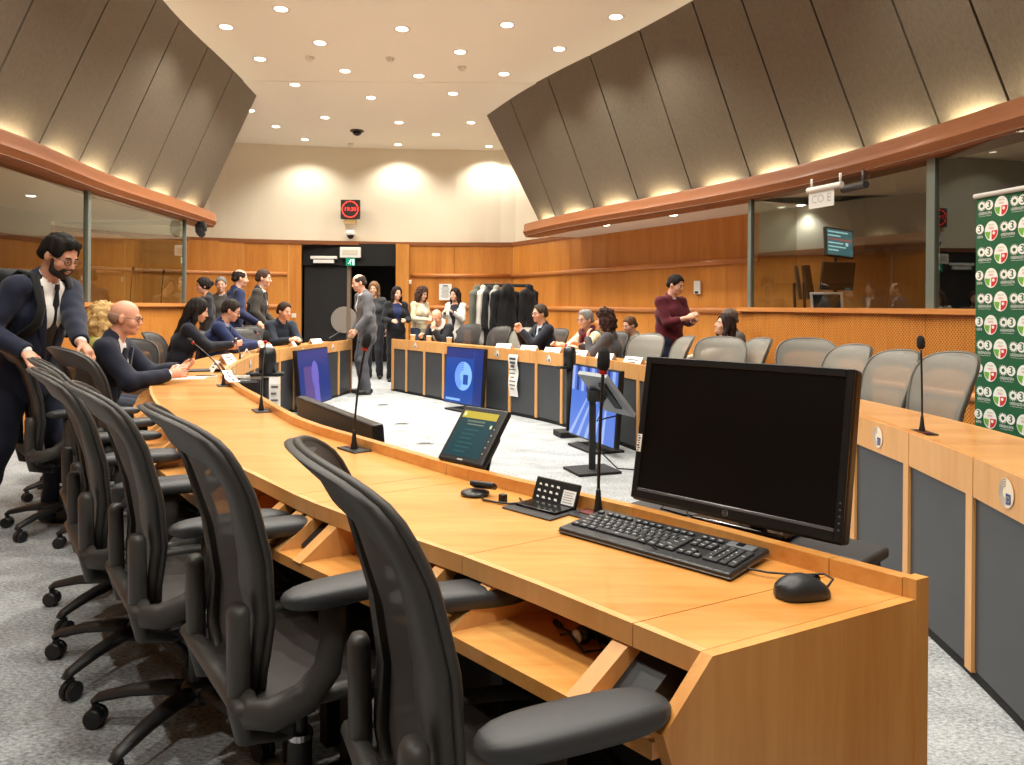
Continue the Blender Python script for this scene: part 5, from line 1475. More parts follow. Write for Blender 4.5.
        t0 = w+hdv*0.028*hs+th*0.026*hs; t1 = t0+nv(th*0.75+hdv*0.6+pn*0.35)*0.038*hs; t2 = t1+nv(th*0.25+hdv*0.9+pn*0.4)*0.03*hs
        B.cap(t0, t1, 0.0125*hs, 0.0105*hs, 0.008); B.cap(t1, t2, 0.0105*hs, 0.008*hs, 0.003)
        hinfo[sd] = (w, hdv, pn, th)
    sdf_obj(B, hb, 'body', skin(skn, skc), root)
    # eyes, brows
    for sd in (-1, 1):
        em = MB(); em.mi = 0; em.ell(hd(sd*0.031, 0.0785, -0.003), (0.0125*s, 0.0105*s, 0.0075*s), Matrix(Rh.tolist()), 10, 6)
        em.mi = 1; em.ell(hd(sd*0.031, 0.0865, -0.0035), (0.0058*s, 0.004*s, 0.0058*s), Matrix(Rh.tolist()), 8, 5)
        em.build('eye', [EYEW, EYED], root, smooth=True)
    HM = mat('hair_%d_%d_%d' % hairc, hairc, 0.75, spec=0.2, noise=0.35, nscale=45, stretch=(1, 1, 0.35), bump=0.5)
    for sd in (-1, 1):
        bmk = MB(); bmk.tube([hd(sd*0.014, 0.090, 0.016), hd(sd*0.03, 0.090, 0.022), hd(sd*0.048, 0.078, 0.015)], [0.0035*s, 0.0045*s, 0.002*s], 6)
        bmk.build('eyebrow', HM, root, smooth=True)
    mo = MB(); mo.tube([hd(-0.022, 0.089, -0.0655), hd(0, 0.0985, -0.065), hd(0.022, 0.089, -0.0655)], [0.0015*s, 0.0032*s, 0.0015*s], 6); mo.build('lips', LIP, root, smooth=True)
    # ---- hair
    if hair:
        Hh = SDF(); nz = None; hv = 0.007 if fine else 0.0095
        if hair in ('short', 'side', 'long', 'bob', 'balding', 'curly', 'bun'):
            t_ = {'short': 0.009, 'balding': 0.006, 'side': 0.011}.get(hair, 0.017)
            Hh.ell(hd(0, -0.014, 0.032), Rh, (A([0.077, 0.096, 0.090])+t_)*s, 0.01)
            Hh.cap(hd(-0.04, -0.075, -0.02), hd(0.04, -0.075, -0.02), 0.035*s, k=0.02)
            if hair == 'side': Hh.cap(hd(-0.03, 0.055, 0.092), hd(0.035, 0.045, 0.096), 0.020*s, 0.018*s, 0.02)
            if hair in ('long', 'bob'):
                Ld = hairlen if hair == 'long' else 0.16
                for sd in (-1, 1):
                    Hh.cap(hd(sd*0.072, -0.02, 0.02), hd(sd*0.085, 0.0, -0.10), 0.028*s, 0.026*s, 0.02)
                    if hair == 'long': Hh.cap(hd(sd*0.085, 0.0, -0.10), N+Rc@A([sd*0.09, 0.03, -Ld*0.5])*s, 0.026*s, 0.016*s, 0.02)
                    Hh.cap(hd(sd*0.045, -0.075, 0.0), N+Rc@A([sd*0.06, -0.085, -Ld])*s, 0.045*s, 0.03*s, 0.03)
                Hh.cap(hd(0, -0.085, 0.0), N+Rc@A([0, -0.095, -Ld])*s, 0.05*s, 0.03*s, 0.03)
            if hair == 'curly':
                for sd in (-1, 1):
                    Hh.ell(hd(sd*0.075, -0.015, -0.04), Rh, A([0.05, 0.065, 0.09])*s, 0.03)
                    Hh.cap(hd(sd*0.08, -0.02, -0.08), N+Rc@A([sd*0.11, -0.02, -hairlen*0.4])*s, 0.05*s, 0.04*s, 0.03)
                Hh.ell(hd(0, -0.07, -0.04), Rh, A([0.105, 0.075, 0.13])*s, 0.03)
                Hh.ell(hd(0, -0.02, 0.07), Rh, A([0.09, 0.095, 0.07])*s, 0.03)
            if hair == 'bun': Hh.ell(hd(0, -0.125, 0.03), Rh, A([0.04, 0.04, 0.04])*s, 0.015)
            Hh.ell(hd(0, 0.108, -0.042), Rh, A([0.078 if hair not in ('short', 'balding', 'side') else 0.094, 0.092, 0.122])*s, 0.012, mode='s')
            if hair in ('short', 'side', 'balding'):
                for sd in (-1, 1): Hh.ell(hd(sd*0.09, 0.02, -0.055), Rh, A([0.04, 0.06, 0.062])*s, 0.012, mode='s')
                Hh.ell(hd(0, 0.02, -0.14), Rh, A([0.12, 0.12, 0.075])*s, 0.012, mode='s')
            if hair == 'balding': Hh.ell(hd(0, 0.02, 0.13), Rh, A([0.066, 0.125, 0.095])*s, 0.012, mode='s')
        ph = random.random()*9
        if hair == 'curly': nz = lambda X, Y, Z: 0.011*(np.sin(95*X+ph)*np.sin(88*Y+2*ph)+np.sin(82*Z+ph)*np.sin(110*X))+0.005*np.sin(210*Z)*np.sin(190*Y)
        else: nz = lambda X, Y, Z: 0.0022*(np.sin(160*X+ph+6*np.sin(9*Z))+np.sin(150*Y+ph))
        if hair != 'fringe': sdf_obj(Hh, hv, 'hair', HM, root, nz)
    if hair == 'fringe':
        Hh = SDF()
        Hh.ell(hd(0, -0.014, 0.0), Rh, A([0.081, 0.101, 0.075])*s, 0.01)
        Hh.ell(hd(0, 0.06, -0.02), Rh, A([0.12, 0.105, 0.14])*s, 0.01, mode='s'); Hh.ell(hd(0, -0.01, 0.12), Rh, A([0.12, 0.15, 0.115])*s, 0.01, mode='s'); Hh.ell(hd(0, 0.0, -0.13), Rh, A([0.12, 0.13, 0.08])*s, 0.01, mode='s')
        sdf_obj(Hh, hb, 'hair', HM, root)
    if beard:
        Bd = SDF(); BM = mat('beard_%d_%d_%d' % beard, beard, 0.7, noise=0.3, nscale=90, bump=0.5)
        Bd.ell(hd(0, 0.028, -0.078), Rh, A([0.056, 0.060, 0.044])*s, 0.012); Bd.ell(hd(0, 0.066, -0.100), Rh, A([0.028, 0.026, 0.022])*s, 0.012)
        for sd in (-1, 1): Bd.cap(hd(sd*0.060, 0.02, -0.02), hd(sd*0.052, 0.03, -0.08), 0.012*s, 0.016*s, 0.015)
        Bd.cap(hd(-0.028, 0.085, -0.056), hd(0.028, 0.085, -0.056), 0.0085*s, k=0.01); Bd.cap(hd(-0.03, 0.082, -0.056), hd(-0.032, 0.072, -0.085), 0.009*s, k=0.01); Bd.cap(hd(0.03, 0.082, -0.056), hd(0.032, 0.072, -0.085), 0.009*s, k=0.01)
        Bd.ell(hd(0, 0.10, -0.0665), Rh, A([0.024, 0.02, 0.0075])*s, 0.004, mode='s'); Bd.ell(hd(0, -0.05, -0.09), Rh, A([0.1, 0.07, 0.08])*s, 0.01, mode='s')
        sdf_obj(Bd, hb, 'beard', BM, root, lambda X, Y, Z: 0.001*np.sin(300*X)*np.sin(280*Z))
    if glasses:
        g = MB()
        for sd in (-1, 1):
            pts = [hd(sd*0.032+0.025*math.cos(a), 0.099-0.006*abs(math.cos(a)), -0.005+0.018*math.sin(a)) for a in np.linspace(0, 2*PI, 17)]
            g.tube(pts, 0.0022*s, 6)
            g.tube([hd(sd*0.057, 0.094, 0.0), hd(sd*0.078, 0.06, 0.002), hd(sd*0.083, -0.005, 0.0)], 0.002*s, 6)
        g.tube([hd(-0.008, 0.102, 0.0), hd(0.008, 0.102, 0.0)], 0.002*s, 6)
        g.build('glasses', mat('glasses_%d' % glasses[0], glasses, 0.3), root, smooth=True)
    # ---- clothing
    ph2 = random.random()*20
    def folds(amp):
        return lambda X, Y, Z: amp*(np.sin(38*Z+14*X+ph2)*np.sin(17*Y+9*Z+ph2)+0.6*np.sin(61*X-33*Z+2*ph2)*np.sin(29*Y))
    o = 0.020 if top == 'jacket' else 0.014
    T = SDF()
    T.cap(W, C, (0.10*bw)*s+o, (0.112*bw)*s+o, 0.05, sx, 1.38); T.cap(C, W+Rc@A([0, 0, 0.30*s]), 0.108*bw*s+o, 0.072*s+o*0.5, 0.05, sx, 1.55)
    T.cap(P+A([0, 0, 0.02]), W, 0.112*bw*s+o, 0.10*bw*s+o, 0.05, Rm[:, 0], 1.36)
    if not sit: T.cap(P+A([0, 0, -hem*0.7*s]), P, 0.108*bw*s+o, 0.112*bw*s+o, 0.03, Rm[:, 0], 1.42)
    else: T.cap(P+A([-0.05*s, 0.0, 0]), P+A([0.05*s, 0, 0]), 0.115*bw*s+o, k=0.03)
    if fem:
        for sd in (-1, 1): T.ell(C+Rc@A([sd*0.07*s, 0.09*s, 0.0]), Rc, (A([0.06, 0.05, 0.06])*s+o), 0.04)
    for sd in (-1, 1): T.cap(N-Rc@A([0, 0.0, 0.045])*s, sh[sd]+Rc@A([0, 0, -0.004]), 0.05*s+o*0.5, 0.056*s+o*0.7, 0.03)
    T.cap(N-Rc@A([0, 0.012, 0.06])*s, N+Rc@A([0, -0.012, 0.0])*s, 0.088*s, 0.074*s, 0.03)
    wedge_at = len(T.ops)
    for sd in (-1, 1):
        a, e, w = arm[sd]; g = 0.85 if fem else 1.0
        T.cap(a, e, 0.052*s*g+o, 0.043*s*g+o, 0.02)
        T.cap(e, e+(w-e)*0.94*sleeve, 0.043*s*g+o, 0.031*s*g+o*0.8 if sleeve > 0.8 else 0.036*s*g+o, 0.02)
        T.ell(w+nv(w-e)*0.035, np.eye(3), A([0.045, 0.045, 0.045]), 0.004, mode='s') if sleeve > 0.8 else None
    T.cap(N+Rc@A([0, 0.01, 0.01])*s, N+Rc@A([0, 0.04, 0.12])*s, 0.056*s, 0.07*s, 0.004, mode='s')
    cut = None
    z0, hw_ = vopen
    if top in ('jacket', 'cardigan') and vopen:
        Wc, Ri = W.copy(), Rc.copy()
        def wedge(Pp):
            q = (Pp-Wc)@Ri
            zz = q[..., 2]/s; lim = np.clip((zz-(z0-0.14))/(0.40-(z0-0.14)), -0.3, 1)*hw_*s
            return np.maximum(np.maximum(np.abs(q[..., 0])-lim, np.abs(q[..., 1]-0.11*s)-0.085*s), (z0-0.14-zz)*0.3)
        T._add('s', 0.004, Wc-0.45, Wc+0.55, wedge)
        T.ops.insert(wedge_at, T.ops.pop())
    JM = cloth('top_%d_%d_%d' % topc, topc)
    sdf_obj(T, hc, {'jacket': 'jacket', 'cardigan': 'cardigan', 'sweater': 'sweater'}.get(top, 'top'), JM, root, folds(0.0035), cut)
    if top in ('jacket', 'cardigan') or collar:
        Sx = SDF(); so = 0.010
        if top in ('jacket', 'cardigan'):
            Sx.cap(W, C, 0.10*bw*s+so, 0.112*bw*s+so, 0.05, sx, 1.36); Sx.cap(C, W+Rc@A([0, 0, 0.30*s]), 0.108*bw*s+so, 0.07*s+so, 0.05, sx, 1.5)
            Sx.cap(P, W, 0.107*bw*s+so, 0.10*bw*s+so, 0.05, Rm[:, 0], 1.3)
            if fem:
                for sd in (-1, 1): Sx.ell(C+Rc@A([sd*0.07*s, 0.09*s, 0.0]), Rc, (A([0.06, 0.05, 0.06])*s+so), 0.04)
            for sd in (-1, 1):
                a, e, w = arm[sd]
                if sleeve > 0.8: Sx.cap(e+(w-e)*0.85, e+(w-e)*0.985, 0.032*s, 0.033*s, 0.004)
        if collar:
            for sd in (-1, 1):
                c_ = N-Rc@A([0, 0.0, 0.05])*s; Sx.cap(c_, c_+(sh[sd]-c_)*0.5, 0.062*s, 0.056*s, 0.03)
            Sx.cap(N-Rc@A([0, -0.005, 0.045])*s, N+Rc@A([0, 0.006, 0.018])*s, 0.074*s, 0.061*s, 0.02)
            Sx.cap(N+Rc@A([0, 0.02, 0.018])*s, N+Rc@A([0, 0.05, 0.10])*s, 0.054*s, 0.066*s, 0.004, mode='s')
        sdf_obj(Sx, hc, 'shirt', cloth('shirt_%d_%d_%d' % shirt, shirt, n=0.05), root, folds(0.0022))
    if top == 'jacket' and vopen:
        # lapels and tie follow the chest
        def chest(x, z, off):
            q = A([x*s, 0.0, z*s]); r = (0.106*bw+0.014)*s
            yy = r*math.sqrt(max(0.1, 1-(x*s/(r*1.42))**2))
            if z > 0.20: yy -= (z-0.20)*0.22*s
            if z < 0.02: yy += (0.02-z)*0.10*s
            return W+Rc@(q+A([0, yy+off, 0]))
        lp = MB()
        for sd in (-1, 1):
            zs = np.linspace(z0-0.12, 0.36, 8)
            rows = []
            for z in zs:
                f = (z-(z0-0.14))/(0.40-(z0-0.14)); xi = hw_*f; wd = 0.012+0.045*min(1, f*1.3)*(1.0 if z < 0.30 else max(0.3, 1-(z-0.30)*8))
                rows.append([chest(sd*(xi-0.004), z, 0.014), chest(sd*(xi+wd*0.5), z, 0.021), chest(sd*(xi+wd), z, 0.016), chest(sd*(xi+wd), z, 0.004), chest(sd*(xi-0.004), z, 0.0)])
            V = lp.grid([[tuple(p) for p in r] for r in rows], True)
            lp._fin([lp.bm.faces.new(V[0][::-1]), lp.bm.faces.new(V[-1])])
        lp.build('lapels', JM, root, smooth=True, angle=50)
        if tie:
            tm = MB(); rows = []
            for z, wd in ((0.375, 0.016), (0.35, 0.019), (0.335, 0.012), (0.28, 0.022), (0.18, 0.030), (0.06, 0.036), (-0.03, 0.038), (-0.07, 0.002)):
                rows.append([tuple(chest(-wd, z, 0.006)), tuple(chest(0, z, 0.013)), tuple(chest(wd, z, 0.006)), tuple(chest(0, z, 0.002))])
            V = tm.grid(rows, True); tm._fin([tm.bm.faces.new(V[0][::-1]), tm.bm.faces.new(V[-1])])
            tm.build('tie', cloth('tie_%d_%d_%d' % tie, tie, 0.5), root, smooth=True, angle=60)
    if legs:
        L = SDF(); lo_ = 0.016
        L.cap(P+A([-0.06*s*bw, 0, -0.01]), P+A([0.06*s*bw, 0, -0.01]), 0.108*s*bw+lo_*0.6, k=0.04); L.cap(P, W-A([0, 0, 0.03]), 0.108*bw*s+lo_*0.4, 0.10*bw*s+0.006, 0.04, Rm[:, 0], 1.3)
        for sd in (-1, 1):
            h_, kn, an = leg[sd]
            L.cap(h_, kn, 0.084*s*bw+lo_, 0.058*s+lo_, 0.03); L.cap(kn, an-A([0, 0, 0.02]), 0.056*s+lo_, 0.046*s+lo_, 0.02)
        sdf_obj(L, hc, 'trousers', cloth('pants_%d_%d_%d' % pants, pants), root, folds(0.004))
        Sh = SDF()
        for sd in (-1, 1):
            an = leg[sd][2]; Sh.cap(an-A([0, 0, 0.035])-fdir[sd]*0.045, an-A([0, 0, 0.05])+fdir[sd]*0.15, 0.045*s, 0.034*s, 0.02); Sh.cap(an, an-A([0, 0, 0.04]), 0.042*s, 0.045*s, 0.02)
        sdf_obj(Sh, hc, 'shoes', mat('shoe_%d' % shoes[0], shoes, 0.4), root, None, lambda Cn: Cn[:, 2] < -0.02)
    if scarf:
        Q = MB(); pts = []
        for a in np.linspace(0, 2*PI, 21): pts.append(tuple(N+Rc@A([0.082*math.cos(a), 0.082*math.sin(a)+0.015, 0.005+0.02*math.sin(a*2)-0.03*math.sin(a)])*s))
        Q.tube(pts, 0.036*s, 10); Q.tube([tuple(N+Rc@A([0.02, 0.10, -0.02])*s), tuple(N+Rc@A([0.03, 0.14, -0.15])*s), tuple(N+Rc@A([0.03, 0.145, -0.28])*s)], [0.04*s, 0.042*s, 0.035*s], 10, flat=(1.2, 0.5)); Q.build('scarf', cloth('scarf_%d' % scarf[0], scarf), root, smooth=True)
    if bag:
        Q = MB()
        for sd in (-1, 1):
            pts = [W+Rc@A([sd*0.12, -0.17, 0.30])*s, sh[sd]+Rc@A([-sd*0.055, -0.06, 0.085])*s, sh[sd]+Rc@A([-sd*0.06, 0.03, 0.082])*s, W+Rc@A([sd*0.125, 0.135, 0.26])*s, W+Rc@A([sd*0.135, 0.145, 0.16])*s, W+Rc@A([sd*0.17, 0.08, 0.06])*s, W+Rc@A([sd*0.15, -0.12, 0.02])*s]
            Q.tube([tuple(p) for p in pts], 0.022*s, 8, flat=(0.5, 1.3), up=tuple(Rc[:, 0]))
        Q.build('backpack_strap', bag, root, smooth=True)
        Q = MB(); Mx = Matrix(Rc.tolist()); Q.box(Vector(W+Rc@A([0, -0.21, 0.17])*s), (0.30*s, 0.15*s, 0.42*s), Mx, bev=0.05, seg=3); Q.box(Vector(W+Rc@A([0, -0.295, 0.10])*s), (0.22*s, 0.04*s, 0.2*s), Mx, bev=0.018, seg=2); Q.build('backpack', bag, root, smooth=True, angle=50)
    root['_h'] = 0
    del root['_h']
    return root, dict(W=W, N=N, Hc=Hc, hands=hinfo, Rc=Rc)
NAVY = (28, 33, 52)
BAGM = cloth('bag_black', (26, 27, 29))
# the bearded man standing behind the chairs at left
person('bearded person standing in navy suit and black tie with backpack, hands on chair backs', (-2.74, 4.20), (0.94, -0.24), 1.70, build=0.94, lean=16, hy=4, hp=26, hands={'world': 1, -1: at(84, 356, 3.92), 1: at(25, 351, 3.90), 'dir-1': (-0.1, 0.6, -0.75), 'dir1': (0.1, 0.7, -0.6), 'palm-1': (0.1, -0.5, -0.8), 'palm1': (-0.1, -0.4, -0.9)},
       hair='side', hairc=(24, 19, 17), beard=(34, 24, 19), glasses=(60, 50, 48), topc=NAVY, tie=(24, 24, 28), pants=(24, 28, 44), fine=True, vopen=(0.02, 0.10), bag=BAGM, feet={-1: (-0.12, 0.05, 0.085), 1: (0.14, -0.22, 0.085)}, skc=(206, 152, 126), skn='warm')
# the bald man sitting at the desk
person('person seated, bald with dark glasses, navy checked suit, forearms resting on the desk', (-2.80, 4.93), (0.97, 0.22), 1.70, sit=True, seat=0.47, lean=20, twist=0, hp=8, build=1.14, hands={-1: (-0.06, 0.52, 0.83), 1: (0.08, 0.49, 0.80), 'dir-1': (0.35, 0.9, 0.15), 'dir1': (-0.4, 0.9, 0.15), 'palm-1': (0.5, 0, 0.8), 'palm1': (-0.9, 0.1, -0.2)},
       elbows={-1: (-0.6, -0.3, -0.7), 1: (0.6, -0.3, -0.7)}, hair='fringe', hairc=(176, 140, 120), glasses=(30, 30, 32), topc=(30, 34, 50), pants=(30, 32, 46), fine=True, skc=(216, 158, 132), skn='pink', vopen=(0.12, 0.07))
person('person with long curly blonde hair seated behind the bald man, yellow-green top', (-3.28, 5.72), (0.85, 0.5), 1.62, sit=True, seat=0.45, lean=10, hy=20, fem=True, hair='curly', hairc=(200, 164, 108), top='sweater', topc=(150, 144, 74), pants=(40, 44, 60), hairlen=0.5, collar=False)
person('person seated with long dark hair and black jacket, reading beside the man in blue', (-3.45, 7.6), (0.92, 0.38), 1.70, sit=True, lean=18, hp=18, fem=True, hands={1: (0.08, 0.54, 0.86), -1: (-0.1, 0.50, 0.82), 'palm1': (-1, 0, 0), 'palm-1': (1, 0, 0)}, hair='long', hairc=(30, 24, 24), top='jacket', topc=(24, 27, 38), shirt=(60, 60, 70), pants=(24, 26, 34), hairlen=0.34)
person('person seated in a blue suit with glasses and short hair, looking down at papers', (-3.36, 8.2), (0.96, 0.2), 1.72, sit=True, lean=20, hp=22, hands={1: (0.08, 0.52, 0.83), -1: (-0.1, 0.55, 0.82)}, hair='short', hairc=(46, 38, 34), glasses=(40, 34, 32), topc=(34, 46, 84), shirt=(160, 175, 205), pants=(30, 34, 54), skc=(208, 152, 124))
x, y = xy(232, 10.1)
person('person standing in a navy suit seen from behind at left, next to the grey-brown suit', (x, y), (0.85, 0.45), 1.76, lean=8, twist=8, hy=-4, hair='balding', hairc=(44, 36, 32), topc=(34, 42, 74), pants=(28, 32, 48), hands={1: (0.26, 0.28, 1.03), -1: (-0.2, 0.25, 1.0)})
x, y = xy(254.5, 10.5)
person('person standing in a dark grey-brown suit beside the navy-suited one at left', (x, y), (0.9, 0.15), 1.78, lean=10, hy=-6, hair='short', hairc=(70, 52, 42), topc=(58, 54, 50), pants=(52, 48, 46), hands={1: (0.24, 0.22, 0.98), -1: (-0.2, 0.26, 1.0)})
x, y = xy(283, 9.95)
person('person seated, young with short hair and dark sweater, hands on the desk near the doorway', (x-0.1, y), (0.72, -0.68), 1.66, sit=True, lean=22, hp=10, hy=14, hands={1: (0.07, 0.50, 0.82), -1: (-0.05, 0.52, 0.82)}, hair='short', hairc=(52, 36, 28), top='sweater', topc=(30, 38, 50), shirt=(40, 48, 62), pants=(30, 32, 40), collar=False)
x, y = xy(208, 10.9)
person('person with dark hair pulled back, half hidden behind the navy-suited man, dark top', (x, y), (-0.8, -0.5), 1.66, lean=4, fem=True, hair='bun', hairc=(36, 28, 26), top='sweater', topc=(40, 40, 44), collar=False)
x, y = xy(221, 11.6)
person('person with short grey hair peeking out behind the navy-suited man', (x, y), (0.3, -0.9), 1.70, lean=2, hair='short', hairc=(120, 116, 112), top='sweater', topc=(70, 66, 60))
# around the doorway
x, y = xy(366, 10.65)
person('person standing in a grey suit with a bald crown in the gap between the desks', (x+0.02, y), (-0.92, -0.42), 1.73, lean=9, twist=6, hp=14, hy=0, hair='balding', hairc=(58, 50, 46), topc=(96, 97, 102), shirt=(220, 220, 224), pants=(84, 85, 92), hands={-1: (-0.22, 0.20, 0.93), 1: (0.24, 0.14, 0.92)}, hem=0.2)
x, y = xy(375, 12.9)
person('person with light brown hair, partly hidden behind the grey-suited man', (x, y), (-0.1, -1), 1.68, fem=True, hair='long', hairc=(120, 92, 66), top='sweater', topc=(60, 62, 66), pants=(40, 42, 50), collar=False)
x, y = xy(396, 12.5)
person('person standing with dark hair, black jacket and navy top, right of the grey suit', (x, y), (0.35, -0.92), 1.59, fem=True, lean=2, hy=12, hair='long', hairc=(34, 26, 24), topc=(26, 27, 31), shirt=(34, 44, 82), pants=(20, 21, 25), hands={1: (0.12, 0.26, 1.02), -1: (-0.1, 0.26, 1.03)}, vopen=(0.0, 0.11), collar=False, hairlen=0.18, hem=0.22)
x, y = xy(419, 12.9)
person('person standing with brown curls and beige cardigan left of the dark-haired one in stripes', (x, y), (0.75, -0.6), 1.60, fem=True, lean=4, hp=16, hair='curly', hairc=(66, 46, 36), top='cardigan', topc=(206, 192, 164), shirt=(226, 218, 204), pants=(66, 76, 96), hands={1: (0.12, 0.28, 1.04), -1: (-0.08, 0.27, 1.04)}, collar=False, hairlen=0.2)
x, y = xy(456, 12.9)
person('person with long dark hair, white top and dark stripe, standing before the wall notice', (x, y), (-0.35, -0.92), 1.58, fem=True, lean=1, hy=-10, hair='long', hairc=(40, 30, 26), top='cardigan', topc=(222, 218, 212), shirt=(30, 32, 44), pants=(28, 32, 52), hands={1: (0.1, 0.25, 1.15), -1: (-0.06, 0.24, 1.16)}, vopen=(0.0, 0.11), collar=False, hairlen=0.3)
x, y = xy(446, 11.6)
person('person seated, balding, dark jacket and pale scarf, face resting on one hand', (x, y), (-0.45, -0.9), 1.66, sit=True, seat=0.44, lean=26, hp=26, hy=4, hair='fringe', hairc=(120, 100, 84), topc=(30, 32, 38), scarf=(212, 206, 196), hands={-1: (-0.03, 0.40, 0.90), 'dir-1': (0.1, 0.0, 1), 'palm-1': (0, -0.6, 0.2), 1: (0.16, 0.45, 0.80)}, elbows={-1: (-0.3, 0.1, -1), 1: (0.4, 0.0, -1)}, skc=(212, 156, 128))
# far right desk
x, y = xy(548, 9.65)
person('person seated in a dark suit and light blue shirt, hands clasped before the chin', (x, y), (-0.9, -0.35), 1.70, sit=True, seat=0.45, lean=10, hp=4, hy=4, hair='short', hairc=(66, 56, 48), glasses=(60, 54, 50), topc=(30, 33, 44), shirt=(190, 204, 226), pants=(28, 30, 40), hands={1: (0.03, 0.40, 0.96), -1: (-0.03, 0.38, 0.96), 'dir1': (-0.3, 0.35, 0.9), 'dir-1': (0.3, 0.35, 0.9), 'palm1': (-1, 0, 0), 'palm-1': (1, 0, 0)}, curl=0.9)
x, y = xy(592, 8.7)
person('person seated with short grey hair, glasses, burgundy scarf and cream jacket', (x, y), (-0.86, -0.5), 1.60, sit=True, seat=0.43, lean=8, hy=4, fem=True, hair='side', hairc=(142, 140, 138), glasses=(50, 46, 46), top='cardigan', topc=(226, 212, 178), shirt=(150, 40, 50), scarf=(88, 28, 40), pants=(60, 52, 60), collar=False, hands={1: (0.08, 0.45, 0.84), -1: (-0.08, 0.42, 0.83)})
x, y = xy(616, 8.15)
person('person seated with thick dark curls and dark grey blazer, hand at the cheek', (x, y), (-0.85, 0.25), 1.60, sit=True, seat=0.44, lean=12, hy=10, fem=True, hair='curly', hairc=(56, 36, 30), topc=(72, 70, 74), shirt=(60, 58, 62), pants=(44, 44, 50), hands={-1: (-0.08, 0.30, 0.93), 'dir-1': (0.2, -0.1, 1), 'palm-1': (0.4, -0.7, 0), 1: (0.1, 0.42, 0.84)}, collar=False, hairlen=0.45)
x, y = xy(637, 8.75)
person('child seated with short brown hair and grey knitted top, by the grey chair', (x, y), (-0.85, -0.4), 1.42, sit=True, seat=0.44, lean=8, hp=14, hair='short', hairc=(92, 66, 46), top='sweater', topc=(150, 142, 124), pants=(60, 60, 66), collar=False)
x, y = xy(669, 8.75)
person('person standing in a maroon sweater and jeans, hands raised before the chest, at right', (x, y), (0.50, -0.86), 1.67, lean=5, hp=18, hy=16, build=1.12, hair='short', hairc=(30, 24, 24), top='sweater', topc=(88, 26, 38), shirt=(196, 206, 222), pants=(34, 42, 64), sleeve=0.55, hands={1: (0.02, 0.33, 1.16), -1: (-0.06, 0.36, 1.12), 'dir1': (-0.5, 0.5, 0.4), 'dir-1': (0.7, 0.5, 0.1), 'palm1': (-0.5, -0.4, -0.7), 'palm-1': (0.1, 0.1, 0.9)}, hem=0.14)
x, y = xy(716, 7.55)
person('person seated with long dark hair, looking up at the maroon sweater, cream top', (x+0.05, y), (-0.99, -0.12), 1.58, sit=True, seat=0.40, lean=-4, hp=-16, fem=True, hair='long', hairc=(50, 36, 32), top='sweater', topc=(214, 200, 182), pants=(128, 60, 62), collar=False, hands={1: (0.14, 0.40, 0.72), -1: (-0.1, 0.42, 0.72)}, hairlen=0.16)
x, y = xy(734, 8.1)
person('person with grey-brown hair, only the head showing behind the seated one looking up', (x, y), (-0.9, -0.2), 1.60, sit=True, seat=0.45, lean=4, hair='short', hairc=(108, 96, 86), top='sweater', topc=(90, 84, 78), collar=False)
# ------------------------------------------------------------------ small things
PRINT = mat('print_dark', (70, 70, 76), 0.7)
def card_on(dk, d, label, group, w=0.22, s=0.12, yaw=0.0):
    F = dk.frame(d, s, ZT+0.001)
    R = F.to_3x3() @ Matrix.Rotation(yaw, 3, 'Z')
    mb = MB(); h, b = 0.085, 0.055
    o0 = F.translation.copy()
    def sh(y0, y1):
        mb.hexa([R @ Vector(v) for v in ((-w/2, y0-0.0006, 0), (w/2, y0-0.0006, 0), (w/2, y0+0.0006, 0), (-w/2, y0+0.0006, 0), (-w/2, y1-0.0006, h), (w/2, y1-0.0006, h), (w/2, y1+0.0006, h), (-w/2, y1+0.0006, h))])
    sh(b, 0.0004); sh(-b, -0.0004)
    mb.mi = 1
    for sy in (1, -1):
        for k, (z, f_) in enumerate(((0.052, 0.6), (0.03, 0.4))):
            y0, y1 = sy*(b*(1-z/h)+0.0014), sy*(b*(1-(z+0.01)/h)+0.0014)
            mb.face([R @ Vector(v) for v in ((-w*f_/2, y0, z), (w*f_/2, y0, z), (w*f_/2, y1, z+0.01), (-w*f_/2, y1, z+0.01))])
    o = mb.build('name_card', [PAPER, PRINT], None); o.location = o0
    return props(o, label, 'name card', group)
LPS = [(214, 'white folded name card before the woman with long dark hair, nearest one'), (223, 'white folded name card second along the left desk, before the long-haired reader'), (233, 'white folded name card on the left desk before the man in the blue suit'), (244, 'white folded name card on the left desk under the blue-suited man\'s hands'), (259, 'white folded name card on the left desk beside the small far microphone'), (273, 'white folded name card before the young man in the dark sweater')]
for i, (p_, lb) in enumerate(LPS):
    card_on(deskL, 5.5+0.78*i, lb, 'folded name cards along the left desk', yaw=0.25*(-1)**i, s=0.10+0.03*(i % 2))
RPS = [(505, 'white folded name card before the pale empty chair on the far right desk'), (530, 'white folded name card left of the man with clasped hands'), (554, 'white folded name card before the man with clasped hands'), (581, 'white folded name card before the grey-haired woman'), (606, 'white folded name card before the curly-haired woman'), (634, 'white folded name card just left of the monitor, by the child')]
for i, (p_, lb) in enumerate(RPS):
    d = desk_px(deskR, p_, 0.08, ZU)
    card_on(deskR, d, lb, 'folded name cards along the right desk', yaw=0.3, s=0.08)
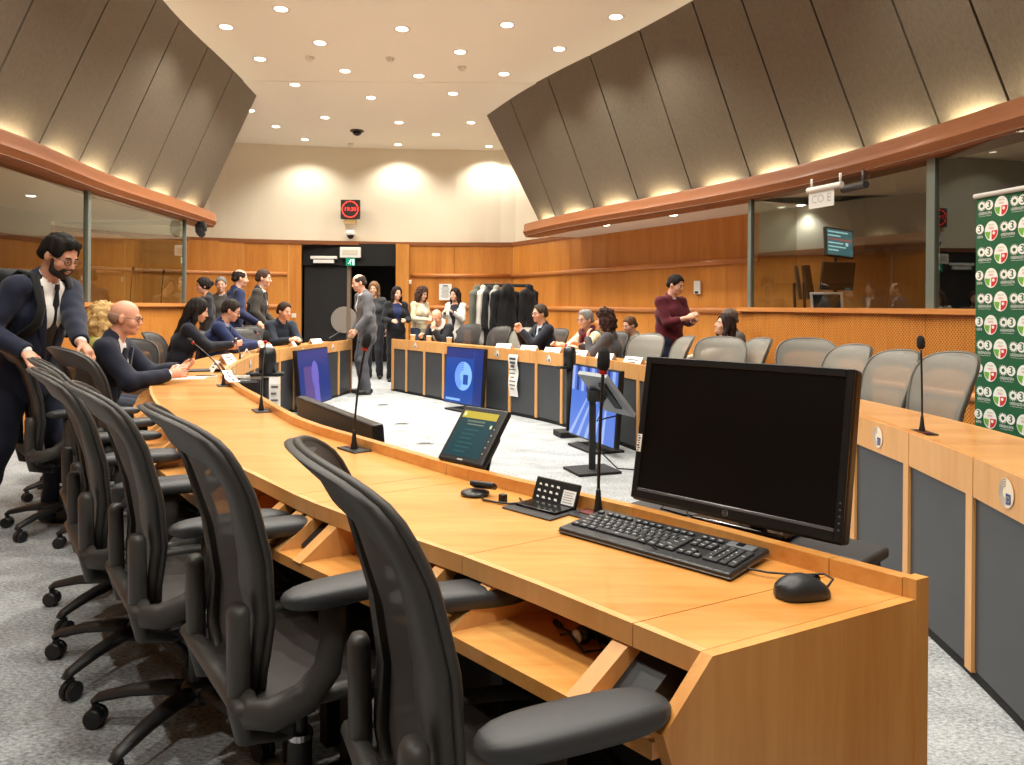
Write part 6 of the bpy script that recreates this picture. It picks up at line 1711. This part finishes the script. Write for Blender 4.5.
# long printed strip on the left desk edge, and the bald man's papers
mb = MB(); q0, q1 = 4.25, 5.15; o0 = deskL.q((q0+q1)/2, 0.015, ZU+0.003)
V = mb.grid([[deskL.q(q0+(q1-q0)*k/10, s, ZU+0.002)-o0 for k in range(11)] for s in (-0.02, 0.05)]); mb.mi = 1
for k in range(12):
    a = q0+0.05+(q1-q0-0.1)*k/12
    if k % 4 != 3: mb.face([deskL.q(d_, s_, ZU+0.003)-o0 for d_, s_ in ((a, 0.0), (a+0.05, 0.0), (a+0.05, 0.02), (a, 0.02))])
o = mb.build('name_strip', [PAPER, PRINT]); o.location = o0; props(o, 'long white printed strip lying on the left desk edge by the leaning microphone', 'paper')
for px_, py_, nm, lb, c, sz, a in ((184, 378, 'paper_sheet', 'white paper sheet in front of the bald man\'s hands', PAPER, (0.30, 0.21, 0.001), 0.2), (203, 371, 'notebook', 'dark notebook beyond the bald man\'s hands', mat('notebook_dark', (50, 54, 58), 0.5), (0.24, 0.17, 0.012), 0.5), (206, 377, 'smartphone', 'white phone lying right of the bald man\'s papers', mat('phone_white', (225, 228, 230), 0.25), (0.15, 0.075, 0.009), 0.3)):
    p = onz(px_, py_, ZT); mb = MB(); mb.box((0, 0, sz[2]/2), sz, bev=0.002 if sz[2] > 0.005 else 0, seg=1)
    if nm == 'smartphone': mb.mi = 1; mb.box((0, 0, sz[2]+0.0003), (sz[0]*0.92, sz[1]*0.9, 0.0006))
    if nm == 'notebook': mb.mi = 1; mb.box((0.0, 0.0, sz[2]*0.5), (sz[0]*1.004, sz[1]*0.98, sz[2]*0.6))
    if nm == 'paper_sheet':
        mb.mi = 1
        for k in range(6): mb.box((-0.02*(k % 2), 0.07-0.026*k, 0.0013), (0.2-0.03*(k % 3), 0.006, 0.0006))
    o = mb.build(nm, [c, PRINT if nm == 'paper_sheet' else (BLACKG if nm == 'smartphone' else PAPER)]); o.location = (p.x, p.y, ZT+0.001); o.rotation_euler = (0, 0, a); props(o, lb, 'phone' if nm == 'smartphone' else ('notebook' if nm == 'notebook' else 'paper'))
# papers held by the readers
# paper cups
CUP = mat('cup_card', (214, 172, 128), 0.6)
for px_, lb in ((413, 'paper cup on the far right desk, nearest the doorway'), (429.5, 'paper cup on the far right desk, before the man resting his face'), (449, 'paper cup on the far right desk, just above the round-emblem display')):
    d = desk_px(deskR, px_, 0.12); q = deskR.q(d, 0.12, ZT+0.001)
    t = thing('paper_cup', lb, 'cup', q, 0, 'paper cups on the far right desk')
    mb = MB(); mb.lathe([(0.028, 0.0), (0.038, 0.105), (0.036, 0.105), (0.027, 0.006), (0, 0.006)], 20); mb.build('body', CUP, t, smooth=True, angle=40)
    mb = MB(); mb.lathe([(0.038, 0.102), (0.0405, 0.105), (0.038, 0.108), (0.036, 0.105)], 20); mb.build('rim', WHITE, t, smooth=True)
# hanging printed cloth on the right desk front
def hang(px_, w, h, label):
    d = desk_px(deskR, px_, -0.01, 0.7); F = deskR.frame(d, -0.012, 0)
    o0 = F @ Vector((0, 0, 0.78)); mb = MB(); rows = []
    for k in range(13):
        z = 0.715-h*k/12; y = 0.012+0.008*math.sin(k*0.9)
        rows.append([F @ Vector((x*(1-0.05*k/12), y+0.004*math.sin(9*x+k), z))-o0 for x in np.linspace(-w/2, w/2, 7)])
    mb.grid(rows); mb.mi = 1
    for k in range(9):
        a = (0.12, 0.10, 0.07)[k % 3]*(w/0.17)
        z = 0.68-0.045*k*(h/0.49); hh = 0.028 if k < 3 else 0.012
        mb.face([F @ Vector((x, 0.027, zz))-o0 for x, zz in ((-a/2, z), (a/2, z), (a/2, z-hh), (-a/2, z-hh))])
    o = mb.build('printed_scarf', [mat('scarf_white', (232, 230, 226), 0.8), PRINT], smooth=True); o.location = o0
    props(o, label, 'scarf')
hang(515, 0.17, 0.49, 'white printed scarf hanging over the front of the right desk')
# floor outlets in the ring
for i, (px_, py_, lb) in enumerate(((383, 405, 'flat floor outlet on the carpet left of the touch tablet, farthest one'), (402, 424, 'flat floor outlet on the carpet behind the left desk edge'), (425, 444, 'flat floor outlet on the carpet just left of the touch tablet'))):
    p = onz(px_, py_, 0.0); t = thing('floor_outlet', lb, 'floor outlet', (p.x, p.y, 0.0), 0.4)
    mb = MB(); mb.lathe([(0.0, 0.004), (0.075, 0.004), (0.085, 0.0)], 24); mb.build('lid', mat('outlet_grey', (110, 112, 114), 0.4), t, smooth=True, angle=30)
    mb = MB(); mb.box((0, 0, 0.005), (0.10, 0.02, 0.003)); mb.build('slot', BLACKM, t)

# ------------------------------------------------------------------ on the far wall
p = at(350.5, 209.5, 15.47)
ck = thing('wall_clock', 'square black digital clock with glowing red ring and digits above the doorway', 'clock', p)
mb = MB(); mb.box((0, 0, 0), (0.40, 0.07, 0.40), bev=0.008); mb.build('casing', mat('clock_casing', (62, 50, 50), 0.4), ck)
CM = emis('clock_red', (255, 60, 50), 3.0)
mb = MB(); FM = Matrix.Translation((0, -0.037, 0)) @ Matrix.Rotation(PI/2, 4, 'X')
for k in range(60):
    a = 2*PI*k/60; disc(mb, FM @ Matrix.Translation((0.165*math.cos(a), 0.165*math.sin(a), 0)), 0.0085 if k % 5 else 0.013, n=8, z=0.001)
mb.build('seconds_ring', CM, ck)
mb = MB(); add_text(mb, '19:30', 0.115, FM @ Matrix.Translation((0, 0, 0.002))); mb.build('digits', CM, ck)
mb = MB(); mb.box((0, 0.01, -0.255), (0.25, 0.05, 0.11), bev=0.006); mb.build('bracket', mat('clock_bracket', (206, 172, 120), 0.5), ck)
p = at(350.5, 234.5, 15.46)
dc = thing('security_camera', 'white dome camera below the red digital clock', 'camera', p)
mb = MB(); mb.lathe([(0.0, 0.09), (0.07, 0.085), (0.095, 0.05), (0.10, 0.0), (0.09, -0.015), (0, -0.015)], 24); mb.box((0, 0.06, 0.06), (0.1, 0.1, 0.06), bev=0.01); mb.build('housing', WHITE, dc, smooth=True, angle=50)
mb = MB(); mb.ell((0, 0, -0.015), (0.072, 0.072, 0.08), None, 18, 10); mb.build('dome', BLACKG, dc, smooth=True)
p = at(350.5, 252.5, 15.42)
el = thing('emergency_light', 'white rectangular emergency light over the green exit sign', 'light', p)
mb = MB(); mb.box((0, 0, 0), (0.43, 0.08, 0.22), bev=0.012); mb.build('housing', WHITE, el)
mb = MB(); mb.box((0, -0.042, 0), (0.32, 0.01, 0.11), bev=0.004); mb.build('diffuser', mat('emergency_diffuser', (214, 206, 190), 0.4), el)
p = at(350.5, 262, 15.40)
ex = thing('exit_sign', 'small green exit sign with white running figure above the door post', 'sign', p)
mb = MB(); mb.box((0, 0, 0), (0.19, 0.03, 0.16), bev=0.004); mb.build('panel', emis('exit_green', (0, 128, 92), 0.5), ex)
mb = MB(); FX = Matrix.Translation((0, -0.0165, 0)) @ Matrix.Rotation(PI/2, 4, 'X'); W_ = emis('exit_white', (220, 245, 235), 0.9)
disc(mb, FX @ Matrix.Translation((0.01, 0.045, 0)), 0.013, n=12)
for a, b, w_ in (((0.005, 0.03), (-0.012, -0.01), 0.018), ((-0.012, -0.01), (0.012, -0.03), 0.011), ((0.012, -0.03), (0.008, -0.06), 0.010), ((-0.012, -0.01), (-0.035, -0.03), 0.011), ((-0.035, -0.03), (-0.055, -0.03), 0.010), ((0.004, 0.028), (0.03, 0.012), 0.009), ((0.0, 0.026), (-0.03, 0.018), 0.009)):
    a, b = Vector(a), Vector(b); n_ = (b-a).normalized(); n_ = Vector((-n_.y, n_.x))*w_/2
    mb.face([FX @ Vector((q.x, q.y, 0.0006)) for q in (a+n_, a-n_, b-n_, b+n_)])
mb.face([FX @ Vector((x, y, 0.0004)) for x, y in ((0.045, -0.065), (0.08, -0.065), (0.08, 0.06), (0.045, 0.06))])
mb.build('running_figure', W_, ex)
p = at(445.3, 292, 15.5)
nt_ = thing('wall_notice', 'white printed notice on the far wall above the woman in stripes', 'notice', p)
mb = MB(); mb.box((0, 0, 0), (0.26, 0.006, 0.34)); mb.build('sheet', PAPER, nt_)
mb = MB()
for k in range(11):
    w_ = (0.10 if k == 0 else 0.19-0.03*((k*5) % 3)); mb.box((0, -0.0038, 0.13-0.024*k), (w_, 0.001, 0.022 if k == 0 else 0.007))
mb.build('print_lines', PRINT, nt_)
for px_, py_, D, lb in ((294, 315.5, 15.2, 'small white switch on the pale post left of the doorway'), (409.5, 282, 15.45, 'tiny white switch on the pale post right of the doorway')):
    p = at(px_, py_, D); t = thing('wall_switch', lb, 'switch', p); mb = MB(); mb.box((0, 0, 0), (0.085, 0.02, 0.085), bev=0.004); mb.build('plate', WHITE, t); mb = MB(); mb.box((0, -0.012, 0.0), (0.04, 0.006, 0.05), bev=0.002); mb.build('rocker', mat('switch_rocker', (220, 214, 200), 0.4), t)
# wall phone / card reader on the right wood wall
tD = None
for k in range(200):
    f = k/199; q = Vector((0, 15.5)).lerp(Vector((3.15, 9.7)), f)
    if abs(CX+FPX*q.x/q.y-698) < 1.5: tD = q
if tD is None: tD = Vector((2.6, 10.6))
pz = at(698, 287.5, tD.y)
t = thing('wall_panel', 'small white card reader on the right wooden wall, beside the maroon sweater', 'card reader', (tD.x-0.03, tD.y-0.02, pz.z), math.atan2(-5.8, 3.15))
mb = MB(); mb.box((0, 0, 0), (0.13, 0.035, 0.19), bev=0.008); mb.build('housing', WHITE, t)
mb = MB(); mb.box((0, -0.019, -0.07), (0.07, 0.006, 0.03)); mb.build('reader_window', BLACKP, t)

# ------------------------------------------------------------------ coat rack and coats
rx0, rx1 = at(481, 285, 12.5), at(531, 285, 12.7)
c = (rx0+rx1)/2; L_ = (rx1-rx0).length
rk = thing('coat_rack', 'black rolling coat rack with hanging coats before the wooden corner', 'coat rack', (c.x, c.y, 0), math.atan2(rx1.y-rx0.y, rx1.x-rx0.x))
zr = c.z-0.0
mb = MB(); mb.tube([(-L_/2, 0, zr), (L_/2, 0, zr)], 0.02, 10); mb.box((0, 0, zr-0.02), (L_, 0.05, 0.03), bev=0.006); mb.build('rail', BLACKM, rk)
mb = MB(); mb.tube([(0.1, 0, 0.1), (0.1, 0, zr-0.02)], 0.022, 10); mb.build('upright', BLACKM, rk, smooth=True)
mb = MB(); mb.tube([(-L_/2+0.02, 0, 0.1), (-L_/2+0.02, 0, zr)], 0.018, 10); mb.build('upright', BLACKM, rk, smooth=True)
mb = MB(); mb.box((0, 0, 0.09), (L_, 0.06, 0.04), bev=0.008); mb.box((-L_/2+0.04, 0, 0.075), (0.06, 0.5, 0.04), bev=0.008); mb.box((L_/2-0.1, 0, 0.075), (0.06, 0.5, 0.04), bev=0.008); mb.build('base', BLACKM, rk)
for x_ in (-L_/2+0.04, L_/2-0.1):
    for y_ in (-0.22, 0.22):
        mb = MB(); mb.lathe([(0.0, -0.012), (0.028, -0.012), (0.028, 0.012), (0.0, 0.012)], 14, Matrix.Translation((x_, y_, 0.028)) @ Matrix.Rotation(PI/2, 4, 'Y')); mb.box((x_, y_, 0.052), (0.02, 0.02, 0.02)); mb.build('caster', BLACKP, rk)
def coat(px_, D, ztop, ln, col, label, yaw, w=0.2, th=0.075, hood=False):
    p = at(px_, 300, D); t = thing('coat', label, 'coat', (p.x, p.y, 0), yaw, 'coats on the rack')
    s = SDF(); A = np.array
    s.cap(A([0, 0, ztop-0.16]), A([0, 0, ztop-ln]), th, th*1.1, 0.04, A([1.0, 0, 0]), w/th*0.72)
    for sd in (-1, 1):
        s.cap(A([0, 0, ztop-0.04]), A([sd*w*0.85, 0, ztop-0.13]), 0.045, 0.055, 0.04)
        s.cap(A([sd*w*0.9, 0, ztop-0.13]), A([sd*(w*0.95), 0.02, ztop-0.68]), 0.056, 0.045, 0.02)
    s.cap(A([-0.04, 0.0, ztop-0.01]), A([0.04, 0, ztop-0.01]), 0.045, 0.045, 0.03)
    if hood: s.ell(A([0, -0.07, ztop-0.06]), np.eye(3), A([0.12, 0.09, 0.13]), 0.04)
    ph = random.random()*9
    body = sdf_obj(s, 0.012, 'body', cloth('coat_%d_%d_%d' % col, col, 0.85), t, lambda X, Y, Z: 0.008*np.sin(48*X+ph+2*np.sin(7*Z))*np.sin(33*Y+ph)+0.004*np.sin(21*Z+13*X))
    mb = MB(); mb.tube([(0, 0, ztop), (0, 0, zr+0.03), (0, 0.02, zr+0.04)], 0.004, 6); mb.build('hanger_hook', CHROME, t, smooth=True)
coat(477, 12.45, zr-0.04, 1.0, (92, 94, 84), 'olive grey coat, leftmost on the rack', 1.2)
coat(483.5, 12.5, zr-0.04, 0.92, (196, 192, 184), 'pale grey coat second from the left on the rack', 1.25)
coat(489.5, 12.5, zr-0.04, 0.95, (30, 30, 32), 'black coat between the two pale coats on the rack', 1.2)
coat(496, 12.5, zr-0.04, 0.9, (150, 148, 140), 'light grey coat beside the bulky black coat on the rack', 1.25)
coat(506, 12.4, zr-0.05, 1.05, (20, 20, 22), 'bulky black hooded coat in the middle of the rack', 0.5, 0.26, 0.11, True)
coat(529, 12.6, zr-0.02, 0.72, (26, 26, 28), 'black coat hanging alone at the right end of the rack', 0.9, 0.2, 0.09)

# ------------------------------------------------------------------ green banner by the right booth
b0 = Vector((2.955, 4.72)); e = Vector((0.19, -0.98)).normalized(); BWd, BH = 1.1, 2.0
bn = thing('banner', 'green roll-up banner printed with white sunflower and oval logos, at the right edge', 'banner', (b0.x+e.x*BWd/2, b0.y+e.y*BWd/2, 0), math.atan2(e.y, e.x))
mb = MB(); mb.box((0, 0.004, BH/2+0.03), (BWd, 0.004, BH-0.06)); mb.build('fabric', mat('banner_green', (22, 92, 56), 0.7), bn)
mb = MB(); mb.tube([(-BWd/2-0.01, 0, BH), (BWd/2+0.01, 0, BH)], 0.016, 10); mb.build('top_bar', mat('banner_bar', (214, 212, 210), 0.4), bn, smooth=True)
mb = MB(); mb.box((0, 0.0, 0.045), (BWd+0.04, 0.10, 0.09), bev=0.02); mb.build('base_cassette', mat('banner_base', (150, 150, 152), 0.35, metal=0.6), bn)
mb = MB(); mb.tube([(0, 0.035, 0.05), (0, 0.02, BH)], 0.009, 8); mb.build('pole', CHROME, bn, smooth=True)
mb = MB(); FB = Matrix.Rotation(PI/2, 4, 'X'); FB = Matrix.Translation((0, 0.0, 0)) @ FB
t1 = text_mesh('GREENS/EFA', 0.024); t2 = text_mesh('in the European Parliament', 0.0085); t3 = text_mesh('3', 0.062); t4 = text_mesh('EUROPA', 0.014); t5 = text_mesh('VERDE', 0.016)
def put(tm, M, mi, sx=1.0):
    mb.mi = mi; V = [mb.bm.verts.new(M @ Vector((v.x*sx, v.y, 0))) for v in tm[0]]; out = []
    for f in tm[1]:
        try: out.append(mb.bm.faces.new([V[i] for i in f]))
        except ValueError: pass
    mb._fin(out)
def logo_g(u, v):
    T = FB @ Matrix.Translation((u, v, 0.001)); mb.mi = 0
    n = 15; pts = []
    for k in range(n*2):
        r = 0.036 if k % 2 == 0 else 0.022; a = PI*k/n; pts.append(T @ Vector((-0.026+r*math.cos(a), 0.018+r*math.sin(a), 0)))
    mb.face(pts)
    disc(mb, T @ Matrix.Translation((0.03, 0.018, 0)), 0.031, n=20, z=0.0002)
    mb.mi = 1; disc(mb, T @ Matrix.Translation((-0.026, 0.018, 0)), 0.012, n=14, z=0.0006)
    for o_ in (-0.002, 0, 0.002): put(t3, T @ Matrix.Translation((0.03+o_, 0.018, 0.0008+o_*0.01)), 1)
    put(t1, T @ Matrix.Translation((0, -0.031, 0)), 0, 0.78); put(t2, T @ Matrix.Translation((0, -0.047, 0)), 0, 1.0)
def logo_o(u, v):
    T = FB @ Matrix.Translation((u, v, 0.001)); mb.mi = 0; disc(mb, T, 0.05, 0.062, n=24)
    mb.mi = 2
    mb.face([T @ Vector((0.002+0.044*math.cos(a), 0.0+0.055*math.sin(a), 0.0006)) for a in np.linspace(-PI/2, 0.05, 10)]+[T @ Vector((0.002, 0.002, 0.0006))])
    mb.mi = 3
    mb.face([T @ Vector((-0.004+0.042*math.cos(a), -0.002+0.05*math.sin(a), 0.0006)) for a in np.linspace(PI, PI*1.42, 8)]+[T @ Vector((-0.006, -0.004, 0.0006))])
    mb.mi = 0; disc(mb, T @ Matrix.Translation((0.018, -0.014, 0.0008)), 0.010, n=12)
    put(t4, T @ Matrix.Translation((0, 0.038, 0.0006)), 3, 0.8); put(t5, T @ Matrix.Translation((0, 0.018, 0.0006)), 2, 0.8)
rowp, colp = 0.146, 0.121
te = text_mesh('S/EFA', 0.024)
for r in range(13):
    v = BH-0.085-rowp*r
    for c_ in range(10):
        u = -BWd/2+(0.072 if r % 2 == 0 else 0.0)+colp*c_
        if u > BWd/2-0.06: continue
        if c_ % 2 == 1: logo_o(u, v)
        elif r % 2 and c_ == 0:
            T = FB @ Matrix.Translation((u, v, 0.001)); mb.mi = 0; disc(mb, T @ Matrix.Translation((0.032, 0.018, 0)), 0.031, n=20, z=0.0002)
            for o_ in (-0.002, 0, 0.002): put(t3, T @ Matrix.Translation((0.032+o_, 0.018, 0.0008+o_*0.01)), 1)
            put(te, T @ Matrix.Translation((0.034, -0.031, 0)), 0, 0.78)
        else: logo_g(u, v)
mb.build('printed_logos', [mat('banner_white', (240, 240, 236), 0.7), mat('banner_green_ink', (22, 92, 56), 0.7), mat('banner_red', (206, 44, 40), 0.7), mat('banner_leaf', (112, 176, 62), 0.7)], bn)

# ------------------------------------------------------------------ inside and around the booths
zsh = 1.236
def booth_monitor(px_, py_, D, w, h, label, rz, roll=0.0, back=False, content=True, tall=True):
    p = at(px_, py_, D); t = thing('booth_monitor', label, 'monitor', (p.x, p.y, zsh), rz, 'monitors in the right booth')
    zc = p.z-zsh; R = Matrix.Rotation(roll, 3, 'Y') @ Matrix.Rotation(math.radians(-8 if not back else 8), 3, 'X')
    mb = MB(); mb.box((0, 0.02, zc), (w, 0.035, h), R, bev=0.006); mb.build('casing', mat('booth_casing', (40, 34, 30), 0.45), t)
    if content:
        mb = MB(); T = Matrix.Translation((0, 0.02, zc)) @ R.to_4x4() @ Matrix.Translation((0, -0.0185, 0)) @ Matrix.Rotation(PI/2, 4, 'X')
        def q(x0, y0, x1, y1, z, mi):
            mb.mi = mi; mb.face([T @ Vector(v) for v in ((x0, y0, z), (x1, y0, z), (x1, y1, z), (x0, y1, z))])
        q(-w*0.46, -h*0.44, w*0.46, h*0.44, 0.0005, 0)
        for k, (yy, ww) in enumerate(((0.33, 0.8), (0.2, 0.5), (0.08, 0.9), (-0.05, 0.6), (-0.18, 0.7), (-0.3, 0.4))):
            q(-w*0.42, h*yy, -w*0.42+w*ww*0.9, h*yy+h*0.045, 0.001, 1 if k != 2 else 2)
        q(w*0.2, -h*0.1, w*0.3, h*0.02, 0.001, 1)
        mb.build('screen', [emis('booth_screen_teal', (66, 108, 116), 0.8), emis('booth_screen_pale', (170, 214, 214), 0.9), emis('booth_screen_red', (190, 90, 80), 0.7)], t)
    mb = MB(); mb.tube([(0, 0.05, 0.01), (0, 0.06, zc)], 0.016, 8); mb.box((0, 0.05, 0.008), (0.22, 0.16, 0.014), bev=0.004); mb.build('stand', BLACKP, t)
booth_monitor(840, 243, 7.75, 0.37, 0.31, 'tilted booth screen with teal page, highest inside the right booth', 0.35, 0.08)
booth_monitor(839, 276, 7.6, 0.40, 0.29, 'brown-black monitor back below the teal screen in the right booth', 0.3, 0.0, True, False)
booth_monitor(800, 283, 7.95, 0.30, 0.36, 'narrow black monitor seen edge-on, leftmost in the right booth', 1.25, 0.0, False, False)
booth_monitor(810, 282, 7.8, 0.30, 0.36, 'black monitor seen edge-on beside the laptop in the right booth', 1.0, -0.06, False, False)
p = at(829, 303, 7.35); t = thing('laptop', 'open laptop with pale frame on the right booth shelf', 'laptop', (p.x, p.y, zsh+0.001), 2.6)
mb = MB(); mb.box((0, 0, 0.009), (0.30, 0.21, 0.016), bev=0.004); mb.build('keyboard_base', mat('laptop_silver', (196, 198, 200), 0.35, metal=0.3), t)
RL = Matrix.Rotation(math.radians(-25), 4, 'X'); ML = Matrix.Translation((0, 0.10, 0.018)) @ RL
mb = MB(); mb.box(ML @ Vector((0, 0.004, 0.10)), (0.30, 0.008, 0.20), RL.to_3x3(), bev=0.003); lid = mb.build('lid', mat('laptop_silver', (196, 198, 200), 0.35, metal=0.3), t)
mb = MB(); mb.box(ML @ Vector((0, 0.009, 0.10)), (0.25, 0.002, 0.16), RL.to_3x3()); mb.box(ML @ Vector((0, -0.001, 0.10)), (0.27, 0.002, 0.17), RL.to_3x3()); mb.build('dark_panel', BLACKG, lid)
# roller tube with a short printed sheet hanging under the cornice
pa, pb = at(808, 191, 7.15), at(842, 184, 6.75)
c = (pa+pb)/2; dv = pb-pa; t = thing('roller_sheet', 'white roller tube with short printed sheet hanging inside the right booth glass', 'roller', (c.x, c.y, c.z), math.atan2(dv.y, dv.x))
Lh = math.hypot(dv.x, dv.y)
mb = MB(); mb.tube([(-Lh/2, 0, 0), (Lh/2, 0, 0)], 0.028, 12); mb.build('tube', WHITE, t, smooth=True, angle=40)
mb = MB(); mb.box((-0.04, 0, -0.10), (Lh*0.75, 0.004, 0.16)); sh_ = mb.build('sheet', mat('sheet_pale', (216, 216, 212), 0.6), t)
mb = MB(); add_text(mb, 'CO E', 0.11, Matrix.Translation((-0.04, -0.004, -0.10)) @ Matrix.Rotation(PI/2, 4, 'X')); mb.build('print', mat('sheet_grey', (170, 172, 172), 0.6), sh_)
mb = MB()
for x_ in (-Lh/2+0.05, Lh/2-0.02): mb.tube([(x_, 0, 0.02), (x_, 0, max(0.05, CZ0+0.02-c.z))], 0.012, 8)
mb.build('hanging_rod', WHITE, t, smooth=True)
pa, pb = at(843, 189, 6.9), at(866, 185, 6.6); c = (pa+pb)/2; dv = pb-pa
t = thing('blind_tube', 'dark grey roller tube hanging right of the white one in the right booth', 'roller', (c.x, c.y, c.z), math.atan2(dv.y, dv.x)); Lh = math.hypot(dv.x, dv.y)
mb = MB(); mb.tube([(-Lh/2, 0, 0), (Lh/2, 0, 0)], 0.035, 12); mb.build('tube', mat('tube_dark', (62, 62, 62), 0.5), t, smooth=True, angle=40)
mb = MB(); mb.tube([(Lh/2-0.04, 0, 0.02), (Lh/2-0.04, 0, max(0.05, CZ0+0.02-c.z))], 0.012, 8); mb.build('hanging_rod', GREYP, t, smooth=True)
# left booth: console microphones and a chair-back-high console seen through the glass
for px_, lb in ((134, 'booth microphone on the left booth shelf, leftmost of the pair'), (164, 'booth microphone on the left booth shelf, right of the pair')):
    dd_ = None
    for k in range(300):
        q = off2(LP, 0.36, 1)[min(k, len(LP)-1)]
        if q.y > 5 and abs(CX+FPX*q.x/q.y-px_) < 4: dd_ = q; break
    if dd_ is None: continue
    mic((dd_.x, dd_.y, 1.236), (dd_.x+0.03, dd_.y, 1.70), lb, group='microphones in the left booth', plate=True, rk=1.2)
# black camera under the left cornice tip
p = at(202.5, 216, 10.95); t = thing('ceiling_camera', 'black camera hanging under the tip of the left cornice', 'camera', (p.x-0.02, p.y, CZ0-0.004))
mb = MB(); mb.lathe([(0.06, 0.0), (0.06, -0.03), (0.03, -0.04)], 16); mb.box((0, 0, -0.09), (0.15, 0.10, 0.12), bev=0.02); mb.build('mount', CAMB, t, smooth=True, angle=40)
mb = MB(); mb.lathe([(0.0, -0.075), (0.055, -0.07), (0.06, 0.0), (0.05, 0.06), (0, 0.065)], 18, Matrix.Translation((0, -0.03, -0.16)) @ Matrix.Rotation(1.2, 4, 'X')); mb.build('camera_head', CAMB, t, smooth=True, angle=50)
p = at(705, 215, 10.2)
